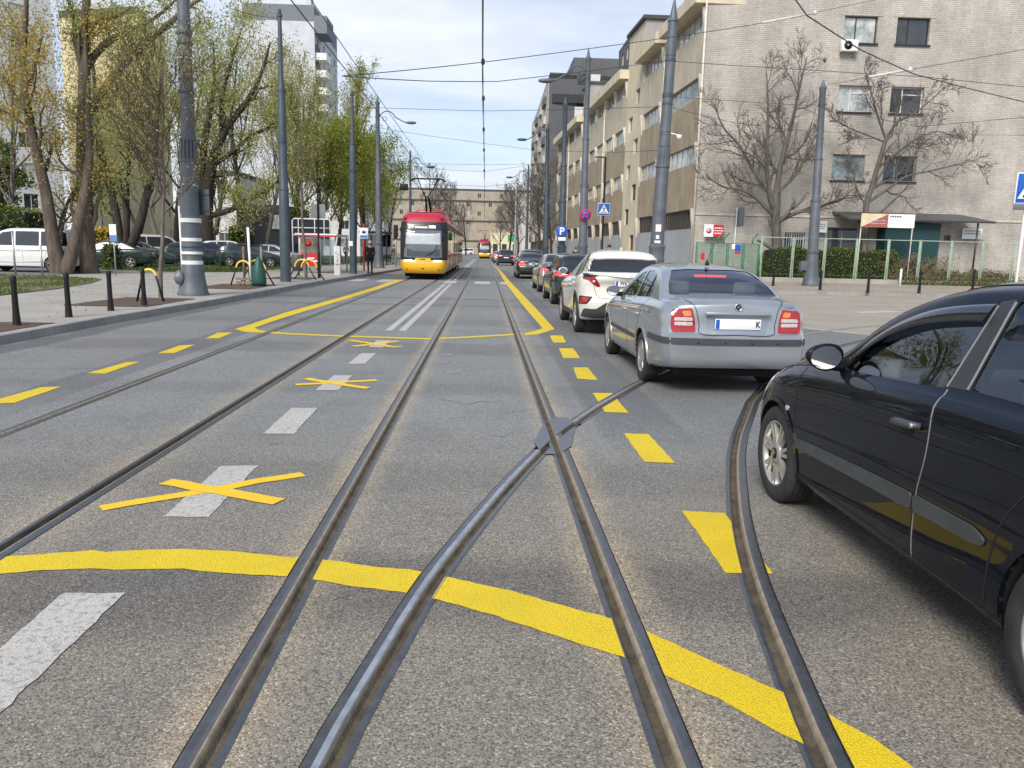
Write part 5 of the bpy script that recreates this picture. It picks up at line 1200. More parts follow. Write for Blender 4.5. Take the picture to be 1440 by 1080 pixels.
def window(root, P, q, depth, name='window'):
    a, b_, c, d, st = q; f = MB(); d0 = depth - .05; fm = {'dark': WFR, 'white': WFW, 'old': WFO, 'strip': WFO, 'brown': WFR, 'plain': WFW, 'hidden': WFO}[st.split(':')[0]]
    gm_ = {'dark': GW1, 'white': GW3, 'old': GW2, 'strip': GW2, 'brown': GW4, 'plain': GW2, 'hidden': GW1}[st.split(':')[0]]
    if ':' in st: gm_ = {'d': GW1, 'p': GW2, 'c': GW3}[st.split(':')[1]]
    t = .06 if st.split(':')[0] in ('dark', 'white', 'old') else .045
    def bar(x0, x1, z0, z1, dd=0.0): vs = [P(x, z, y) for z in (z0, z1) for y in (d0 - dd, depth - .005 - dd) for x in (x0, x1)]; f.add(vs, [(0, 1, 5, 4), (2, 6, 7, 3), (0, 4, 6, 2), (1, 3, 7, 5), (4, 5, 7, 6), (0, 2, 3, 1)], fm)
    bar(a, b_, c, c + t); bar(a, b_, d - t, d); bar(a, a + t, c + t, d - t); bar(b_ - t, b_, c + t, d - t)
    k = st.split(':')[0]
    if k in ('dark', 'white', 'old'): xm = a + (b_ - a) * .38; bar(xm - t / 2, xm + t / 2, c + t, d - t, .002)
    if k in ('white',): bar(xm + t / 2, b_ - t, d - .42, d - .37, .003)
    if k == 'strip' or k == 'brown':
        n = max(1, int((b_ - a) / (.95 if k == 'strip' else .42)))
        for i in range(1, n): x = a + (b_ - a) * i / n; bar(x - .03, x + .03, c + t, d - t, .002)
    if k == 'plain' and b_ - a > 1.1: xm = (a + b_) / 2; bar(xm - .03, xm + .03, c + t, d - t, .002)
    o = f.build(name, root)
    g = MB(); g.quad(P(a + .01, c + .01, depth - .02), P(b_ - .01, c + .01, depth - .02), P(b_ - .01, d - .01, depth - .02), P(a + .01, d - .01, depth - .02), gm_); g.build('pane', o)
    return o
BEI = streak_mat('render_beige', (.53, .475, .37), (.30, .25, .18), k=.55); BEIB = streak_mat('spandrel_brown', (.38, .315, .22), (.20, .165, .12), k=.8, zs=.5, xs=1.2)
BEIL = streak_mat('render_cream', (.64, .57, .42), (.36, .30, .21), k=.5); PLG = streak_mat('plinth_grey', (.36, .39, .41), (.24, .26, .27), k=.5)
CONC = mat('fin_white_concrete', (.60, .56, .48), .8, var=.15); ROOFD = mat('roof_felt', (.07, .07, .072), .9, var=.2)
BRK = brick_mat('silicate_brick', (.49, .455, .405), (.425, .395, .35), (.28, .26, .23), .30, .105, .012, .5)
def long_building():
    A = Vector((12.30, 46.0)); dr = Vector((-.046, 1.0)).normalized(); ang = math.atan2(-dr.x, dr.y)
    root = empty('office_building', (0, 0, 0), 0, 'long beige office block with ribbon windows and a pale brick end wall facing the camera', 'building')
    def F(s): return A + dr * s
    # ---- brick end wall, facing the camera
    ops = [(x0 - 12.3, x0 - 12.3 + 1.93, z, z + 1.45, st) for (x0, z, st) in ((20.2, 13.62, 'dark:c'), (23.25, 13.62, 'dark:d'), (20.22, 9.86, 'white:c'), (23.3, 9.86, 'white:d'), (20.22, 6.02, 'old:p'), (23.3, 6.02, 'old:d'))]
    ops += [(17.75 - 12.3, 19.0 - 12.3, 1.35, 2.95, 'white:d'), (20.3 - 12.3, 22.8 - 12.3, 1.0, 3.3, 'old:d'), (27.4 - 12.3, 27.8 - 12.3, 2.65, 3.0, 'hidden')]
    facade(root, 'end_wall', (12.3, 46.0), (1, 0), 24.0, 0, 16.5, ops, BRK, .22)
    sl_ = MB()
    for q in ops[:6]: 
        s1 = MB(); s1.bx(12.3 + q[0] - .08, 12.3 + q[1] + .08, 45.90, 46.18, q[2] - .09, q[2] - .002, WFR if q[2] > 5 else CONC); s1.build('window_sill', root)
        s2 = MB(); s2.bx(12.3 + q[0] - .25, 12.3 + q[1] + .25, 45.975, 46.05, q[3] + .02, q[3] + .12, MATS.get('lintel') or mat('lintel', (.40, .36, .31), .85, var=.2)); s2.build('lintel', root)
    bd = MB(); bd.bx(12.32, 36.3, 45.94, 46.0, 3.82, 3.95, mat('band_course', (.47, .43, .37), .85, var=.2)); bd.build('band_course', root)
    # security bars on the ground floor window
    gb = MB()
    for k in range(9): gb.bx(17.85 + k * .14, 17.87 + k * .14, 45.93, 45.95, 1.4, 2.9, WFW)
    gb.build('window_bars', root)
    gp = MB(); gp.tube((12.22, 45.9, 0), (12.22, 45.9, 16.0), .06, CONC, n=10); gp.build('downpipe', root)
    # ---- long street facade: walk away from the camera; wall outward = -x
    def wallrun(s0, s1, zt, ops, mt=BEI, sp=None, depth=.2, name='wall'):
        o = F(s1); facade(root, name, o, -dr, s1 - s0, 0, zt, [(s1 - b_, s1 - a, c, d, st) for (a, b_, c, d, st) in ops], mt, depth, None, 'window', sp)
    rows_ = [(14.30, 15.35), (10.62, 11.72), (6.85, 7.95), (3.05, 4.20)]
    bands = {3.0: PLG, 6.80: BEIB, 10.55: BEIB, 14.2: BEI}
    def bays(s0, s1, n):
        ops = []; w_ = (s1 - s0 - .5) / n
        for i in range(n):
            a = s0 + .25 + i * w_ + .25
            for r, (za, zb) in enumerate(rows_): ops.append((a, a + w_ - .5, za, zb, 'brown' if r == 3 else 'strip' + (':c' if (i + r) % 3 != 1 else ':p')))
        wallrun(s0, s1, 15.42, ops, BEI, bands)
        fb = MB()
        for i in range(n + 1):
            for r, (za, zb) in enumerate(rows_):
                s_ = s0 + .25 + i * w_; p = F(s_); off = Vector((-dr.y, dr.x))
                # slanted concrete fins between the windows
                q = [F(s_ - .11) , F(s_ + .11)]; a_, b2 = q
                out = off * .22
                f1 = MB(); f1.add([(a_.x, a_.y, zb), (b2.x, b2.y, zb), (b2.x, b2.y, za - .35), (a_.x + .0, a_.y, za - .35), (a_.x + out.x, a_.y + out.y, zb), (b2.x + out.x, b2.y + out.y, zb), (b2.x + out.x * .15, b2.y + out.y * .15, za - .35), (a_.x + out.x * .15, a_.y + out.y * .15, za - .35)],
                                  [(4, 5, 6, 7), (0, 4, 7, 3), (1, 2, 6, 5), (0, 1, 5, 4), (3, 7, 6, 2)], CONC); f1.build('fin', root)
        # roof slab overhanging the street
        off = Vector((-dr.y, dr.x)); a_, b2 = F(s0 - .1) + off * .75, F(s1 + .1) + off * .75; c, d = F(s1 + .1) - off * 12, F(s0 - .1) - off * 12; rb = MB()
        rb.add([(p.x, p.y, z) for z in (15.45, 16.15) for p in (a_, b2, c, d)], [(0, 3, 2, 1), (4, 5, 6, 7), (0, 1, 5, 4), (1, 2, 6, 5), (2, 3, 7, 6), (3, 0, 4, 7)], BEIL); rb.build('roof', root)
    bays(0, 7.6, 1)
    wallrun(7.6, 8.6, 15.42, [], BEIL)
    bays(8.6, 14.4, 1)
    def tower(s0, s1, zt):
        m = (s0 + s1) / 2
        ops = [(m + (.35 if k % 2 else -1.75), m + (1.75 if k % 2 else -.35), z, z + (1.1 if z > 6 else 1.25), 'plain:d' if z > 7 else 'brown') for k, z in enumerate((12.9, 11.1, 9.2, 7.4, 5.6, 3.8, 1.7))]
        wallrun(s0, s1, zt, ops, BEIL)
        off = Vector((dr.y, -dr.x)); p = F(s0)
        facade(root, 'tower_side_wall', p, off, 7.0, 15.4, zt, [(1.9, 3.6, 15.9, 17.4, 'dark:d')], streak_mat('tower_grey', (.34, .33, .31), (.2, .2, .19)), .15)
        q = [F(s0 - .2) - off * .25, F(s1 + .2) - off * .25, F(s1 + .2) + off * 7.2, F(s0 - .2) + off * 7.2]; rb = MB()
        rb.add([(v.x, v.y, z) for z in (zt, zt + .22) for v in q], [(0, 3, 2, 1), (4, 5, 6, 7), (0, 1, 5, 4), (1, 2, 6, 5), (2, 3, 7, 6), (3, 0, 4, 7)], ROOFD); rb.build('tower_roof', root)
    tower(14.4, 19.6, 18.6); bays(19.6, 37.0, 4); tower(37.0, 41.0, 18.6); bays(41.0, 60.0, 4)
    pp = MB()
    for s_ in (8.1, 28.4, 50): p = F(s_) + Vector((-dr.y, dr.x)) * .1; pp = MB(); pp.tube((p.x, p.y, 0), (p.x, p.y, 15.4), .07, CONC, n=8); pp.build('downpipe', root)
    # body behind the facades
    off = Vector((dr.y, -dr.x)); c1, c2, c3 = F(60), F(60) + off * 12, Vector((36.3, 46)); bb = MB()
    bb.quad((36.3, 46, 0), (36.3, 60, 0), (36.3, 60, 16.5), (36.3, 46, 16.5), BRK); bb.quad((c1.x, c1.y, 0), (c1.x, c1.y, 15.4), (c2.x, c2.y, 15.4), (c2.x, c2.y, 0), BEIL)
    bb.quad((12.3, 46.0, 16.5), (36.3, 46, 16.5), (36.3, 60, 16.5), (11.9, 60, 16.5), ROOFD); bb.build('wall', root)
    an = MB(); p = F(15) + off * 3; an.tube((p.x, p.y, 18.7), (p.x, p.y, 21.5), .03, WIRE); an.tube((p.x - .8, p.y, 21), (p.x + .8, p.y, 21), .015, WIRE); an.build('antenna', root)
    return root
long_building()
# air conditioner hung on the brick wall
ac = empty('air_conditioner', (20.45, 45.72, 13.05), 0, 'white air conditioning unit hung below the top floor window on the brick wall', 'air conditioner')
m_ = MB(); m_.bbox((0, 0, .33), (.92, .34, .62), WHITE, .02); m_.build('housing', ac); m_ = MB(); m_.lathe([(.24, -.18), (.24, -.176), (.05, -.174), (0, -.18)], 24, BLACK, c=(-.12, 0, .33), axis='Y'); m_.build('fan_grille', ac)
m_ = MB(); m_.lathe([(.05, -.185), (0, -.187)], 12, WHITE, c=(-.12, 0, .33), axis='Y'); m_.build('fan_hub', ac)
for s_ in (-.35, .35): m_ = MB(); m_.path([(s_, .28, .0), (s_, -.15, .0), (s_, .28, -.25)], .02, 6, STEEL); m_.build('bracket', ac)
# ---- block building helper for the rest
def block(name, label, pts, z1, mt, faces, floors, fh, ww, wh, gap, zb=1.2, style='plain', roofm=None, z0=0, margin=1.2, cat='building', par=.6, skipf=None, maxw=None):
    """pts: footprint, counter-clockwise seen from above; faces: indices i of the edges pts[i]->pts[i+1] that carry windows"""
    root = empty(name, (0, 0, 0), 0, label, cat); n = len(pts); cnt = 0
    for i in range(n):
        a, b_ = Vector(pts[i]), Vector(pts[(i + 1) % n]); L = (b_ - a).length; u = (b_ - a) / L; ops = []
        if i in faces:
            k = max(1, int((L - 2 * margin + gap) / (ww + gap))); tot = k * ww + (k - 1) * gap; x0 = (L - tot) / 2
            for f in range(floors):
                for j in range(k):
                    if skipf and skipf(i, f, j, k): continue
                    st = style
                    if style == 'plain': st = 'plain:' + 'dpcpd'[(f * 7 + j * 3 + i) % 5]
                    ops.append((x0 + j * (ww + gap), x0 + j * (ww + gap) + ww, zb + f * fh, zb + f * fh + wh, st))
        facade(root, 'wall', a, u, L, z0, z1, ops, mt, .15)
    rf = MB(); rf.add([(p[0], p[1], z) for z in (z1, z1 + par) for p in pts], [tuple(range(n))[::-1], tuple(range(n, 2 * n))] + [(i, (i + 1) % n, n + (i + 1) % n, n + i) for i in range(n)], roofm or ROOFD); rf.build('roof', root)
    return root
GRYB = streak_mat('cladding_dark_grey', (.115, .118, .125), (.08, .08, .085), k=.4); MOT = streak_mat('weathered_pale_render', (.56, .52, .46), (.20, .18, .165), k=.95, zs=.7, xs=.8)
g = block('apartment_tower', 'tall dark grey apartment block with weathered pale street side, beyond the office block', [(9.0, 118), (24, 119), (24, 160), (9.3, 160)], 26.4, GRYB, [0], 8, 3.0, 1.3, 1.6, 4.2, 4.6, 'dark:d', margin=1.6)
mm = MB(); mm.bx(8.92, 9.02, 118.3, 159.8, 3.5, 26.3, MOT); mm.build('street_cladding', g)
for k in range(8):
    for y in (122, 131, 140, 149): b_ = MB(); b_.bx(8.55, 8.95, y, y + 4.5, 3.2 + k * 2.9, 4.3 + k * 2.9, GRYB if (k + int(y)) % 2 else MOT); b_.build('balcony', g)
gb = MB(); gb.bx(12.5, 24, 118.6, 150, 26.4, 29.5, GRYB); gb.build('penthouse', g); gb = MB(); gb.bx(9.4, 20, 117.8, 117.86, 23.0, 24.2, WFR); gb.build('balcony_rail', g)
cc_ = MB(); cc_.bx(8.8, 24, 117.8, 118.0, 0, 3.6, streak_mat('base_concrete', (.30, .29, .27), (.2, .19, .18))); cc_.build('plinth', g)
for (x, z) in ((15.0, 25.6), (12.8, 21.0), (12.8, 18.0), (12.8, 15.0)): b_ = MB(); b_.bx(x, x + 1.4, 117.95, 118.0, z, z + 1.5, WFW); b_.build('window_frame', g)
block('apartment_tower', 'higher dark grey block with white balconies rising behind the office block', [(18, 95), (34, 95), (34, 112), (18, 112)], 28.3, GRYB, [0, 3], 9, 3.0, 1.4, 1.6, 2.0, 2.2, 'white:d')
block('low_building', 'low pale building with dark shopfront past the grey tower', [(7.6, 166), (16, 166), (16, 200), (7.6, 200)], 13.5, mat('pale_render', (.62, .61, .58), .85, var=.12), [0, 3], 3, 3.3, 1.3, 1.5, 1.6, 4.6, 'plain')
TAN = streak_mat('far_facade_tan', (.36, .31, .235), (.25, .215, .17), k=.5)
far = block('tenement_block', 'long tan tenement block closing the far end of the street', [(-60, 300), (30, 300), (30, 315), (-60, 315)], 23.4, TAN, [0], 6, 3.3, 1.3, 1.7, 2.9, 4.4, 'plain', skipf=lambda i, f, j, k: (f * k + j) % 2 == 1 and j > 12, par=.8)
for k in range(3): b_ = MB(); b_.bx(-60.2, 30.2, 299.6, 299.95, 19.6 - k * 7.4, 20.0 - k * 7.4, ROOFD); b_.build('cornice', far)
b_ = MB(); b_.bx(2.0, 16, 298.6, 299.9, 0, 8.2, mat('shopfront_cream', (.62, .55, .36), .8)); b_.build('shopfront', far)
for x in (3, 6.4, 10.5, 13.5): b_ = MB(); b_.bx(x, x + 1.8, 298.5, 298.7, .5, 4.0, GW1); b_.build('shop_window', far)
b_ = MB(); b_.bx(8.6, 11.2, 298.3, 298.6, 5.2, 7.4, mat('sign_green', (.02, .30, .10), .5)); b_.build('shop_sign', far)
block('kiosk_building', 'small cream building with flat roof left of the far tram', [(-19, 268), (-10, 268), (-10, 280), (-19, 280)], 6.8, mat('cream_render', (.60, .55, .42), .85), [0], 1, 3, 1.5, 1.7, 2.2, 3.6, 'plain')
# ---- left side
WHT_R = streak_mat('render_white', (.66, .67, .68), (.5, .5, .52), k=.35); YEL_R = streak_mat('render_yellow', (.64, .55, .34), (.54, .46, .29), k=.4); WPAN = streak_mat('render_pale_grey', (.56, .58, .62), (.42, .44, .48), k=.35)
# white block with windows behind the twin-trunk trees
def lx(px_, y): return AT(px_, 345, y).x
def frec(name, label, p0, p1, depth, z1, mt, **kw):
    a = Vector(p0); b_ = Vector(p1); d = (b_ - a).normalized(); n = Vector((-d.y, d.x)) * depth
    return block(name, label, [tuple(a), tuple(b_), tuple(b_ + n), tuple(a + n)], z1, mt, **kw)
w1 = frec('apartment_block', 'white apartment block with rows of small windows, left edge behind the leaning trunks', (lx(-60, 77), 77), (lx(96, 84), 84), 14, 26, WHT_R, faces=[0, 1], floors=8, fh=3.0, ww=1.35, wh=1.5, gap=2.2, zb=1.6, roofm=mat('roof_grey_edge', (.20, .2, .2), .8))
b_ = MB(); p = Vector((lx(78, 83), 82.9)); b_.bx(p.x, p.x + 1.8, 82.2, 82.5, 0, 26, YEL_R); 
w2 = block('apartment_tower', 'tall yellow apartment tower behind the left trees', [(lx(106, 103), 103), (lx(212, 100), 100), (lx(247, 114), 114), (lx(150, 120), 120)], 28.4, YEL_R, faces=[1], floors=8, fh=3.0, ww=1.3, wh=1.4, gap=3.2, zb=2, par=.9)
b_ = MB(); b_.bx(lx(140, 106), lx(186, 106), 104, 110, 29.3, 31.0, WPAN); b_.build('penthouse', w2)
w3 = frec('apartment_tower', 'tall pale block with stacked balconies on its right edge above the trees', (lx(352, 150), 150), (lx(448, 150), 150), 22, 41.6, WPAN, faces=[1], floors=13, fh=3.0, ww=1.4, wh=1.5, gap=4.0, zb=2, roofm=mat('roof_grey_blue', (.16, .18, .2), .7), par=2.8)
x1 = lx(448, 150)
b_ = MB(); b_.bx(x1, x1 + 2.3, 149.8, 156, 39.6, 42.6, MATS['roof_grey_blue']); b_.build('eaves', w3)
for k in range(12):
    b_ = MB(); b_.bx(x1, x1 + 2.0, 150.5, 154.5, 2.2 + k * 3, 3.4 + k * 3, WHITE); b_.build('balcony', w3); b_ = MB(); b_.bx(x1, x1 + .08, 150.6, 154.4, 3.4 + k * 3, 5.0 + k * 3, BLACK); b_.build('balcony_shade', w3)
b_ = MB(); b_.bx(x1 - 1.9, x1 - .9, 152, 154, 44.4, 46.4, WPAN); b_.build('chimney', w3)
w4 = frec('apartment_block', 'low white apartment block seen between the tree trunks behind the parked cars', (lx(295, 92), 92), (lx(337, 92), 92), 12, 9.2, WHT_R, faces=[0], floors=3, fh=2.9, ww=1.2, wh=1.4, gap=1.1, zb=1.4)
w5 = frec('office_pavilion', 'dark pavilion with one pale window, behind the trees left of the second mast', (lx(334, 74), 74), (lx(402, 74), 74), 10, 4.6, mat('pavilion_dark', (.016, .018, .028), .5), faces=[], floors=0, fh=3, ww=1, wh=1, gap=1)
b_ = MB(); b_.bx(lx(381, 74), lx(399, 74), 73.85, 73.98, 3.0, 4.3, GW3); b_.build('window', w5)
frec('apartment_block', 'pale building glimpsed behind the bus stop trees', (lx(430, 130), 130), (lx(540, 130), 130), 12, 12, WHT_R, faces=[0], floors=4, fh=2.9, ww=1.4, wh=1.4, gap=1.8, zb=1.5)
# ---- hut, canopy, fences, boards in front of the brick wall
GRN = mat('hut_green', (.008, .045, .048), .6, var=.15); FENG = mat('fence_green', (.30, .42, .32), .6, var=.2, var2=(.42, .40, .30), v2scale=2); FENK = mat('gate_green', (.02, .16, .09), .5, var=.2)
PA = 44.0
hut = empty('entrance_canopy', (0, 0, 0), 0, 'green entrance hut under a grey sloping canopy against the brick wall', 'shelter')
def PX(a, b, y): return AT(a, b, y)
m_ = MB(); x0, x1 = PX(1245, 330, 45).x, PX(1322, 330, 45).x; m_.bx(x0, x1, 45, 45.95, 0, 3.62, GRN); m_.build('hut_wall', hut)
m_ = MB(); x0, x1 = PX(1180, 305, 45).x, PX(1392, 305, 45).x
m_.add([(x0, 45.98, 4.12), (x1 - 1.2, 45.98, 4.12), (x1, 44.4, 3.66), (x0 + .4, 44.4, 3.66), (x0, 45.98, 4.22), (x1 - 1.2, 45.98, 4.22), (x1, 44.35, 3.76), (x0 + .4, 44.35, 3.76)], [(0, 1, 2, 3), (4, 7, 6, 5), (3, 2, 6, 7), (0, 3, 7, 4), (1, 5, 6, 2), (0, 4, 5, 1)], mat('canopy_metal', (.10, .10, .105), .5, .3)); m_.build('canopy_roof', hut)
for xx in (x1 - .9, x0 + 1.0): m_ = MB(); m_.tube((xx, 44.6, 0), (xx, 44.6, 3.72), .05, WFR); m_.build('post', hut)
def board(name, label, c0, c1, y, draw, post=True):
    a, b_ = AT(*c0, y), AT(*c1, y); r = empty(name, ((a.x + b_.x) / 2, y, 0), 0, label, 'sign'); w_, h_ = abs(b_.x - a.x), abs(a.z - b_.z); zc = (a.z + b_.z) / 2
    m_ = MB(); m_.box((0, 0, zc), (w_, .04, h_), SIGNW); m_.build('panel', r); draw(r, w_, h_, zc)
    if post:
        for s_ in (-1, 1): m_ = MB(); m_.tube((s_ * (w_ / 2 - .05), .05, 0), (s_ * (w_ / 2 - .05), .05, zc + h_ / 2), .03, CONC, n=8); m_.build('post', r)
    return r
TXT = mat('print_grey', (.10, .11, .14), .6)
def lines(r, x0, x1, zs, h_, m=TXT, y=-.023, seed=1):
    rr = random.Random(seed); mb = MB()
    for z in zs:
        x = x0
        while x < x1: w_ = rr.uniform(.05, .16); w_ = min(w_, x1 - x); mb.bx(x, x + w_, y - .002, y, z - h_ / 2, z + h_ / 2, m); x += w_ + .03
    mb.build('lettering', r)
def d1(r, w_, h_, zc):
    m_ = MB(); m_.add([(-w_ / 2, -.022, zc + h_ / 2), (-w_ / 2, -.022, zc - h_ / 2), (0, -.022, zc + h_ / 2)], [(0, 1, 2)], mat('board_cream', (.66, .56, .36), .5)); m_.add([(-w_ / 2, -.0225, zc - h_ / 2), (0, -.0225, zc - h_ / 2), (0, -.0225, zc + h_ / 2)], [(0, 1, 2)], mat('board_rust', (.33, .10, .08), .5)); m_.build('print', r)
    lines(r, .1, .75, [zc + h_ * .32], .09, seed=3); lines(r, .1, w_ / 2 - .1, [zc + h_ * .1, zc - .03, zc - h_ * .2], .03, MATS['print_pale'], seed=4); lines(r, -w_ / 2 + .4, -.1, [zc, zc - h_ * .2], .04, MATS['print_pale'], seed=8)
mat('print_pale', (.45, .46, .5), .6)
board('site_board', 'wide cream, rust and white notice board on posts behind the hedge', (1212, 300), (1285, 321), 43.3, d1)
board('notice_board', 'small white notice hung behind the fence right of the canopy post', (1354, 321), (1380, 336), 45.6, lambda r, w_, h_, zc: lines(r, -w_ / 2 + .1, w_ / 2 - .1, [zc + .15, zc], .05, seed=5), False)
board('notice_board', 'white notice panel on the brick wall behind the grey mast', (1148, 311), (1162, 327), 45.6, lambda r, w_, h_, zc: lines(r, -w_ / 2 + .1, w_ / 2 - .1, [zc + .15, zc + .02, zc - .1], .04, seed=6), False)
def dred(r, w_, h_, zc):
    m_ = MB(); m_.bx(-w_ / 2, w_ / 2, -.024, -.021, zc - h_ / 2, zc + h_ / 2, RED); m_.build('print', r)
    lines(r, -w_ / 2 + .07, w_ / 2 - .07, [zc + h_ * .22, zc - h_ * .22], .07, SIGNW, -.027, 7); m_ = MB(); m_.bx(-w_ / 2, w_ / 2, -.026, -.024, zc - .02, zc + .02, SIGNW); m_.build('divider', r)
board('red_sign', 'red sign with white lettering on the corner of the brick wall', (1003.5, 316), (1017, 333), 45.6, dred, False)
def dpk(r, w_, h_, zc): m_ = MB(); m_.lathe([(.16, -.024), (0, -.025)], 20, mat('print_pink', (.75, .35, .38), .5), c=(0, 0, zc - .02), axis='Y'); m_.build('print', r)
board('white_sign', 'white sign with a pink round print, left of the red sign', (990.5, 315), (1003, 333), 45.6, dpk, False)
# mesh fence: long pale-green framed panels along the side street pavement
def fence(name, label, x0, x1, y, h_, n, mt, mesh=.1, base=0.0, cat='fence', solid=None):
    r = empty(name, (0, 0, 0), 0, label, cat); w_ = (x1 - x0) / n
    for i in range(n + 1): m_ = MB(); m_.tube((x0 + i * w_, y, base), (x0 + i * w_, y, base + h_ + .06), .026, mt, n=8); m_.build('post', r)
    for i in range(n):
        a, b_ = x0 + i * w_ + .06, x0 + (i + 1) * w_ - .06; m_ = MB()
        for z in (base + .15, base + h_): m_.bx(a, b_, y - .02, y + .02, z - .02, z + .02, mt)
        for x in (a, b_): m_.bx(x - .018, x + .018, y - .018, y + .018, base + .15, base + h_, mt)
        k = int((b_ - a) / mesh)
        for j in range(1, k): m_.bx(a + j * mesh - max(.0022, .0035 if mesh < .04 else 0), a + j * mesh + max(.0022, .0035 if mesh < .04 else 0), y - .002, y + .002, base + .17, base + h_ - .02, solid or mt) if mesh < .15 else None
        for j in range(1, int(h_ / (.2 if mesh < .15 else .9))): m_.bx(a, b_, y + .003, y + .006, base + .15 + j * .2 - .0025, base + .15 + j * .2 + .0025, solid or mt)
        m_.build('mesh_panel', r)
    return r
xg = AT(1067, 380, 43).x; fence('mesh_fence', 'pale green wire fence in front of the hedge and brush', xg + .05, 31.5, 43.0, 2.36, 9, FENG, .16, .2)
m_ = MB(); m_.bx(xg - 3.5, 34, 42.8, 43.25, .05, .34, streak_mat('fence_footing', (.36, .345, .31), (.22, .21, .19))); tag(m_.build('fence_footing'), 'low concrete footing wall under the pale green fence', 'low wall')
xa = AT(977, 380, 43).x; fence('green_gate', 'dark green mesh gate and fence panels beside the corner of the brick wall', xa, xg - .05, 43.0, 2.05, 4, FENK, .020, .12, 'gate')
for k, xx in enumerate((xa + 1.2, xa + 1.55, xg - .45)): m_ = MB(); m_.path([(xx, 43.05, 2.15), (xx, 43.05, 2.4), (xx + .28, 43.05, 2.75)], .04, 8, FENK); tag(m_.build('gate_arm'), ('left', 'middle', 'right')[k] + 'most bent dark barb arm on top of the green gate', 'barb arm')
m_ = MB(); m_.bx(xa + .28, xa + .48, 42.93, 42.96, 1.25, 1.62, RED); tag(m_.build('red_notice'), 'small red notice on the dark green gate', 'sign')
m_ = MB(); p = AT(1040, 341, 42.9); m_.bx(p.x - .3, p.x + .1, 42.93, 42.96, 1.75, 2.1, BLUE); m_.bx(p.x - .3, p.x + .1, 42.94, 42.965, 1.6, 1.74, RED); tag(m_.build('blue_plate'), 'blue and red plate hung on the green gate', 'sign')
# ================================================================== STREET FURNITURE
def zt(px_, py, y): return AT(px_, py, y).z
def mast(label, base, prof, mt, topx=None, name='tram_mast', sides=20, cat='mast', flutes=None):
    """prof: (z, radius); leans so that its top ends at x = topx"""
    r = empty(name, (base[0], base[1], base[2]), 0, label, cat); H = prof[-1][0]; ln = ((topx - base[0]) / H if topx is not None else 0)
    m_ = MB(); m_.M = Matrix(((1, 0, ln, 0), (0, 1, 0, 0), (0, 0, 1, 0), (0, 0, 0, 1))); m_.lathe([(rr, z) for z, rr in prof], sides, mt, smooth=True); m_.build('shaft', r, auto=35)
    return r, ln
def ring(r, ln, z, rad, h_, mt, name='collar', n=20):
    m_ = MB(); m_.lathe([(rad - .02, z - h_ / 2), (rad, z - h_ / 2), (rad, z + h_ / 2), (rad - .02, z + h_ / 2)], n, mt, c=(ln * z, 0, 0)); return m_.build(name, r, auto=35)
def flute(r, ln, z0, z1, r0, r1, mt, n=14, name='fluted_collar'):
    m_ = MB()
    for k in range(n):
        a = 2 * PI * k / n
        m_.path([(ln * z0 + r0 * math.cos(a), r0 * math.sin(a), z0), (ln * z1 + r1 * math.cos(a), r1 * math.sin(a), z1)], [.035, .03], 6, mt)
    m_.lathe([(r0 + .03, z0 - .05), (r0 + .035, z0), (r0, z0 + .04)], 20, mt, c=(ln * z0, 0, 0)); m_.lathe([(r1, z1 - .04), (r1 + .03, z1), (r1 + .03, z1 + .04)], 20, mt, c=(ln * z1, 0, 0)); return m_.build(name, r, auto=35)
def armlamp(r, z, dirx, reach, mt, drop=.1, small=False):
    m_ = MB(); s = dirx; pts = [(0, 0, z - .5)] + [(s * reach * .28 * (1 - math.cos(a)), 0, z + .75 * math.sin(a)) for a in [PI * k / 12 for k in range(11)]] + [(s * reach * .75, 0, z + .12), (s * reach * .86, 0, z + .05)]
    m_.path(pts, .035, 8, mt); c_ = (s * reach * .2, 0, z + .25); m_.path([(c_[0] + .14 * math.cos(t), 0, c_[2] + .14 * math.sin(t)) for t in [2 * PI * k / 12 for k in range(13)]], .018, 6, mt); o = m_.build('arm', r)
    m_ = MB(); m_.M = Matrix.Translation((s * reach, 0, z + .04)) @ Matrix.Rotation(.0, 4, 'Y'); bm = bmesh.new(); bmesh.ops.create_uvsphere(bm, u_segments=14, v_segments=8, radius=1)
    m_.add([(v.co.x * .36, v.co.y * .14, v.co.z * .09 + (.02 if v.co.z > 0 else 0)) for v in bm.verts], [tuple(v.index for v in f.verts) for f in bm.faces] if bm.verts.index_update() is None else [], mt, True); bm.free(); m_.M = None; m_.build('lamp_head', r)
# the big mast on the left with white tape bands
b = G(272, 415, PH); B1 = (b[0], b[1], PH); Y1 = b[1]
z1_ = lambda y: zt(267, y, Y1) - PH
r, ln = mast('thick grey tram mast wrapped with white bands, nearest mast on the left pavement', B1, [(0, .40), (.04, .405), (.12, .375), (.45, .32), (z1_(369), .265), (z1_(366), .245), (z1_(330), .24), (z1_(228), .215), (z1_(226), .18), (z1_(196), .175), (z1_(112), .17), (z1_(80), .165), (z1_(47), .16), (10.4, .13)], MASTM, B1[0] + .13)
flute(r, ln, z1_(226), z1_(197), .205, .185, MASTM)
for (y, h_, m__) in ((310, .11, WHITE), (337, .09, WHITE), (347, .035, MASTD), (355.5, .07, WHITE), (369, .10, WHITE), (111, .05, MASTD), (80, .04, MASTD), (83, .03, WHITE), (130, .04, MASTD), (47, .06, MASTD), (62, .04, MASTD)):
    ring(r, ln, z1_(y), (.262 if y > 300 else .195) + (.012 if y > 350 else 0), h_, m__, 'tape_band' if m__ is WHITE else 'collar')
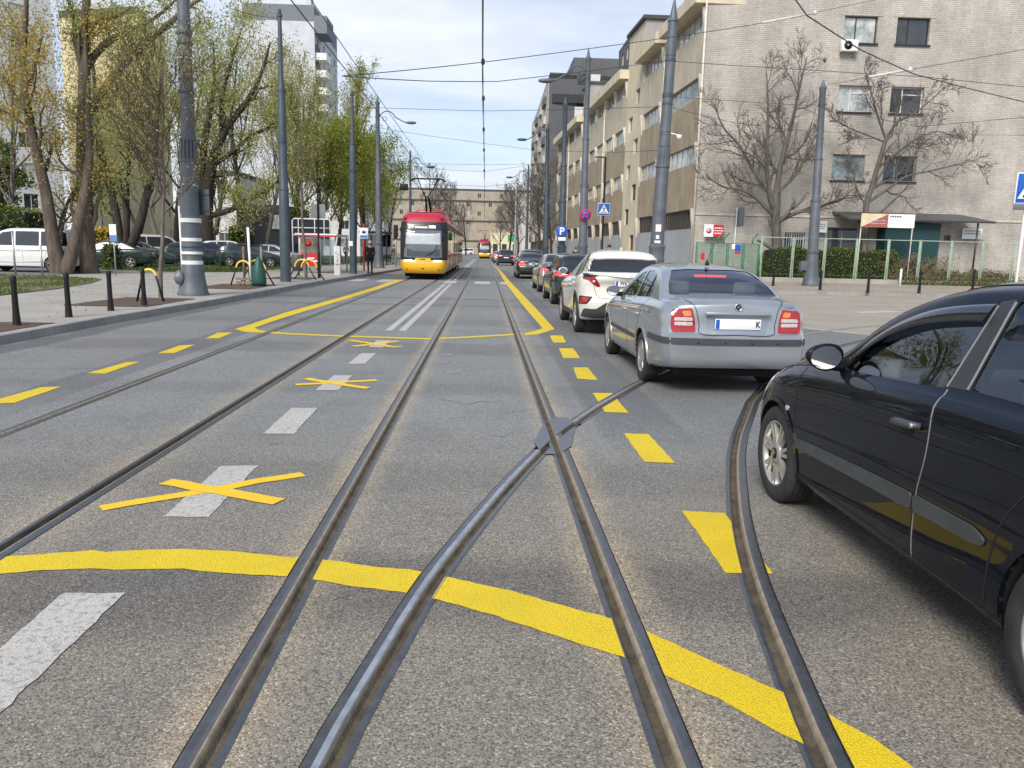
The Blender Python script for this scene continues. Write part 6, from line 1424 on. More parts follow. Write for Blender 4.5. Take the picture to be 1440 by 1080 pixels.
m_ = MB(); m_.M = Matrix.Translation((-.24, -.30, z1_(390))) @ Matrix.Rotation(.2, 4, 'Z'); m_.lathe([(.13, 0), (.13, -.03), (.10, -.05), (0, -.055)], 20, SIGNBACK, axis='Y'); m_.M = Matrix.Translation((-.24, -.30, z1_(390))) @ Matrix.Diagonal((1, 1, 1.6, 1)); m_.lathe([(.12, -.01), (.12, -.035), (0, -.04)], 20, SIGNBACK, axis='Y'); m_.M = None; m_.build('access_cover', r)
m_ = MB(); m_.tube((-.245, -.05, .3), (-.245, -.05, z1_(290)), .03, WHITE); m_.build('white_side_tube', r)  # thin white tube up the left edge of the lower shaft
for s_, a, c in ((-1, (249, 265), (261, 300)), (1, (278, 266), (296, 303))):
    p, q = AT(*a, Y1 + .1), AT(*c, Y1 + .1); sgn = empty('traffic_sign', ((p.x + q.x) / 2, Y1 + .12, (p.z + q.z) / 2), R_(-18 * s_), 'grey back of a square sign on the %s side of the banded mast' % ('left' if s_ < 0 else 'right'), 'sign'); m_ = MB(); m_.bbox((0, 0, 0), (q.x - p.x, .02, p.z - q.z), SIGNBACK, .009); m_.build('panel', sgn)
    m_ = MB()
    for zz_ in (-.2, .2): m_.bx(-(q.x - p.x) * .5, (q.x - p.x) * .5, -.035, -.01, zz_ - .02, zz_ + .02, MASTM)
    m_.build('bracket', sgn)
# second and third masts, lamp mast
b = G(402, 396, PH); zz = lambda y: zt(400, y, b[1]) - PH
r, ln = mast('plain dark grey mast with a thin top, second on the left pavement', (b[0], b[1], PH), [(0, .205), (.25, .205), (.3, .20), (zz(298), .19), (zz(267), .185), (zz(265), .165), (zz(200), .155), (zz(128), .15), (zz(118), .10), (zz(100), .085), (zz(60), .08), (zz(20), .07)], MASTD, AT(393, 20, b[1]).x)
for y, h_, rr in ((267, .06, .20), (200, .05, .17), (128, .06, .16), (85, .05, .095), (22, .1, .10), (16, .14, .06)): ring(r, ln, zz(y), rr, h_, MASTD)
b = G(497, 385, PH); zz3 = lambda y: zt(496, y, b[1]) - PH; M3 = b
r, ln = mast('slim dark mast with a small white notice, third on the left pavement', (b[0], b[1], PH), [(0, .19), (zz3(300), .18), (zz3(256), .17), (zz3(205), .16), (zz3(198), .10), (zz3(128), .075)], MASTD, AT(495, 128, b[1]).x)
for y, h_, rr in ((256, .08, .19), (240, .1, .2), (202, .1, .17), (133, .1, .11)): ring(r, ln, zz3(y), rr, h_, MASTD)
m_ = MB(); m_.bx(-.2, .02, -.21, -.18, zz3(346), zz3(339), SIGNW); m_.build('notice', r)
def flared(label, base, H, k=1.0, mt=MASTM, topx=None, name='tram_mast', cat='mast', topthin=.5):
    r, ln = mast(label, base, [(0, .42 * k), (.06, .43 * k), (.14, .40 * k), (.7, .32 * k), (1.55, .265 * k), (1.6, .30 * k), (1.72, .30 * k), (1.76, .25 * k), (H * .42, .225 * k), (H * .43, .20 * k), (H * .62, .185 * k), (H * .63, .165 * k), (H * .95, .14 * k), (H * .955, .17 * k), (H * .965, .17 * k), (H * .97, .10 * k), (H, .03)], mt, topx, name, cat=cat)
    ring(r, ln, H * .425, .25 * k, .12, mt); ring(r, ln, H * .625, .21 * k, .08, mt); ring(r, ln, H * .88, .17 * k, .04, MASTD); return r, ln
b = G(533, 377, PH); r, ln = flared('pale grey flared mast with a curved lamp arm beside the tram stop', (b[0], b[1], PH), 11.3, .95, MASTM, AT(531, 180, b[1]).x, 'lamp_mast'); armlamp(r, 9.6, 1, 2.2, MASTM)
b = G(576, 372, PH); r, ln = mast('thin far mast with curved lamp arm just left of the tram pantograph', (AT(577, 372, 66).x, 66, PH), [(0, .14), (3, .12), (9.3, .07)], MASTD, None, 'lamp_mast'); armlamp(r, 8.0, 1, 1.7, MASTD)
bx_ = AT(568, 263, 50); cb2 = empty('signal_box', bx_, 0, 'dark box hung on the overhead wire left of the pantograph', 'signal'); m_ = MB(); m_.bbox((0, 0, 0), (.5, .3, .4), BLACK, .03); m_.build('housing', cb2); m_ = MB(); m_.tube((0, 0, .2), (0, 0, .55), .02, BLACK); m_.build('hanger', cb2)
# right side
Y9 = 32.3; x9 = AT(920, 398, Y9).x; z9 = lambda y: zt(925, y, Y9) - PH
r, ln = mast('thickest grey tram mast leaning beside the corner of the beige office block', (x9, Y9, PH), [(0, .42), (.06, .43), (.15, .40), (.5, .35), (z9(372), .315), (z9(369), .34), (z9(366), .34), (z9(364), .32), (z9(351), .31), (z9(349), .335), (z9(346), .335), (z9(344), .275), (z9(300), .265), (z9(235), .255), (z9(233), .25), (z9(205), .225), (z9(143), .205), (z9(90), .20), (z9(60), .195), (z9(31), .185), (z9(30), .215), (z9(27), .215), (z9(26), .17), (z9(8), .08), (z9(-4), .02)], MASTM, AT(949, -4, Y9).x)
flute(r, ln, z9(234), z9(206), .255, .225, MASTM)
for y, h_, rr in ((186, .05, .225), (190, .04, .225), (134, .16, .225), (146, .08, .22), (84, .12, .22), (78, .04, .21)): ring(r, ln, z9(y), rr, h_, MASTD)
m_ = MB(); m_.bx(-.12, .10, -.29, -.265, z9(326), z9(316), SIGNW); m_.build('sticker', r); m_ = MB(); m_.bx(-.09, .04, -.29, -.265, z9(336), z9(331), SIGNW); m_.build('sticker', r); m_ = MB(); m_.bx(-.14, .10, -.30, -.27, z9(342), z9(338.5), SIGNW); m_.build('sticker', r)
cm_ = empty('cctv_camera', AT(955, 192, Y9 - .1), 0, 'white dome camera on a short arm of the thickest mast', 'camera'); m_ = MB(); m_.lathe([(0, -.12), (.08, -.1), (.11, 0), (.10, .06), (0, .08)], 14, WHITE); m_.build('housing', cm_); m_ = MB(); m_.tube((0, 0, .05), (-.35, 0, .12), .025, WHITE); m_.build('bracket', cm_)
br_ = G(1140, 402, PH); r, ln = flared('grey flared mast with ball top in front of the hedge and brick wall', (br_[0], br_[1], PH), zt(1158, 112, br_[1]) - PH, 1.0, MASTM, AT(1158, 112, br_[1]).x)
m_ = MB(); m_.lathe([(0, 10.4), (.06, 10.45), (.08, 10.52), (.05, 10.6), (0, 10.63)], 12, MASTD, c=(ln * 10.4, 0, 0)); m_.build('finial', r); m_ = MB(); m_.bx(-.62, -.30, -.15, .15, .75, 1.2, MASTM); m_.build('junction_box', r)
Y8 = 36.5; r, ln = flared('grey mast carrying the round no stopping sign and a long curved lamp arm', (AT(818, 390, Y8).x, Y8, PH), 10.35, .80, MASTM, AT(827, 88, Y8).x, 'lamp_mast'); armlamp(r, 8.9, -1, 1.95, MASTM)
m8 = (AT(818, 390, Y8).x, Y8)
Y7 = 45.0; r, ln = flared('dark mast behind the blue parking sign', (AT(789, 380, Y7).x, Y7, PH), 9.9, .85, MASTD, AT(795, 148, Y7).x)
Y6 = 56.0; r, ln = flared('slim mast with lamp arm between the parking sign and the far tower', (AT(767, 375, Y6).x, Y6, PH), 10.2, .8, MASTD, AT(770, 183, Y6).x, 'lamp_mast'); armlamp(r, 9.0, -1, 1.9, MASTD)
Y5 = 80.0; r, ln = mast('farthest thin lamp mast with curved arm on the right pavement', (AT(740, 365, Y5).x, Y5, PH), [(0, .2), (2, .15), (9.9, .08)], MASTD, None, 'lamp_mast'); armlamp(r, 8.6, -1, 1.9, MASTD)
r, ln = mast('white banded pole far along the right pavement', (AT(724, 360, 100).x, 100, PH), [(0, .2), (4.2, .16), (9, .1)], STEEL, None)
# slim street lights
b = G(449, 391, PH); r, ln = mast('slim black street light with a flat head beside the red poster', (b[0], b[1], PH), [(0, .07), (1.1, .065), (1.15, .05), (zt(449, 226, b[1]) - PH, .035)], BLACK, None, 'street_light', cat='street light'); hh = zt(449, 226, b[1]) - PH
m_ = MB(); m_.bbox((.28, 0, hh), (.5, .16, .05), BLACK, .015); m_.build('lamp_head', r)
m_ = MB(); m_.bbox((0, .06, zt(449, 297, b[1]) - PH), (.62, .02, .60), mat('translucent_sign_back', (.25, .27, .27), .5), .008); m_.build('sign_back', r)
Y4 = 39.0; r, ln = mast('slim black pole carrying the blue pedestrian crossing sign', (AT(845, 385, Y4).x, Y4, PH), [(0, .08), (1.2, .075), (1.25, .055), (zt(846, 221, Y4) - PH, .04)], BLACK, None, 'street_light', cat='street light'); hh = zt(846, 221, Y4) - PH
m_ = MB(); m_.bbox((-.28, 0, hh), (.5, .16, .05), BLACK, .015); m_.build('lamp_head', r)
pcx = AT(845, 385, Y4).x
# ---- signs
def crossing_sign(loc, size, label, rz=0, plate_=False):
    r = empty('crossing_sign', loc, rz, label, 'road sign'); h = size / 2; m_ = MB(); m_.bbox((0, 0, 0), (size, .02, size), SIGNW, .009); m_.build('panel', r)
    m_ = MB(); m_.bbox((0, -.011, 0), (size * .94, .008, size * .94), BLUE, .003); m_.build('blue_field', r)
    m_ = MB(); y = -.018; t = [(-.42 * size, -.34 * size), (.42 * size, -.34 * size), (0, .40 * size)]; m_.add([(x, y, z) for x, z in t], [(0, 1, 2)], SIGNW); m_.build('triangle', r)
    m_ = MB(); y = -.022; S_ = size
    m_.lathe([(.035 * S_, y), (0, y - .001)], 12, BLACK, c=(.01 * S_, 0, .20 * S_), axis='Y')
    for pl in ([(-.03, .16), (.05, .16), (.05, -.02), (-.03, -.02)], [(.0, .0), (.05, .0), (.13, -.20), (.08, -.20)], [(-.03, 0), (.02, 0), (-.06, -.20), (-.11, -.20)], [(-.03, .15), (-.02, .11), (-.13, .0), (-.15, .03)], [(.05, .15), (.03, .11), (.12, .02), (.14, .05)]):
        m_.add([(x * S_, y, z * S_) for x, z in pl], [tuple(range(4))], BLACK)
    for k in range(5): x = (-.24 + k * .11) * S_; m_.add([(x, y, -.22 * S_), (x + .06 * S_, y, -.22 * S_), (x + .04 * S_, y, -.30 * S_), (x - .02 * S_, y, -.30 * S_)], [(0, 1, 2, 3)], BLACK)
    m_.build('walking_figure', r)
    if plate_: m_ = MB(); m_.bbox((0, 0, -h - .07), (size, .02, .12), SIGNBACK, .006); m_.build('lower_plate', r)
    return r
crossing_sign((pcx, Y4 - .10, zt(846, 294.5, Y4)), .60, 'blue square pedestrian crossing sign with white triangle on the slim black pole')
p = AT(1449, 265, 16.0); crossing_sign((p.x + .0, 16.0, p.z), .62, 'blue and white crossing sign cut by the right edge of the photo', 0, True)
pst = MB(); q = AT(1445, 400, 16.06); pst.tube((p.x, 16.06, 0.0), (p.x, 16.06, p.z + .3), .03, SIGNW); tag(pst.build('sign_post'), 'pale post under the crossing sign at the right edge', 'post')
r = empty('no_stopping_sign', (AT(823, 302, Y8 - .3).x, Y8 - .3, zt(823, 302, Y8 - .3)), 0, 'round blue no stopping sign with red ring and cross on a mast', 'road sign')
m_ = MB(); m_.lathe([(.27, .01), (.27, -.005), (0, -.006)], 28, RED, axis='Y'); m_.build('panel', r); m_ = MB(); m_.lathe([(.215, -.004), (.215, -.010), (0, -.011)], 28, BLUE, axis='Y'); m_.build('blue_field', r)
for a in (PI / 4, -PI / 4): m_ = MB(); m_.box((0, -.014, 0), (.44, .005, .055), RED, M=Matrix.Rotation(a, 4, 'Y')); m_.build('cross_bar', r)
r = empty('parking_sign', (AT(790, 326, 44.5).x, 44.5, zt(790, 326, 44.5)), 0, 'blue square parking sign with a white letter P', 'road sign')
m_ = MB(); m_.bbox((0, 0, .02), (.56, .02, .56), BLUE, .008); m_.build('panel', r); text('P', .56, SIGNW, basis((0, -.014, .02), (1, 0, 0), (0, 0, 1)), r, bold=.012); m_ = MB(); m_.bbox((.02, 0, -.40), (.42, .02, .20), SIGNW, .006); m_.build('lower_plate', r)
r = empty('sign_post', (AT(1031, 370, 33).x, 33, PH), 0, 'thin grey post with two narrow sign backs beyond the silver-blue car', 'sign'); m_ = MB(); m_.tube((0, 0, 0), (0, 0, zt(1031, 292, 33) - PH), .04, STEEL); m_.build('post', r)
for x, rz in ((-.06, 1.25), (.12, 1.9)): m_ = MB(); m_.box((x * 1.3, -.05, zt(1031, 305, 33) - PH), (.52, .02, .80), SIGNBACK, rz); m_.build('sign_back', r)
m_ = MB(); m_.bbox((-.06, -.06, zt(1029, 347, 33) - PH), (.12, .08, .22), SIGNW, .01); m_.build('push_button', r)
# tram stop sign, cabinet, shelter, frame
b = G(512, 381, PH); r = empty('tram_stop_sign', (b[0], b[1], PH), 0, 'white and blue tram stop sign on a red pole', 'sign'); m_ = MB(); m_.tube((0, 0, 0), (0, 0, 2.75), .05, RED); m_.build('pole', r)
zc = zt(513, 328, b[1]) - PH; m_ = MB(); m_.bbox((.02, -.07, zc), (.50, .04, .62), SIGNW, .015); m_.build('panel', r); m_ = MB(); m_.bx(-.20, .24, -.10, -.088, zc - .26, zc - .12, mat('sign_light_blue', (.02, .22, .62), .4)); m_.build('blue_band', r)
m_ = MB(); m_.bx(-.08, .12, -.10, -.088, zc, zc + .12, BLACK); m_.path([(-.06, -.095, zc + .13), (.02, -.095, zc + .18), (.10, -.095, zc + .13)], .008, 5, BLACK); m_.build('tram_pictogram', r)
b = G(475, 387, PH); r = empty('utility_cabinet', (b[0], b[1], PH), 0, 'narrow white cabinet scribbled with black graffiti on the pavement', 'cabinet'); m_ = MB(); hc_ = zt(475, 346, b[1]) - PH; m_.bbox((0, 0, hc_ / 2), (.30, .25, hc_), mat('cabinet_white', (.60, .60, .58), .5, var=.12), .015); m_.build('housing', r)
m_ = MB(); rr = random.Random(3)
for z0 in (hc_ * .85, hc_ * .68, hc_ * .52): m_.path([(rr.uniform(-.11, .11), -.13, z0 - k * .04 + rr.uniform(-.03, .03)) for k in range(7)], .007, 5, BLACK)
m_.build('graffiti', r); m_ = MB(); m_.bx(-.155, .155, -.132, -.126, hc_ * .38, hc_ * .39, BLACK); m_.build('door_gap', r)
YS = 41.0; def_ = lambda a, b2: AT(a, b2, YS)
r = empty('tram_shelter', (def_(440, 380).x, YS, PH), 0, 'tram stop shelter with a red advertising poster on its end', 'shelter'); X0 = def_(440, 380).x
xa_, xb_ = def_(421, 380).x - X0, def_(452, 380).x - X0; zt_, zb_ = zt(436, 333, YS) - PH, zt(436, 376, YS) - PH
m_ = MB(); m_.bbox(((xa_ + xb_) / 2, 0, (zt_ + zb_) / 2), (xb_ - xa_, .18, zt_ - zb_), STEEL, .02); m_.build('poster_case', r)
m_ = MB(); m_.bx(xa_ + .1, xb_ - .08, -.11, -.092, zb_ + .08, zt_ - .08, mat('poster_dark', (.10, .085, .06), .3, var=.6, vscale=2.5, var2=(.30, .26, .2), v2scale=3)); po = m_.build('poster', r)
m_ = MB(); m_.bx(xa_ + .1, xb_ - .08, -.118, -.111, zb_ + .08, zb_ + .08 + (zt_ - zb_) * .42, RED); m_.build('poster_red_field', po); m_ = MB(); m_.lathe([(.16, -.118), (0, -.12)], 16, RED, c=((xa_ + xb_) / 2 - .05, 0, zt_ - .35), axis='Y'); m_.build('poster_flower', po)
m_ = MB()
for k, (x, z, w_) in enumerate(((.0, .44, .5), (.25, .30, .35), (-.3, .38, .15))): m_.bx((xa_ + xb_) / 2 + x - w_ / 2, (xa_ + xb_) / 2 + x + w_ / 2, -.124, -.119, zb_ + z, zb_ + z + .07, SIGNW)
m_.build('poster_lettering', po)
m_ = MB(); m_.bx(xa_ - .15, xb_ + .85, -.2, 3.4, zt_ + .05, zt_ + .17, SIGNW); m_.bx(xa_ - .14, xb_ + .84, -.22, -.2, zt_ + .02, zt_ + .10, RED); m_.build('roof', r)
for x in (xb_ + .75,): 
    for y in (.0, 3.3): m_ = MB(); m_.tube((x, y, 0), (x, y, zt_ + .05), .04, STEEL); m_.build('post', r)
m_ = MB(); m_.bx(xb_ + .02, xb_ + .74, .02, .04, .35, zt_ - .1, glass_mat('shelter_glass', (.7, .78, .78), .1)); m_.build('glass_panel', r)
r = empty('billboard_frame', (AT(438, 350, 47).x, 47, PH), 0, 'tall dark billboard in a white tube frame behind the shelter', 'billboard'); c = AT(438, 350, 47).x
x0, x1, zt0, zb0 = AT(411, 308, 47).x - c, AT(464, 308, 47).x - c, zt(438, 308, 47) - PH, zt(438, 343, 47) - PH; ff = mat('frame_white_tube', (.62, .63, .64), .4)
m_ = MB(); m_.path([(x0, 0, 0.2), (x0, 0, zt0 - .1), (x0 + .1, 0, zt0), (x1 - .1, 0, zt0), (x1, 0, zt0 - .1), (x1, 0, 0.2)], .045, 8, ff)
for z in (zt0 - .52, zt0 - .95): m_.tube((x0, 0, z), (x1, 0, z), .035, ff)
for x in (x0 + .35, (x0 + x1) / 2 + .2, x1 - .35): m_.tube((x, 0, zt0), (x, 0, zb0 - .3), .03, ff)
m_.build('frame', r); m_ = MB(); m_.bx(x0 + .03, x1 - .03, .05, .10, zb0, zt0 - .02, mat('billboard_black', (.012, .014, .022), .3)); m_.build('panel', r)
r = empty('tram_shelter', (AT(524, 360, 62).x, 62, PH), 0, 'dark second shelter behind the person in black', 'shelter'); m_ = MB(); m_.bx(-1.0, 1.2, -.3, 3, 2.5, 2.65, BLACK); m_.build('roof', r); m_ = MB(); m_.bx(-.95, 1.1, 2.8, 2.85, .3, 2.45, CARGD); m_.build('glass_panel', r)
for x in (-.9, 1.1): m_ = MB(); m_.tube((x, 0, 0), (x, 0, 2.5), .05, BLACK); m_.build('post', r)
tl_ = AT(556.5, 325, 58); r = empty('traffic_light', (tl_.x, 58, PH), 0, 'dark traffic light head left of the tram seen from behind', 'traffic light'); m_ = MB(); m_.bbox((0, 0, tl_.z - PH), (.32, .25, .9), BLACK, .03); m_.build('housing', r); m_ = MB(); m_.tube((0, .1, 0), (0, .1, tl_.z - PH + .4), .05, STEEL); m_.build('post', r)
# ---- bollards
def bollard(loc, h_, label, grp, k=1.0):
    r = empty('bollard', loc, 0, label, 'bollard', grp); m_ = MB(); m_.lathe([(.068 * k, 0), (.062 * k, .03), (.047 * k, .35 * h_), (.042 * k, h_ * .86), (.048 * k, h_ * .87), (.048 * k, h_ * .97), (.04 * k, h_)], 14, BLACK); m_.build('shaft', r, auto=30)
    return r
GL = 'black bollards along the left kerb'
for (p, lab) in (((24, 458), 'nearest black bollard on the left pavement, at the left edge'), ((97, 446), 'second black bollard from the left edge'), ((156, 437), 'third black bollard, just before the yellow hoop'), ((203, 430), 'black bollard standing in front of the yellow hoop')):
    q = G(*p, PH); bollard((q[0], q[1], PH), .80, lab, GL)
GR2 = 'bollards along the side street kerb'
for (p, h_, lab) in (((1087, 402), .85, 'small bollard left of the flared mast by the hedge'), ((1153, 408), .85, 'bollard directly right of the flared mast base'), ((1220, 412), .9, 'bollard in front of the middle of the green fence'), ((1292, 413), .95, 'thickest bollard in front of the dry brush'), ((1367, 410), 1.0, 'bollard below the canopy post, nearest the black car roof')):
    q = G(*p, PH); bollard((q[0], q[1], PH), h_, lab, GR2, 1.1)
q = G(1265, 404, PH); m_ = MB(); m_.lathe([(.06, 0), (.05, .9), (.03, .93)], 10, SIGNW); tag(m_.build('marker_post', None, (q[0], q[1], PH)), 'short white marker post in front of the green fence', 'post')
def hoop(c, w_, h_, rz, label):
    r = empty('hoop_barrier', (c[0], c[1], PH), rz, label, 'barrier', 'yellow and black hoops round the young trees'); m_ = MB(); top = w_ * .26
    for s_ in (-1, 1): m_ = MB(); m_.tube((s_ * w_ / 2, 0, 0), (s_ * top, 0, h_ - top), .026, BLACK); m_.build('leg', r)
    m_ = MB(); m_.path([(top * math.cos(a), 0, h_ - top + top * math.sin(a)) for a in [PI * k / 14 for k in range(15)]], .032, 8, mat('hoop_yellow', (.78, .58, .10), .45)); m_.build('arch', r)
for (a, b2, top, rz, lab) in (((191, 424), (232, 424), 379, 0, 'single yellow topped hoop in the mulch bed beside the young tree'), ((325, 401), (361, 402), 367, 0, 'left hoop of the pair round the staked tree'), ((344, 399), (380, 403), 366, .1, 'right hoop of the pair round the staked tree, under the green bag'),
                              ((411, 391), (439.5, 394), 365, 0, 'left hoop of the pair beside the second mast'), ((421, 391), (450, 395), 365, 0, 'right hoop of the pair beside the second mast')):
    p, q = G(*a, PH), G(*b2, PH); y = (p[1] + q[1]) / 2; h_ = zt((a[0] + b2[0]) / 2, top, y) - PH; hoop(((p[0] + q[0]) / 2, y), abs(q[0] - p[0]), h_, math.atan2(q[1] - p[1], q[0] - p[0]) * .3, lab)
# stakes and green bag of the second young tree
ys_ = 26.8; r = empty('tree_stake_frame', (AT(353, 400, ys_).x, ys_, PH), 0, 'wooden stake frame with a white post round a small tree', 'tree stakes'); c = AT(353, 400, ys_).x; WOOD = mat('stake_wood', (.22, .17, .12), .9, var=.3)
for (px_, ytop) in ((340, 345), (352.5, 345), (368.5, 346)): x = AT(px_, 395, ys_).x - c; m_ = MB(); m_.tube((x, .3 if px_ < 341 else 0, 0), (x, .3 if px_ < 341 else 0, zt(px_, ytop, ys_) - PH), .04, WOOD); m_.build('stake', r)
m_ = MB(); x = AT(353, 395, ys_).x - c + .04; m_.tube((x, -.12, 0), (x - .05, -.12, zt(352, 320, ys_) - PH), .045, SIGNW); m_.build('white_post', r)
for z in (.08, .2): m_ = MB(); m_.bx(-.42, .42, -.25, -.22, z, z + .07, WOOD); m_.build('rail', r)
m_ = MB(); m_.bx(-.42, .42, -.03, .03, zt(353, 347, ys_) - PH, zt(353, 344, ys_) - PH, BLACK); m_.build('strap', r)
bg2 = MB(); bg2.lathe([(.24, 0), (.25, .15), (.22, .5), (.13, .8), (.05, .95), (.02, 1.0)], 12, mat('bag_green', (.01, .07, .055), .5, var=.3, vscale=6)); tag(bg2.build('watering_bag', None, (AT(364.5, 397, ys_ - .25).x, ys_ - .25, PH + .02)), 'dark green watering bag leaning in the staked tree frame', 'bag')
r = empty('litter_bin', (AT(419, 386, 36.0).x, 36.0, PH), 0, 'grey litter bin behind the hoops beside the second mast', 'bin'); m_ = MB(); m_.lathe([(.24, .25), (.27, .95), (.25, .98), (.0, .97)], 18, mat('bin_brown', (.09, .08, .075), .6)); m_.build('body', r); m_ = MB(); m_.tube((0, .2, 0), (0, .2, .9), .03, BLACK); m_.build('post', r)
# blue notice post on the lawn path, low tube fence at far left
ypn = G(163, 387, PH)[1]; xpn = AT(163, 385, ypn).x; r = empty('notice_post', (xpn, ypn, PH), 0, 'white and blue notice on a thin post by the tree trunks', 'sign'); m_ = MB(); m_.tube((0, 0, 0), (0, 0, zt(163, 318, ypn) - PH), .03, STEEL); m_.build('post', r); m_ = MB(); z0 = zt(163, 330, ypn) - PH; m_.bx(-.14, .14, -.05, -.035, z0 - .02, z0 + .42, SIGNW); m_.build('panel', r); m_ = MB(); m_.bx(-.14, .16, -.055, -.04, z0 - .28, z0 - .03, mat('notice_blue', (.10, .22, .45), .5)); m_.build('lower_plate', r)
yf_ = 30.6; r = empty('tube_railing', (0, 0, 0), 0, 'low galvanised tube railing along the car park at the left edge', 'railing')
for px_ in (-60, -20, 22, 60): x = AT(px_, 385, yf_).x; m_ = MB(); m_.tube((x, yf_, PH), (x, yf_, zt(px_, 326 if px_ == 22 else 345, yf_)), .035, STEEL); m_.build('post', r)
for z in (.55, .98): m_ = MB(); m_.path([(AT(-80, 380, yf_).x, yf_, z + PH), (AT(20, 380, yf_).x, yf_, z + PH - .03), (AT(68, 380, yf_).x, yf_ + .1, z + PH)], .02, 6, STEEL); m_.build('rail', r)
fence('garden_fence', 'dark green wire fence between the lawn and the parked cars', -31, -15.2, 45.6, 1.05, 8, mat('fence_dark_green', (.015, .07, .055), .5), .12, PH)
# ---- cars in the car parks on the left
PK = 'cars parked behind the trees on the left'
def park(kind, sp, win, px_, y, rz, pm, label, lights=LENSR, name='parked_car', **kw):
    x = AT(px_, 370, y).x; return simple_car(kind, sp, win, name, (x, y, PH + .012), rz, pm, label, PK, lights=lights, **kw)
park('van', VAN, VANW, 40, 34.6, R_(90), PW, 'white family car side-on at the left edge, red tail lights beside the trunks', tails=[roundp([(.70, 1.15), (.90, 1.15), (.90, .85), (.72, .9)], .02)], backglass=VANB, frontglass=VANF, detail=True)
park('sedan', None, None, 152, 42.8, R_(100), PG, 'dark green car behind the thick trunk and the notice post')
park('van', None, None, 219, 50.5, R_(-35), PW, 'white van between the notice post and the banded mast')
park('hatch', None, None, 199, 46.8, R_(-80), PG, 'low black-green car in front of the white van')
park('hatch', None, None, 276, 50, R_(-65), PG, 'green hatchback right of the banded mast')
park('sedan', None, None, 300, 52, R_(-60), PD, 'dark blue saloon beside the big dark tree trunk')
park('suv', None, None, 327, 55, R_(-70), PW, 'white car behind the hoop pair and stakes')
park('hatch', None, None, 352, 50, R_(-75), PG, 'green car behind the white stake post')
park('sedan', None, None, 386, 54, R_(-80), PS, 'pale silver car just left of the second mast')
park('est', None, None, 258, 58, R_(-60), PW, 'white car roof behind the banded mast')
park('suv', None, None, 125, 56, R_(90), PW, 'white car glimpsed between the two thick trunks')
park('van', None, None, 655, 230, R_(90), PW, 'small white van crossing at the far end of the street')
# ================================================================== PEOPLE
SKIN = mat('skin', (.45, .28, .20), .6); HAIR = mat('hair_dark', (.03, .022, .018), .7)
def skin_mesh(name, chains, mt, parent, sub=2):
    me = bpy.data.meshes.new(name); vs, es, rs = [], [], []; idx = {}
    for ch in chains:
        prev = None
        for (p, r_) in ch:
            k = tuple(round(a, 4) for a in p)
            if k not in idx: idx[k] = len(vs); vs.append(p); rs.append(r_)
            if prev is not None and prev != idx[k]: es.append((prev, idx[k]))
            prev = idx[k]
    me.from_pydata(vs, es, []); o = bpy.data.objects.new(name, me); COL.objects.link(o); md = o.modifiers.new('s', 'SKIN'); me.skin_vertices.new() if not me.skin_vertices else None
    for i, r_ in enumerate(rs): me.skin_vertices[0].data[i].radius = (r_, r_ * .85)
    me.skin_vertices[0].data[0].use_root = True; m2 = o.modifiers.new('u', 'SUBSURF'); m2.levels = sub; m2.render_levels = sub
    dg = bpy.context.evaluated_depsgraph_get(); dg.update(); nm = bpy.data.meshes.new_from_object(o.evaluated_get(dg)); bpy.data.objects.remove(o)
    nm.materials.clear(); nm.materials.append(mt); nm.polygons.foreach_set('use_smooth', [True] * len(nm.polygons)); return link(name, nm, parent)
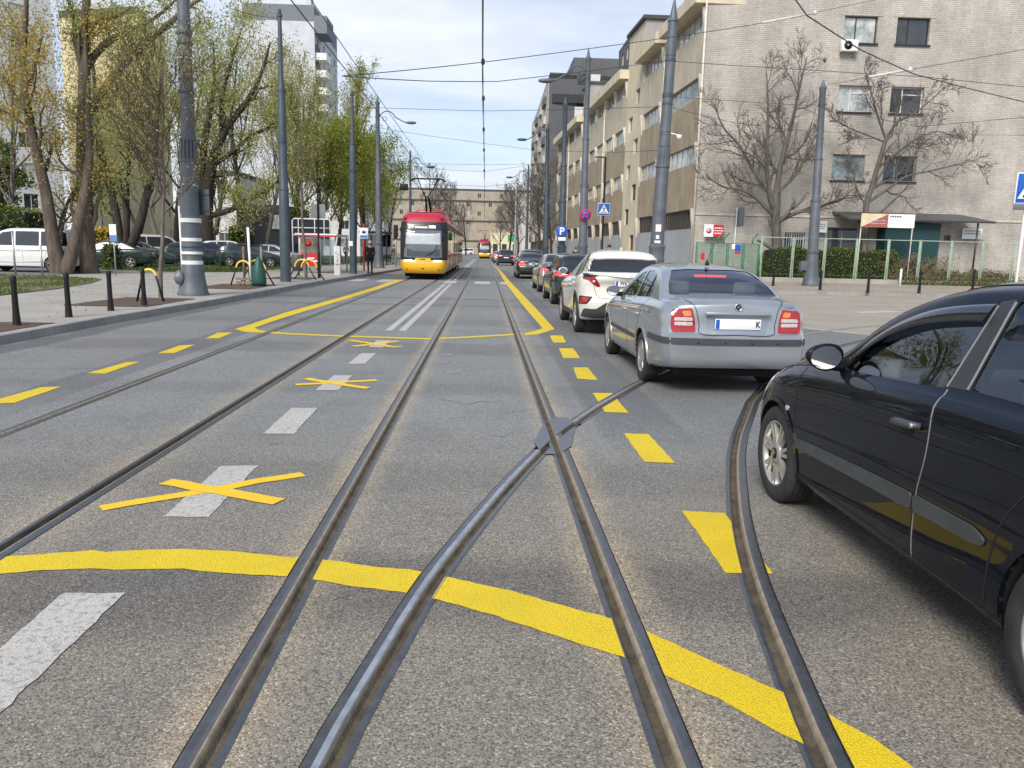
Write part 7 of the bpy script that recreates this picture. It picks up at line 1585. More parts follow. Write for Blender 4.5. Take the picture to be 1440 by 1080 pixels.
def person(loc, rz, label, top, legs, H=1.75, stride=.0, hat=None, bag=None, coatlen=.0):
    r = empty('person', loc, rz, label, 'person'); k = H / 1.75; s = stride
    hip, knee = .93, .50
    fl = [((0, 0, .98), .12), ((-.09, 0, .90), .095), ((-.10, -.5 * s - .02, .50), .062), ((-.10, -s * .9, .09), .042), ((-.10, -s * .9 - .13, .045), .036)]
    fr = [((0, 0, .98), .12), ((.09, 0, .90), .095), ((.10, .35 * s - .03, .50), .062), ((.10, s * .8, .09), .042), ((.10, s * .8 - .12, .045), .036)]
    to = [((0, 0, .98), .12), ((0, 0, 1.15), .125), ((0, 0, 1.36), .14), ((0, 0, 1.46), .07), ((0, -.01, 1.53), .05), ((0, -.015, 1.60), .085), ((0, -.015, 1.68), .088)]
    al = [((0, 0, 1.36), .14), ((-.19, 0, 1.40), .058), ((-.245, .02 + s * .2, 1.13), .044), ((-.22, -.10 + s * .3, .92), .033), ((-.215, -.13 + s * .3, .84), .036)]
    ar = [((0, 0, 1.36), .14), ((.19, 0, 1.40), .058), ((.245, .02 - s * .2, 1.13), .044), ((.21, -.16 - s * .2, 1.0), .033), ((.16, -.24 - s * .2, 1.02), .036)]
    T = Matrix.Diagonal((k, k, k, 1))
    o = skin_mesh('body', [to, fl, fr, al, ar], SKIN, r); o.data.transform(T)
    g = lambda c, d: [(p, q + d) for p, q in c]
    o = skin_mesh('trousers', [g([fl[0], fl[1], fl[2], fl[3]], .014), g([fr[0], fr[1], fr[2], fr[3]], .014)], legs, r); o.data.transform(T)
    o = skin_mesh('jacket', [g([((0, 0, .90 - coatlen), .15), ((0, 0, 1.15), .14), ((0, 0, 1.36), .15), ((0, 0, 1.47), .075)], .02), g(al[:4], .02), g(ar[:4], .02)], top, r); o.data.transform(T)
    m_ = MB(); m_.M = T; m_.lathe([(.0, 1.785), (.06, 1.775), (.098, 1.72), (.10, 1.66), (.085, 1.62)], 14, hat or HAIR, c=(0, .012, 0)); m_.M = None; m_.build('hair' if not hat else 'hat', r)
    for s_ in (-1, 1): m_ = MB(); m_.M = T; yy = (-s * .9 if s_ < 0 else s * .8); m_.bbox((s_ * .10, yy - .05, .045), (.10, .27, .09), BLACK, .03); m_.M = None; m_.build('shoe', r)
    if bag: m_ = MB(); m_.bbox((0, .19, 1.2), (.30, .16, .42), bag, .06); m_.build('backpack', r)
    return r
DK = mat('cloth_black', (.008, .009, .014), .9); DN = mat('cloth_denim', (.03, .045, .09), .9); BG = mat('cloth_beige', (.42, .34, .25), .9); GY = mat('cloth_grey', (.18, .19, .2), .9); WHH = mat('cloth_white', (.6, .6, .6), .8)
b = G(520.5, 384, PH); person((b[0], b[1], PH), R_(200), 'person dressed in black with a pale cap, standing beside the red stop pole', DK, DK, 1.72, hat=WHH, coatlen=.18)
b = AT(487, 372, 70); person((b.x, 70, PH), R_(30), 'person in a beige jacket walking behind the white cabinet', BG, DK, 1.70, .25)
b = AT(548, 372, 72); person((b.x, 72, PH), R_(10), 'person with a dark backpack and pale shirt left of the tram', WHH, DK, 1.72, .2, bag=DK)
b = AT(554, 372, 70); person((b.x, 70, PH), R_(160), 'person in green grey clothes right beside the tram', mat('cloth_green', (.05, .09, .07), .9), GY, 1.68, .1)
b = AT(856, 370, 38.6); person((b.x, 38.6, PH), R_(10), 'person in dark clothes whose head shows above the white crossover', DK, DN, 1.76, .2)
b = AT(809, 370, 62); person((b.x, 62, PH), R_(0), 'far person in dark clothes on the right pavement above the queue', DK, DK, 1.75, .2)
# ================================================================== TREES AND PLANTS
def tubes(plines, mt, name, parent, thick=.05):
    V, F, k0 = [], [], 0
    for pts, rs in plines:
        n = 8 if rs[0] > .12 else (5 if rs[0] > thick else 3); P_ = np.array(pts, float); R__ = np.array(rs, float)
        t = np.gradient(P_, axis=0); t /= np.linalg.norm(t, axis=1, keepdims=True) + 1e-9
        ref = np.array([0.31, 0.95, 0.05]) if abs(t[0][2]) > .5 else np.array([0, 0, 1.0]); a = np.cross(t, ref); a /= np.linalg.norm(a, axis=1, keepdims=True) + 1e-9; b_ = np.cross(t, a)
        an = np.arange(n) * 2 * PI / n; ring_ = P_[:, None, :] + R__[:, None, None] * (a[:, None, :] * np.cos(an)[None, :, None] + b_[:, None, :] * np.sin(an)[None, :, None]); V.append(ring_.reshape(-1, 3))
        m = len(pts); i = np.arange(m - 1)[:, None] * n; j = np.arange(n)[None, :]; q = np.stack([i + j, i + (j + 1) % n, i + n + (j + 1) % n, i + n + j], -1).reshape(-1, 4) + k0; F.append(q); k0 += m * n
    return npmesh(np.concatenate(V), np.concatenate(F), mt, name, parent, True)
def npmesh(V, F, mt, name, parent, smooth=False):
    me = bpy.data.meshes.new(name); me.vertices.add(len(V)); me.vertices.foreach_set('co', V.astype(np.float32).ravel()); k = F.shape[1]
    me.loops.add(F.size); me.loops.foreach_set('vertex_index', F.astype(np.int32).ravel()); me.polygons.add(len(F)); me.polygons.foreach_set('loop_start', np.arange(len(F), dtype=np.int32) * k)
    me.polygons.foreach_set('use_smooth', [smooth] * len(F)); me.update(calc_edges=True); me.validate(); me.materials.append(mt); return link(name, me, parent)
def leaves(C, size, mt, name, parent, rg_, asp=.55):
    n = len(C); C = np.array(C); u = rg_.normal(size=(n, 3)); u /= np.linalg.norm(u, axis=1, keepdims=True); w_ = rg_.normal(size=(n, 3)); v = np.cross(u, w_); v /= np.linalg.norm(v, axis=1, keepdims=True) + 1e-9
    s = size * rg_.uniform(.6, 1.3, (n, 1)); u, v = u * s, v * s * asp; V = np.stack([C - u, C - v * .9, C + u, C + v * .9], 1).reshape(-1, 3); F = np.arange(4 * n).reshape(-1, 4); return npmesh(V, F, mt, name, parent)
class Grow:
    def __init__(s, seed): s.r = np.random.default_rng(seed); s.pl = []; s.tips = []
    def br(s, p, d, L, r, lv, sp):
        n = sp['seg'][min(lv, len(sp['seg']) - 1)]; pts, rs = [np.array(p, float)], [r]; d = np.array(d, float); d /= np.linalg.norm(d)
        taper = sp.get('taper', .35)
        for i in range(n):
            d = d + s.r.normal(size=3) * sp['wig'] * (1 + .4 * lv) + np.array([0, 0, sp['up'] * (1 if lv else .3)]); d[1] *= sp.get('flat', 1); d /= np.linalg.norm(d); pts.append(pts[-1] + d * L / n); rs.append(r * (1 - (1 - taper) * (i + 1) / n))
        s.pl.append((pts, rs)); s.kids(pts, rs, L, lv, sp)
    def kids(s, pts, rs, L, lv, sp, t0=None):
        if lv >= sp['lv'] - 1:
            for p in pts[1:]: s.tips.append(p)
            return
        if lv >= sp['lv'] - 2: s.tips.append(pts[-1])
        nc = sp['nk'][min(lv, len(sp['nk']) - 1)]; t0 = sp['t0'][min(lv, len(sp['t0']) - 1)] if t0 is None else t0
        for k in range(nc):
            t = t0 + (1 - t0) * (k + s.r.uniform(0, 1)) / nc; f = t * (len(pts) - 1); i = min(int(f), len(pts) - 2); q = pts[i] + (pts[i + 1] - pts[i]) * (f - i); d = pts[i + 1] - pts[i]; d = d / (np.linalg.norm(d) + 1e-9)
            ax = s.r.normal(size=3); ax -= ax.dot(d) * d; ax /= np.linalg.norm(ax) + 1e-9; a = R_(sp['ang'][min(lv, len(sp['ang']) - 1)] * s.r.uniform(.7, 1.3)); dd = d * math.cos(a) + ax * math.sin(a)
            if sp.get('flat', 1) != 1: dd[1] *= sp['flat']
            rr = rs[i] + (rs[i + 1] - rs[i]) * (f - i); s.br(q, dd, L * sp['rat'] * (1.15 - .55 * t) * s.r.uniform(.7, 1.2), rr * sp.get('rr', .55), lv + 1, sp)
def plant(name, label, loc, seed, sp, H, r0, barkm, leafm, nleaf, lsize, trunks=None, grp=None, rz=0, spread=.35, cat='tree', rz0=0, crown='foliage', lean=(0, 0, 1)):
    g = Grow(seed); root = empty(name, loc, rz, label, cat, grp)
    if trunks:
        for pts, rs, lv in trunks:
            P_ = [np.array(p, float) for p in smooth3(pts)]; R__ = list(np.interp(np.linspace(0, 1, len(P_)), np.linspace(0, 1, len(rs)), rs)); g.pl.append((P_, R__)); L = sum(np.linalg.norm(P_[i + 1] - P_[i]) for i in range(len(P_) - 1)); g.kids(P_, R__, L * sp.get('tl', .5), lv, sp)
    else: g.br((0, 0, 0), lean, H, r0, 0, sp)
    cut_ = [q for q in g.pl if q[1][0] > sp.get('trunk_r', .05)] or g.pl[:1]; rest = [q for q in g.pl if q[1][0] <= sp.get('trunk_r', .05)]
    tubes(cut_, barkm, 'trunk', root)
    if rest: tubes([(a, np.maximum(b_, sp.get('rmin', .008))) for a, b_ in rest], MATS[sp['twigm']] if 'twigm' in sp else barkm, 'crown', root, .03)
    if nleaf and g.tips:
        T = np.array(g.tips); ix = g.r.integers(0, len(T), nleaf); C = T[ix] + g.r.normal(size=(nleaf, 3)) * spread; leaves(C, lsize, leafm, crown, root, g.r)
    return root
def smooth3(pts, k=4):
    out = []
    for i in range(len(pts) - 1):
        p0, p1, p2, p3 = [np.array(pts[j], float) for j in (max(i - 1, 0), i, i + 1, min(i + 2, len(pts) - 1))]
        for j in range(k): t = j / k; out.append(0.5 * (2 * p1 + (-p0 + p2) * t + (2 * p0 - 5 * p1 + 4 * p2 - p3) * t * t + (-p0 + 3 * p1 - 3 * p2 + p3) * t ** 3))
    out.append(np.array(pts[-1], float)); return out
BRK1 = bark_mat('bark_brown', (.055, .042, .032), (.15, .118, .088)); BRK2 = bark_mat('bark_dark', (.02, .016, .013), (.065, .05, .038)); BRK3 = bark_mat('bark_grey', (.10, .085, .07), (.20, .17, .145), 14)
mat('twig_dark', (.135, .118, .10), .9, var=.2); mat('twig_brown', (.12, .085, .05), .9, var=.2); mat('twig_olive', (.13, .11, .05), .9, var=.2)
LO = leaf_mat('leaf_ochre', [(.50, .29, .06), (.56, .38, .09), (.36, .33, .07), (.28, .29, .06)], .4); LG = leaf_mat('leaf_olive', [(.26, .28, .07), (.35, .38, .10), (.44, .43, .15), (.24, .25, .06)], .4)
LF = leaf_mat('leaf_fresh', [(.18, .22, .03), (.27, .31, .045), (.36, .37, .065), (.13, .165, .025)], .45); LD = leaf_mat('leaf_hedge', [(.04, .075, .01), (.09, .14, .02), (.17, .23, .04)], .15); LY = leaf_mat('flower_yellow', [(.75, .50, .01), (.65, .42, .01), (.4, .35, .03)], .3)
LP = leaf_mat('leaf_pale_olive', [(.34, .31, .11), (.42, .38, .14), (.28, .25, .09)], .4)
def rel(px_, py, y, o): q = AT(px_, py, y); return (q.x - o[0], q.y - o[1], q.z - o[2])
# the leaning trunk at the left with its fork, and the thick trunk beside it
yT = 33.2; o = (AT(86, 388, yT).x, yT, PH)
sp1 = dict(seg=[6, 6, 5, 4, 3], wig=.12, up=.13, lv=5, nk=[7, 6, 5, 4], t0=[.3, .2, .2, .2], ang=[45, 42, 40, 40], rat=.5, rr=.5, taper=.25, tl=.42, trunk_r=.03, twigm='twig_brown')
rl = lambda px_, py, dy=0: (AT(px_, py, yT).x - o[0], dy, AT(px_, py, yT).z - o[2])
plant('poplar_tree', 'leaning brown tree with forked trunk and sparse ochre leaves, far left', o, 11, sp1, 0, 0, BRK1, LO, 11000, .058, trunks=[
    ([rl(86, 393), rl(82, 372), rl(74, 335), rl(66, 278), rl(55, 222, -.1), rl(44, 160, -.2), rl(39, 90, -.3), rl(43, 10, -.3), rl(38, -70, -.2)], [.50, .34, .26, .22, .19, .165, .13, .09, .05], 1),
    ([rl(92, 385), rl(103, 350), rl(110, 300, .2), rl(112, 262, .5), rl(112, 200, .8), rl(104, 100, 1.0), rl(96, 0, 1.2)], [.30, .25, .22, .19, .15, .11, .05], 1),
    ([rl(44, 165), rl(20, 135), rl(5, 110), rl(-25, 90)], [.12, .09, .07, .03], 2), ([rl(42, 120), rl(62, 85, -.5), rl(75, 60, -.8)], [.09, .06, .03], 2), ([rl(48, 190), rl(20, 165), rl(-5, 150)], [.08, .06, .03], 2)], spread=.32)
yT = 34.6; o = (AT(126, 388, yT).x, yT, PH)
plant('poplar_tree', 'thick straight trunk with a long branch reaching up right to the banded mast', o, 12, dict(sp1, nk=[6, 5, 5, 4]), 0, 0, BRK1, LG, 10500, .056, trunks=[
    ([rl(127, 391), rl(124, 375), rl(121, 330), rl(119, 270), rl(118, 200), rl(118, 150), rl(120, 70), rl(122, -10), rl(124, -90)], [.52, .40, .33, .31, .29, .25, .20, .15, .09], 1),
    ([rl(121, 168), rl(140, 140, -.2), rl(168, 108, -.4), rl(200, 78, -.6), rl(240, 48, -.8), rl(285, 15, -1), rl(330, -5, -1)], [.2, .17, .16, .14, .12, .07, .03], 1),
    ([rl(121, 95), rl(140, 62, .3), rl(170, 40, .5), rl(205, 22, .6), rl(240, -12, .8)], [.17, .14, .11, .08, .04], 1), ([rl(122, 50), rl(145, 30, -.3), rl(165, 30, -.4), rl(185, 10)], [.1, .08, .06, .03], 2),
    ([rl(118, 240), rl(128, 210, -.5), rl(150, 190, -.8), rl(170, 175, -1)], [.07, .05, .03, .015], 2), ([rl(116, 100), rl(100, 60, .4), rl(90, 10, .6), rl(84, -40)], [.14, .1, .07, .04], 1)], spread=.30)
# crooked group behind the notice post
yT = 45; o = (AT(172, 380, yT).x, yT, PH)
plant('crooked_tree', 'crooked multi-stemmed tree behind the notice post', o, 13, dict(sp1, nk=[6, 5, 4, 3], tl=.45), 0, 0, BRK2, LG, 5500, .07, trunks=[
    ([rl(172, 377), rl(168, 340), rl(163, 300), rl(152, 255), rl(140, 205), rl(135, 150), rl(130, 80)], [.3, .26, .22, .2, .17, .12, .05], 1), ([rl(176, 377), rl(178, 330), rl(178, 260), rl(182, 200), rl(172, 120), rl(165, 60)], [.2, .18, .15, .12, .08, .03], 1),
    ([rl(172, 377), rl(185, 345), rl(198, 310), rl(206, 275), rl(218, 220), rl(222, 150), rl(230, 80)], [.3, .26, .24, .2, .15, .09, .03], 1), ([rl(156, 262), rl(170, 240), rl(184, 238)], [.12, .09, .05], 2), ([rl(165, 310), rl(150, 296), rl(143, 280)], [.09, .06, .03], 2)], spread=.35)
# young upright trees on the pavement
spy = dict(seg=[8, 6, 5, 4], wig=.06, up=.09, lv=4, nk=[26, 8, 5], t0=[.36, .2, .2], ang=[42, 30, 30], rat=.42, rr=.55, taper=.3, rmin=.0075, trunk_r=.016, twigm='twig_brown')
b = G(213, 422, PH); plant('young_tree', 'slim young tree with upright twiggy crown in the mulch bed', (b[0] + .1, b[1] + .3, PH), 21, spy, 5.6, .060, BRK3, LP, 4200, .030, spread=.10, lean=(-.03, 0, 1))
plant('young_tree', 'small staked tree with dark low crown behind the hoop pair', (AT(353, 395, 27.1).x, 27.1, PH), 22, dict(spy, t0=[.5, .2, .2], nk=[9, 6, 4], ang=[50, 40, 30], rat=.38), 3.0, .05, BRK2, LG, 1500, .035, spread=.12)
b = G(430, 392, PH); plant('young_tree', 'tall slim young tree beside the slim black street light', (b[0], b[1], PH), 23, dict(spy, nk=[18, 7, 5], ang=[26, 24, 30], rat=.45), 6.8, .07, BRK3, LG, 5500, .045, spread=.14)
# the big dark spreading tree and the ones beyond
yT = 56; o = (AT(290, 372, yT).x, yT, PH)
plant('spreading_tree', 'large dark tree with wide spreading limbs right of the banded mast', o, 31, dict(sp1, nk=[8, 6, 5, 4], tl=.40), 0, 0, BRK2, LG, 16000, .08, trunks=[
    ([rl(291, 375), rl(291, 345), rl(290, 310), rl(292, 270), rl(300, 225), rl(318, 180), rl(345, 145), rl(365, 110), rl(380, 60)], [.60, .5, .48, .42, .34, .28, .2, .13, .05], 1), ([rl(291, 300), rl(284, 250), rl(288, 200), rl(300, 130), rl(300, 60)], [.32, .27, .22, .14, .05], 1),
    ([rl(298, 303), rl(325, 295), rl(350, 280), rl(375, 270), rl(400, 245), rl(420, 235)], [.22, .19, .15, .13, .08, .03], 1), ([rl(300, 232), rl(325, 215), rl(355, 190), rl(385, 175), rl(400, 150)], [.2, .17, .13, .1, .04], 1), ([rl(290, 260), rl(270, 235), rl(262, 190), rl(245, 140)], [.2, .15, .1, .04], 1), ([rl(318, 180), rl(312, 140), rl(325, 90), rl(340, 40)], [.2, .15, .1, .03], 1), ([rl(296, 310), rl(305, 330), rl(312, 285), rl(330, 250)], [.1, .08, .07, .03], 2)], spread=.45)
spb = dict(seg=[7, 5, 4, 4], wig=.11, up=.16, lv=4, nk=[13, 7, 5], t0=[.22, .2, .2], ang=[48, 42, 40], rat=.52, rr=.5, taper=.2, trunk_r=.04, twigm='twig_olive')
protos = {}
def grove(kind, px_, y, sc, label, rz, sxy=1.0):
    src = protos[kind]; loc = (AT(px_, 360, y).x, y, PH)
    if 'used' not in src: src['used'] = 1; r = src; r['label'] = label
    else: r = copy_tree(src); r['label'] = label
    r.location = loc; r.rotation_euler = (0, 0, rz); r.scale = (sc * sxy, sc * sxy, sc); return r
GT = 'trees lining the left side of the street'
protos['olive'] = plant('street_tree', 'x', (0, 0, 0), 41, spb, 12.0, .26, BRK2, LG, 5200, .09, spread=.5, grp=GT)
protos['pale'] = plant('street_tree', 'x', (0, 0, 0), 42, dict(spb, nk=[14, 8, 5], ang=[40, 36, 36]), 12.0, .22, BRK3, LP, 6000, .08, spread=.4, grp=GT)
protos['fresh'] = plant('street_tree', 'x', (0, 0, 0), 43, dict(spb, t0=[.15, .2, .2]), 10.0, .24, BRK2, LF, 12000, .12, spread=.5, grp=GT)
protos['poplar'] = plant('poplar_tree', 'x', (0, 0, 0), 44, dict(spb, ang=[16, 16, 20], nk=[20, 6, 4], rat=.38, up=.12, wig=.06), 20.0, .3, BRK2, LG, 5000, .13, spread=.3, grp=GT)
protos['bare'] = plant('bare_tree', 'x', (0, 0, 0), 45, dict(spb, nk=[16, 9, 6], rmin=.016, twigm='twig_dark'), 11.0, .22, BRK2, None, 0, 0, grp='bare trees at the far end')
for a in (('pale', 196, 64, 1.15, 'pale leafed tree in front of the yellow tower', 1), ('olive', 250, 60, 1.15, 'olive tree rising behind the banded mast', 2), ('pale', 225, 52, 1.0, 'light twiggy tree left of the banded mast', 4), ('olive', 345, 72, 1.45, 'olive tree behind the staked tree, in front of the pale block', .4), ('pale', 375, 66, 1.15, 'pale green tree directly left of the second mast', 2.2), ('olive', 412, 78, 1.35, 'tree directly right of the second mast', 3), ('pale', 432, 92, 1.35, 'pale tree above the billboard frame', 5),
          ('fresh', 452, 66, .92, 'bright green tree behind the billboard', .2), ('fresh', 478, 72, 1.05, 'bright green tree left of the third mast', 1.9), ('fresh', 512, 84, 1.10, 'bright green tree behind the tram stop sign', 3.7), ('fresh', 536, 98, 1.2, 'bright green tree behind the pale flared lamp mast', 5.2), ('poplar', 498, 120, 1.18, 'tall narrow poplar above the green trees', 1), ('poplar', 514, 128, 1.22, 'tallest narrow poplar right of the third mast', 2.5), ('olive', 548, 112, 1.0, 'olive tree closing the row left of the tram', 1.2),
          ('pale', 15, 48, 1.1, 'pale green tree at the far left edge behind the railing', 2.9), ('pale', 146, 70, 1.15, 'tall pale tree behind the thick trunk', 3.3), ('pale', 300, 82, 1.3, 'tall light tree far behind the spreading tree', 2.3)): grove(a[0], a[1], a[2], a[3], a[4], a[5], .8 if a[0] != 'poplar' else 1)
for px_, y, sc, lab, rz in ((600, 100, .9, 'bare tree right behind the tram roof', 0), (632, 140, 1.0, 'bare tree between the tram and the far street end', 2), (655, 210, 1.1, 'farthest bare tree left of the distant tram', 4), (716, 150, 1.05, 'bare tree left of the far lamp mast', 1), (728, 118, .9, 'bare tree by the white banded pole', 3), (704, 230, 1.1, 'small bare tree in front of the tan tenement', 5), (757, 92, .9, 'bare street tree in front of the grey tower', 2.6), (775, 76, .75, 'bare street tree behind the parking sign', 3.6)): grove('bare', px_, y, sc, lab, rz)
# two bare trees against the brick wall
spw = dict(seg=[6, 6, 6, 5, 4], wig=.11, up=.06, lv=5, nk=[5, 11, 7, 5], t0=[.3, .15, .15, .15], ang=[42, 46, 42, 40], rat=.55, rr=.6, taper=.35, rmin=.011, flat=.55, tl=.62, trunk_r=.028, twigm='twig_dark'); mat('twig_dark', (.135, .118, .10), .9, var=.2)
yT = 44.3; o = (AT(1092, 395, yT).x, yT, PH); BW = bark_mat('bark_bare', (.06, .053, .047), (.15, .135, .12))
plant('bare_tree', 'bare dark tree left of the flared mast, against the brick wall', o, 51, spw, 0, 0, BW, None, 0, 0, trunks=[
    ([rl(1092, 395), rl(1093, 350), rl(1091, 310), rl(1090, 275)], [.30, .27, .25, .2], 3), ([rl(1091, 300), rl(1082, 275), rl(1078, 225), rl(1080, 160), rl(1078, 100)], [.17, .14, .1, .07, .02], 1), ([rl(1091, 280), rl(1098, 230), rl(1112, 180), rl(1125, 120), rl(1135, 80)], [.18, .14, .1, .06, .02], 1),
    ([rl(1090, 305), rl(1065, 280), rl(1045, 268), rl(1015, 262), rl(992, 245)], [.14, .1, .08, .05, .02], 1), ([rl(1087, 275), rl(1060, 240), rl(1040, 205), rl(1018, 180), rl(1005, 150)], [.13, .1, .07, .05, .02], 1), ([rl(1093, 312), rl(1118, 300), rl(1150, 290), rl(1180, 282), rl(1195, 270)], [.13, .12, .1, .07, .03], 1), ([rl(1094, 270), rl(1120, 245), rl(1135, 215), rl(1148, 190)], [.12, .09, .06, .02], 1)])
o = (AT(1216, 395, yT).x, yT, PH)
plant('bare_tree', 'bare tree behind the notice board, branching across four windows', o, 52, spw, 0, 0, BW, None, 0, 0, trunks=[
    ([rl(1214, 395), rl(1216, 330), rl(1218, 290), rl(1226, 262), rl(1240, 215), rl(1246, 195)], [.19, .17, .16, .14, .12, .11], 3), ([rl(1246, 196), rl(1235, 165), rl(1225, 130), rl(1215, 95)], [.08, .06, .04, .02], 1), ([rl(1246, 196), rl(1262, 172), rl(1285, 160), rl(1310, 140), rl(1330, 120)], [.09, .07, .05, .035, .02], 1),
    ([rl(1236, 235), rl(1262, 215), rl(1290, 195), rl(1320, 185), rl(1345, 195)], [.09, .07, .05, .03, .02], 1), ([rl(1220, 285), rl(1250, 265), rl(1275, 248), rl(1310, 240), rl(1350, 230), rl(1370, 220)], [.10, .08, .06, .05, .03, .02], 1), ([rl(1245, 200), rl(1215, 188), rl(1190, 178), rl(1170, 165)], [.06, .04, .03, .02], 1), ([rl(1218, 290), rl(1205, 265), rl(1200, 240), rl(1190, 225)], [.06, .04, .03, .02], 1)])
# hedge
def hedge(name, label, x0, x1, y0, y1, h_, n, leafm, size, seed, round_=True):
    rg_ = np.random.default_rng(seed); root = empty(name, ((x0 + x1) / 2, (y0 + y1) / 2, PH), 0, label, 'hedge'); C = []
    w_, d_ = (x1 - x0) / 2, (y1 - y0) / 2
    while len(C) < n:
        u, v, z = rg_.uniform(-1, 1), rg_.uniform(-1, 1), rg_.uniform(0, 1); e = max(abs(u) ** 6 + abs(v) ** 4, z ** 4)
        if abs(u) ** 8 + abs(v) ** 5 + z ** 7 > 1: continue
        if max(abs(u) * 1.0, abs(v), z) < .72 and rg_.random() < .8: continue
        C.append((u * w_ + rg_.normal() * .04, v * d_ + rg_.normal() * .05, z * h_ * (1 + .05 * math.sin(u * 9) + .03 * math.sin(u * 23))))
    leaves(C, size, leafm, 'leaves', root, rg_, .6)
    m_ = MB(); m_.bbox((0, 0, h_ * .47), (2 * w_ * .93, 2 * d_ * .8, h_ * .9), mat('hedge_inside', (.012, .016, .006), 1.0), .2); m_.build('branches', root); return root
xh0, xh1 = AT(1066, 380, 44).x, AT(1263, 380, 44).x; hedge('hedge', 'clipped dark green hedge behind the pale fence', xh0, xh1, 43.5, 44.5, 1.92, 26000, LD, .05, 61)
hedge('yellow_bush', 'yellow flowering bush behind the dark car and thick trunk', AT(134, 370, 46).x, AT(160, 370, 46).x, 45.5, 47, 2.15, 2600, LY, .07, 62)
hedge('evergreen_bush', 'rounded dark green bush at the far left behind the white car', AT(-30, 370, 44).x, AT(56, 370, 44).x, 43, 46, 3.1, 9000, LD, .09, 63)
hedge('evergreen_bush', 'dark bush beside the pavilion behind the parked cars', AT(325, 370, 64).x, AT(350, 370, 64).x, 63, 66, 2.9, 4000, LD, .10, 64)
hedge('evergreen_bush', 'small leafy bush at the foot of the notice post', AT(148, 370, 39.5).x, AT(164, 370, 39.5).x, 39, 40.2, 1.25, 2200, LD, .06, 65)
r = plant('conifer_tree', 'dark conifer at the far left edge', (AT(8, 370, 50).x, 50, PH), 71, dict(spb, ang=[75, 40, 40], nk=[34, 7, 3], rat=.24, up=-.02, t0=[.08, .2, .2]), 7.5, .16, BRK2, LD, 14000, .09, spread=.18)
b = AT(9, 372, 47); plant('birch_tree', 'thin white stemmed birch at the far left edge', (b.x, 47, PH), 72, dict(spb, nk=[12, 6, 4], up=-.04), 9, .10, bark_mat('bark_birch', (.50, .49, .46), (.66, .65, .62), 9), LP, 2500, .06, spread=.25)
# dry brush and weeds behind the fence on the right
g = Grow(81); rr = random.Random(9)
for k in range(460):
    x = rr.uniform(AT(1250, 380, 43.6).x, AT(1425, 380, 43.6).x); h_ = rr.uniform(.6, 2.1) * (1.25 if x < AT(1320, 380, 43.6).x else .65); p0 = np.array([x, rr.uniform(43.3, 44.6), .1]); d = np.array([rr.uniform(-.8, .8), rr.uniform(-.2, .2), 1.0])
    pts = [p0 + d * h_ * t + np.array([math.sin(t * 3 + k) * .12, 0, -.35 * t * t * h_]) for t in np.linspace(0, 1, 6)]; g.pl.append((pts, [.022, .019, .016, .014, .012, .009])); g.tips += pts[1:]
root = empty('dry_brush', (0, 0, 0), 0, 'heap of dry brown brushwood behind the right part of the pale fence', 'brushwood'); tubes(g.pl, mat('dry_twig', (.20, .15, .10), .9), 'twigs', root)
T = np.array(g.tips); C = T[g.r.integers(0, len(T), 17000)] + g.r.normal(size=(17000, 3)) * .09; leaves(C, .048, leaf_mat('leaf_dry', [(.24, .18, .10), (.18, .15, .08), (.14, .17, .06)], .2), 'dry_leaves', root, g.r)
C = [(rr.uniform(AT(1262, 380, 43).x, AT(1440, 380, 43).x), rr.uniform(42.4, 43.7), .14 + abs(rr.gauss(0, .20))) for _ in range(8000)]; o_ = leaves(C, .05, leaf_mat('weed_green', [(.06, .09, .02), (.12, .14, .04), (.16, .14, .06)], .2), 'weeds', None, g.r); tag(o_, kind='stuff')
# loose litter of dead leaves by kerb and under trees
C = []
for _ in range(900): C.append((rr.uniform(-14, -7.2) if rr.random() < .5 else rr.uniform(-22, -12), rr.uniform(12, 34), PH + .03))
o_ = leaves(C, .022, MATS['leaf_dry'], 'leaf_litter', None, g.r); tag(o_, kind='stuff')
# ================================================================== OVERHEAD WIRES
def wire(label, pts, r_=.011, sag=.0, name='overhead_wire', n=14):
    out = []
    for i in range(len(pts) - 1):
        a, b_ = Vector(pts[i]), Vector(pts[i + 1]); L = (b_ - a).length
        for k in range(n): t = k / n; p = a + (b_ - a) * t; p.z -= sag * L * 4 * t * (1 - t); out.append(p)
    out.append(Vector(pts[-1])); m_ = MB(); m_.path(out, r_, 5, WIRE); return tag(m_.build(name), label, 'wire')
wire('contact wire running straight overhead above the track under the camera', [(-.05, -2, 5.45), (-.13, 20, 5.42), (-.08, 45, 5.4), (-.12, 90, 5.4), (-.1, 290, 5.4)], .010, .0004)
wire('support wire hanging above the near contact wire', [(-.04, -2, 6.1), (-.12, 20, 5.95), (-.08, 45, 6.0), (-.12, 90, 6.0), (-.1, 290, 6.0)], .007, .001)
wire('lower wire of the pair sloping down over the left track to the tram', [(-3.05, -2, 5.2), (-3.03, 18, 5.22), (-3.03, 41.5, 5.15), (-3.03, 90, 5.3), (-3.0, 280, 5.3)], .011, .0004)
wire('upper wire of the pair sloping down over the left track to the tram', [(-3.03, -2, 5.75), (-3.03, 18, 5.62), (-3.05, 41.5, 5.7), (-3.03, 90, 5.7), (-3.0, 280, 5.7)], .009, .001)
for k, y in enumerate((19.5, 24, 30, 36, 45, 60, 75, 90)): 
    m_ = MB(); m_.tube((-.12, y, 5.42), (-.12, y, 5.97), .008, WIRE); m_.lathe([(.0, -.09), (.045, -.05), (.045, .05), (0, .09)], 8, WIRE, c=(-.12, y, 5.93)); tag(m_.build('wire_hanger'), ('nearest', 'second nearest', 'third nearest', 'fourth', 'fifth', 'sixth', 'seventh', 'farthest')[k] + ' hanger with insulator on the straight contact wire', 'wire hanger')
def W(*p): return AT(*p)
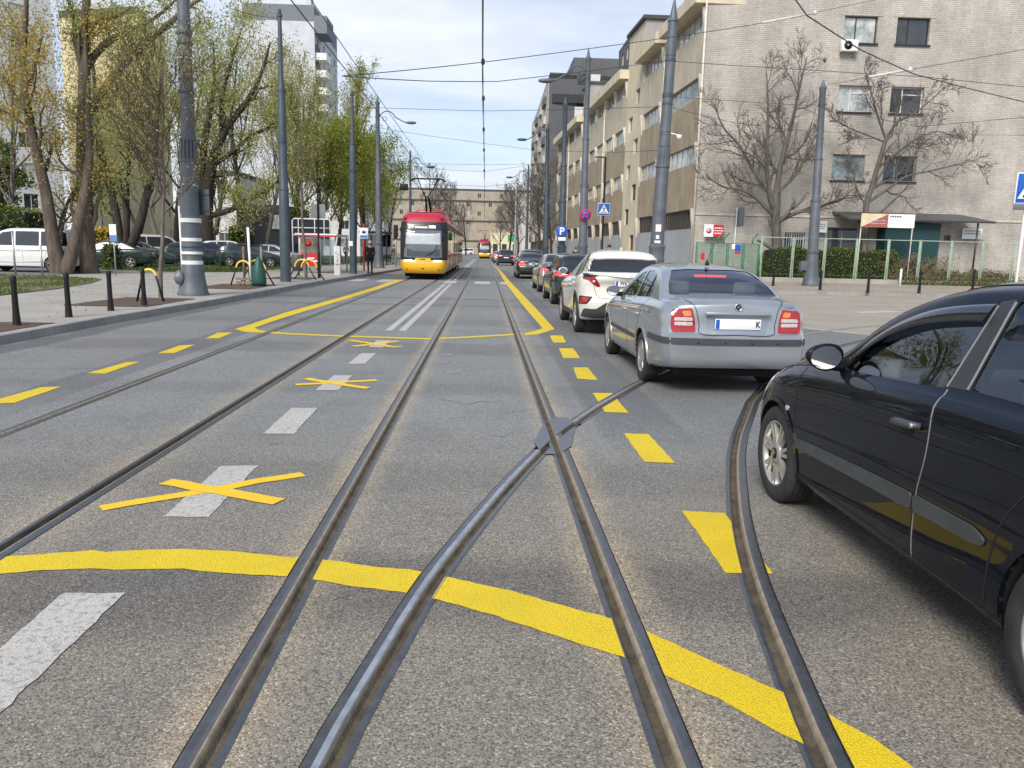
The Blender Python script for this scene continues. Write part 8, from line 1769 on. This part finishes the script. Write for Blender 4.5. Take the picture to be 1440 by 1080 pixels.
wire('span wire rising right from the left track wires past the office roof', [W(481, 107, 18), W(683, 87, 20.5), W(1060, 34.6, 27), W(1072, 32, 27.3)], .010, .003)
wire('thin wire leaving the upper white insulator rod to the top edge', [W(1144, 18, 28), W(1240, -2, 30)], .008)
wire('span wire crossing from the left track wires to the thickest mast', [W(481, 107, 18), W(600, 114, 21.5), W(700, 114.5, 24.5), W(942, 85, Y9 - .2)], .011, .002)
wire('span wire from the third left mast level to the thickest mast', [W(495, 150, M3[1]), W(683, 156, 38), W(930, 150, Y9 - .2)], .011, .002)
wire('wire from the thickest mast running right across the brick wall, upper', [W(944, 86, Y9), W(1100, 96, 31), W(1300, 108, 29), W(1460, 124, 28)], .012, .002)
wire('wire from the thickest mast running right across the brick wall, middle', [W(942, 136, Y9), W(1147, 149, 31), W(1290, 178, 30), W(1460, 163, 29)], .009, .002)
wire('lower thin wire from the thickest mast across the bare tree', [W(940, 150, Y9), W(1030, 172, 34), W(1147, 185, 38), W(1460, 190, 40)], .009, .004)
wire('diagonal thick wire falling from the top edge across the brick wall', [W(1105, -20, 14), W(1135, 22, 15.5), W(1210, 70, 17), W(1285, 104, 19), W(1360, 124, 21), W(1460, 148, 23)], .013, .001)
wire('wire rising to the right from the lower white insulator rod', [W(1278, 98, 24), W(1460, 66, 27)], .009, .001)
wire('wire leaving the thickest mast down left towards the distance', [W(942, 210, Y9), W(860, 214, 42), W(745, 210, 60), W(610, 192, 60), W(534, 180, 60.5)], .012, .002)
wire('far span wire at lamp height behind the tram pantograph', [W(548, 229, 66), W(683, 231.5, 66), W(770, 230, 56)], .012, .001)
wire('far span wire sloping from the tram stop mast to the right lamp mast', [W(530, 228, 61), W(645, 240, 70), W(683, 241, 72), W(770, 228, 78)], .012, .003)
wire('thin far wire below the lamp arms', [W(577, 258, 66), W(683, 262, 74), W(741, 256, 80)], .012, .002)
wire('wire reaching from the second left mast to the treetops on the left', [W(393, 26, 33), W(360, 22, 32), W(318, 10, 31)], .010, .002)
wire('long sloping wire from the right pavement to the brick wall, faint', [W(790, 150, 45), W(830, 128, Y8)], .010, .004)
for lab, a, b_, y0, y1 in (('upper white insulator rod in front of the brick wall', (1072, 32), (1146, 18), 27.3, 28), ('lower white insulator rod right of the mast by the hedge', (1222, 108), (1280, 98), 24, 24)):
    m_ = MB(); p, q = AT(*a, y0), AT(*b_, y1); m_.tube(p, q, .035, mat('insulator_white', (.62, .60, .54), .4)); m_.lathe([(0, -.09), (.07, -.04), (.07, .04), (0, .09)], 10, MATS['insulator_white'], c=tuple(q)); tag(m_.build('insulator_rod'), lab, 'insulator')
wire('wire joining the lower insulator rod to the mast by the hedge', [W(1222, 108, 24), W(1165, 118, 36)], .009, .002)
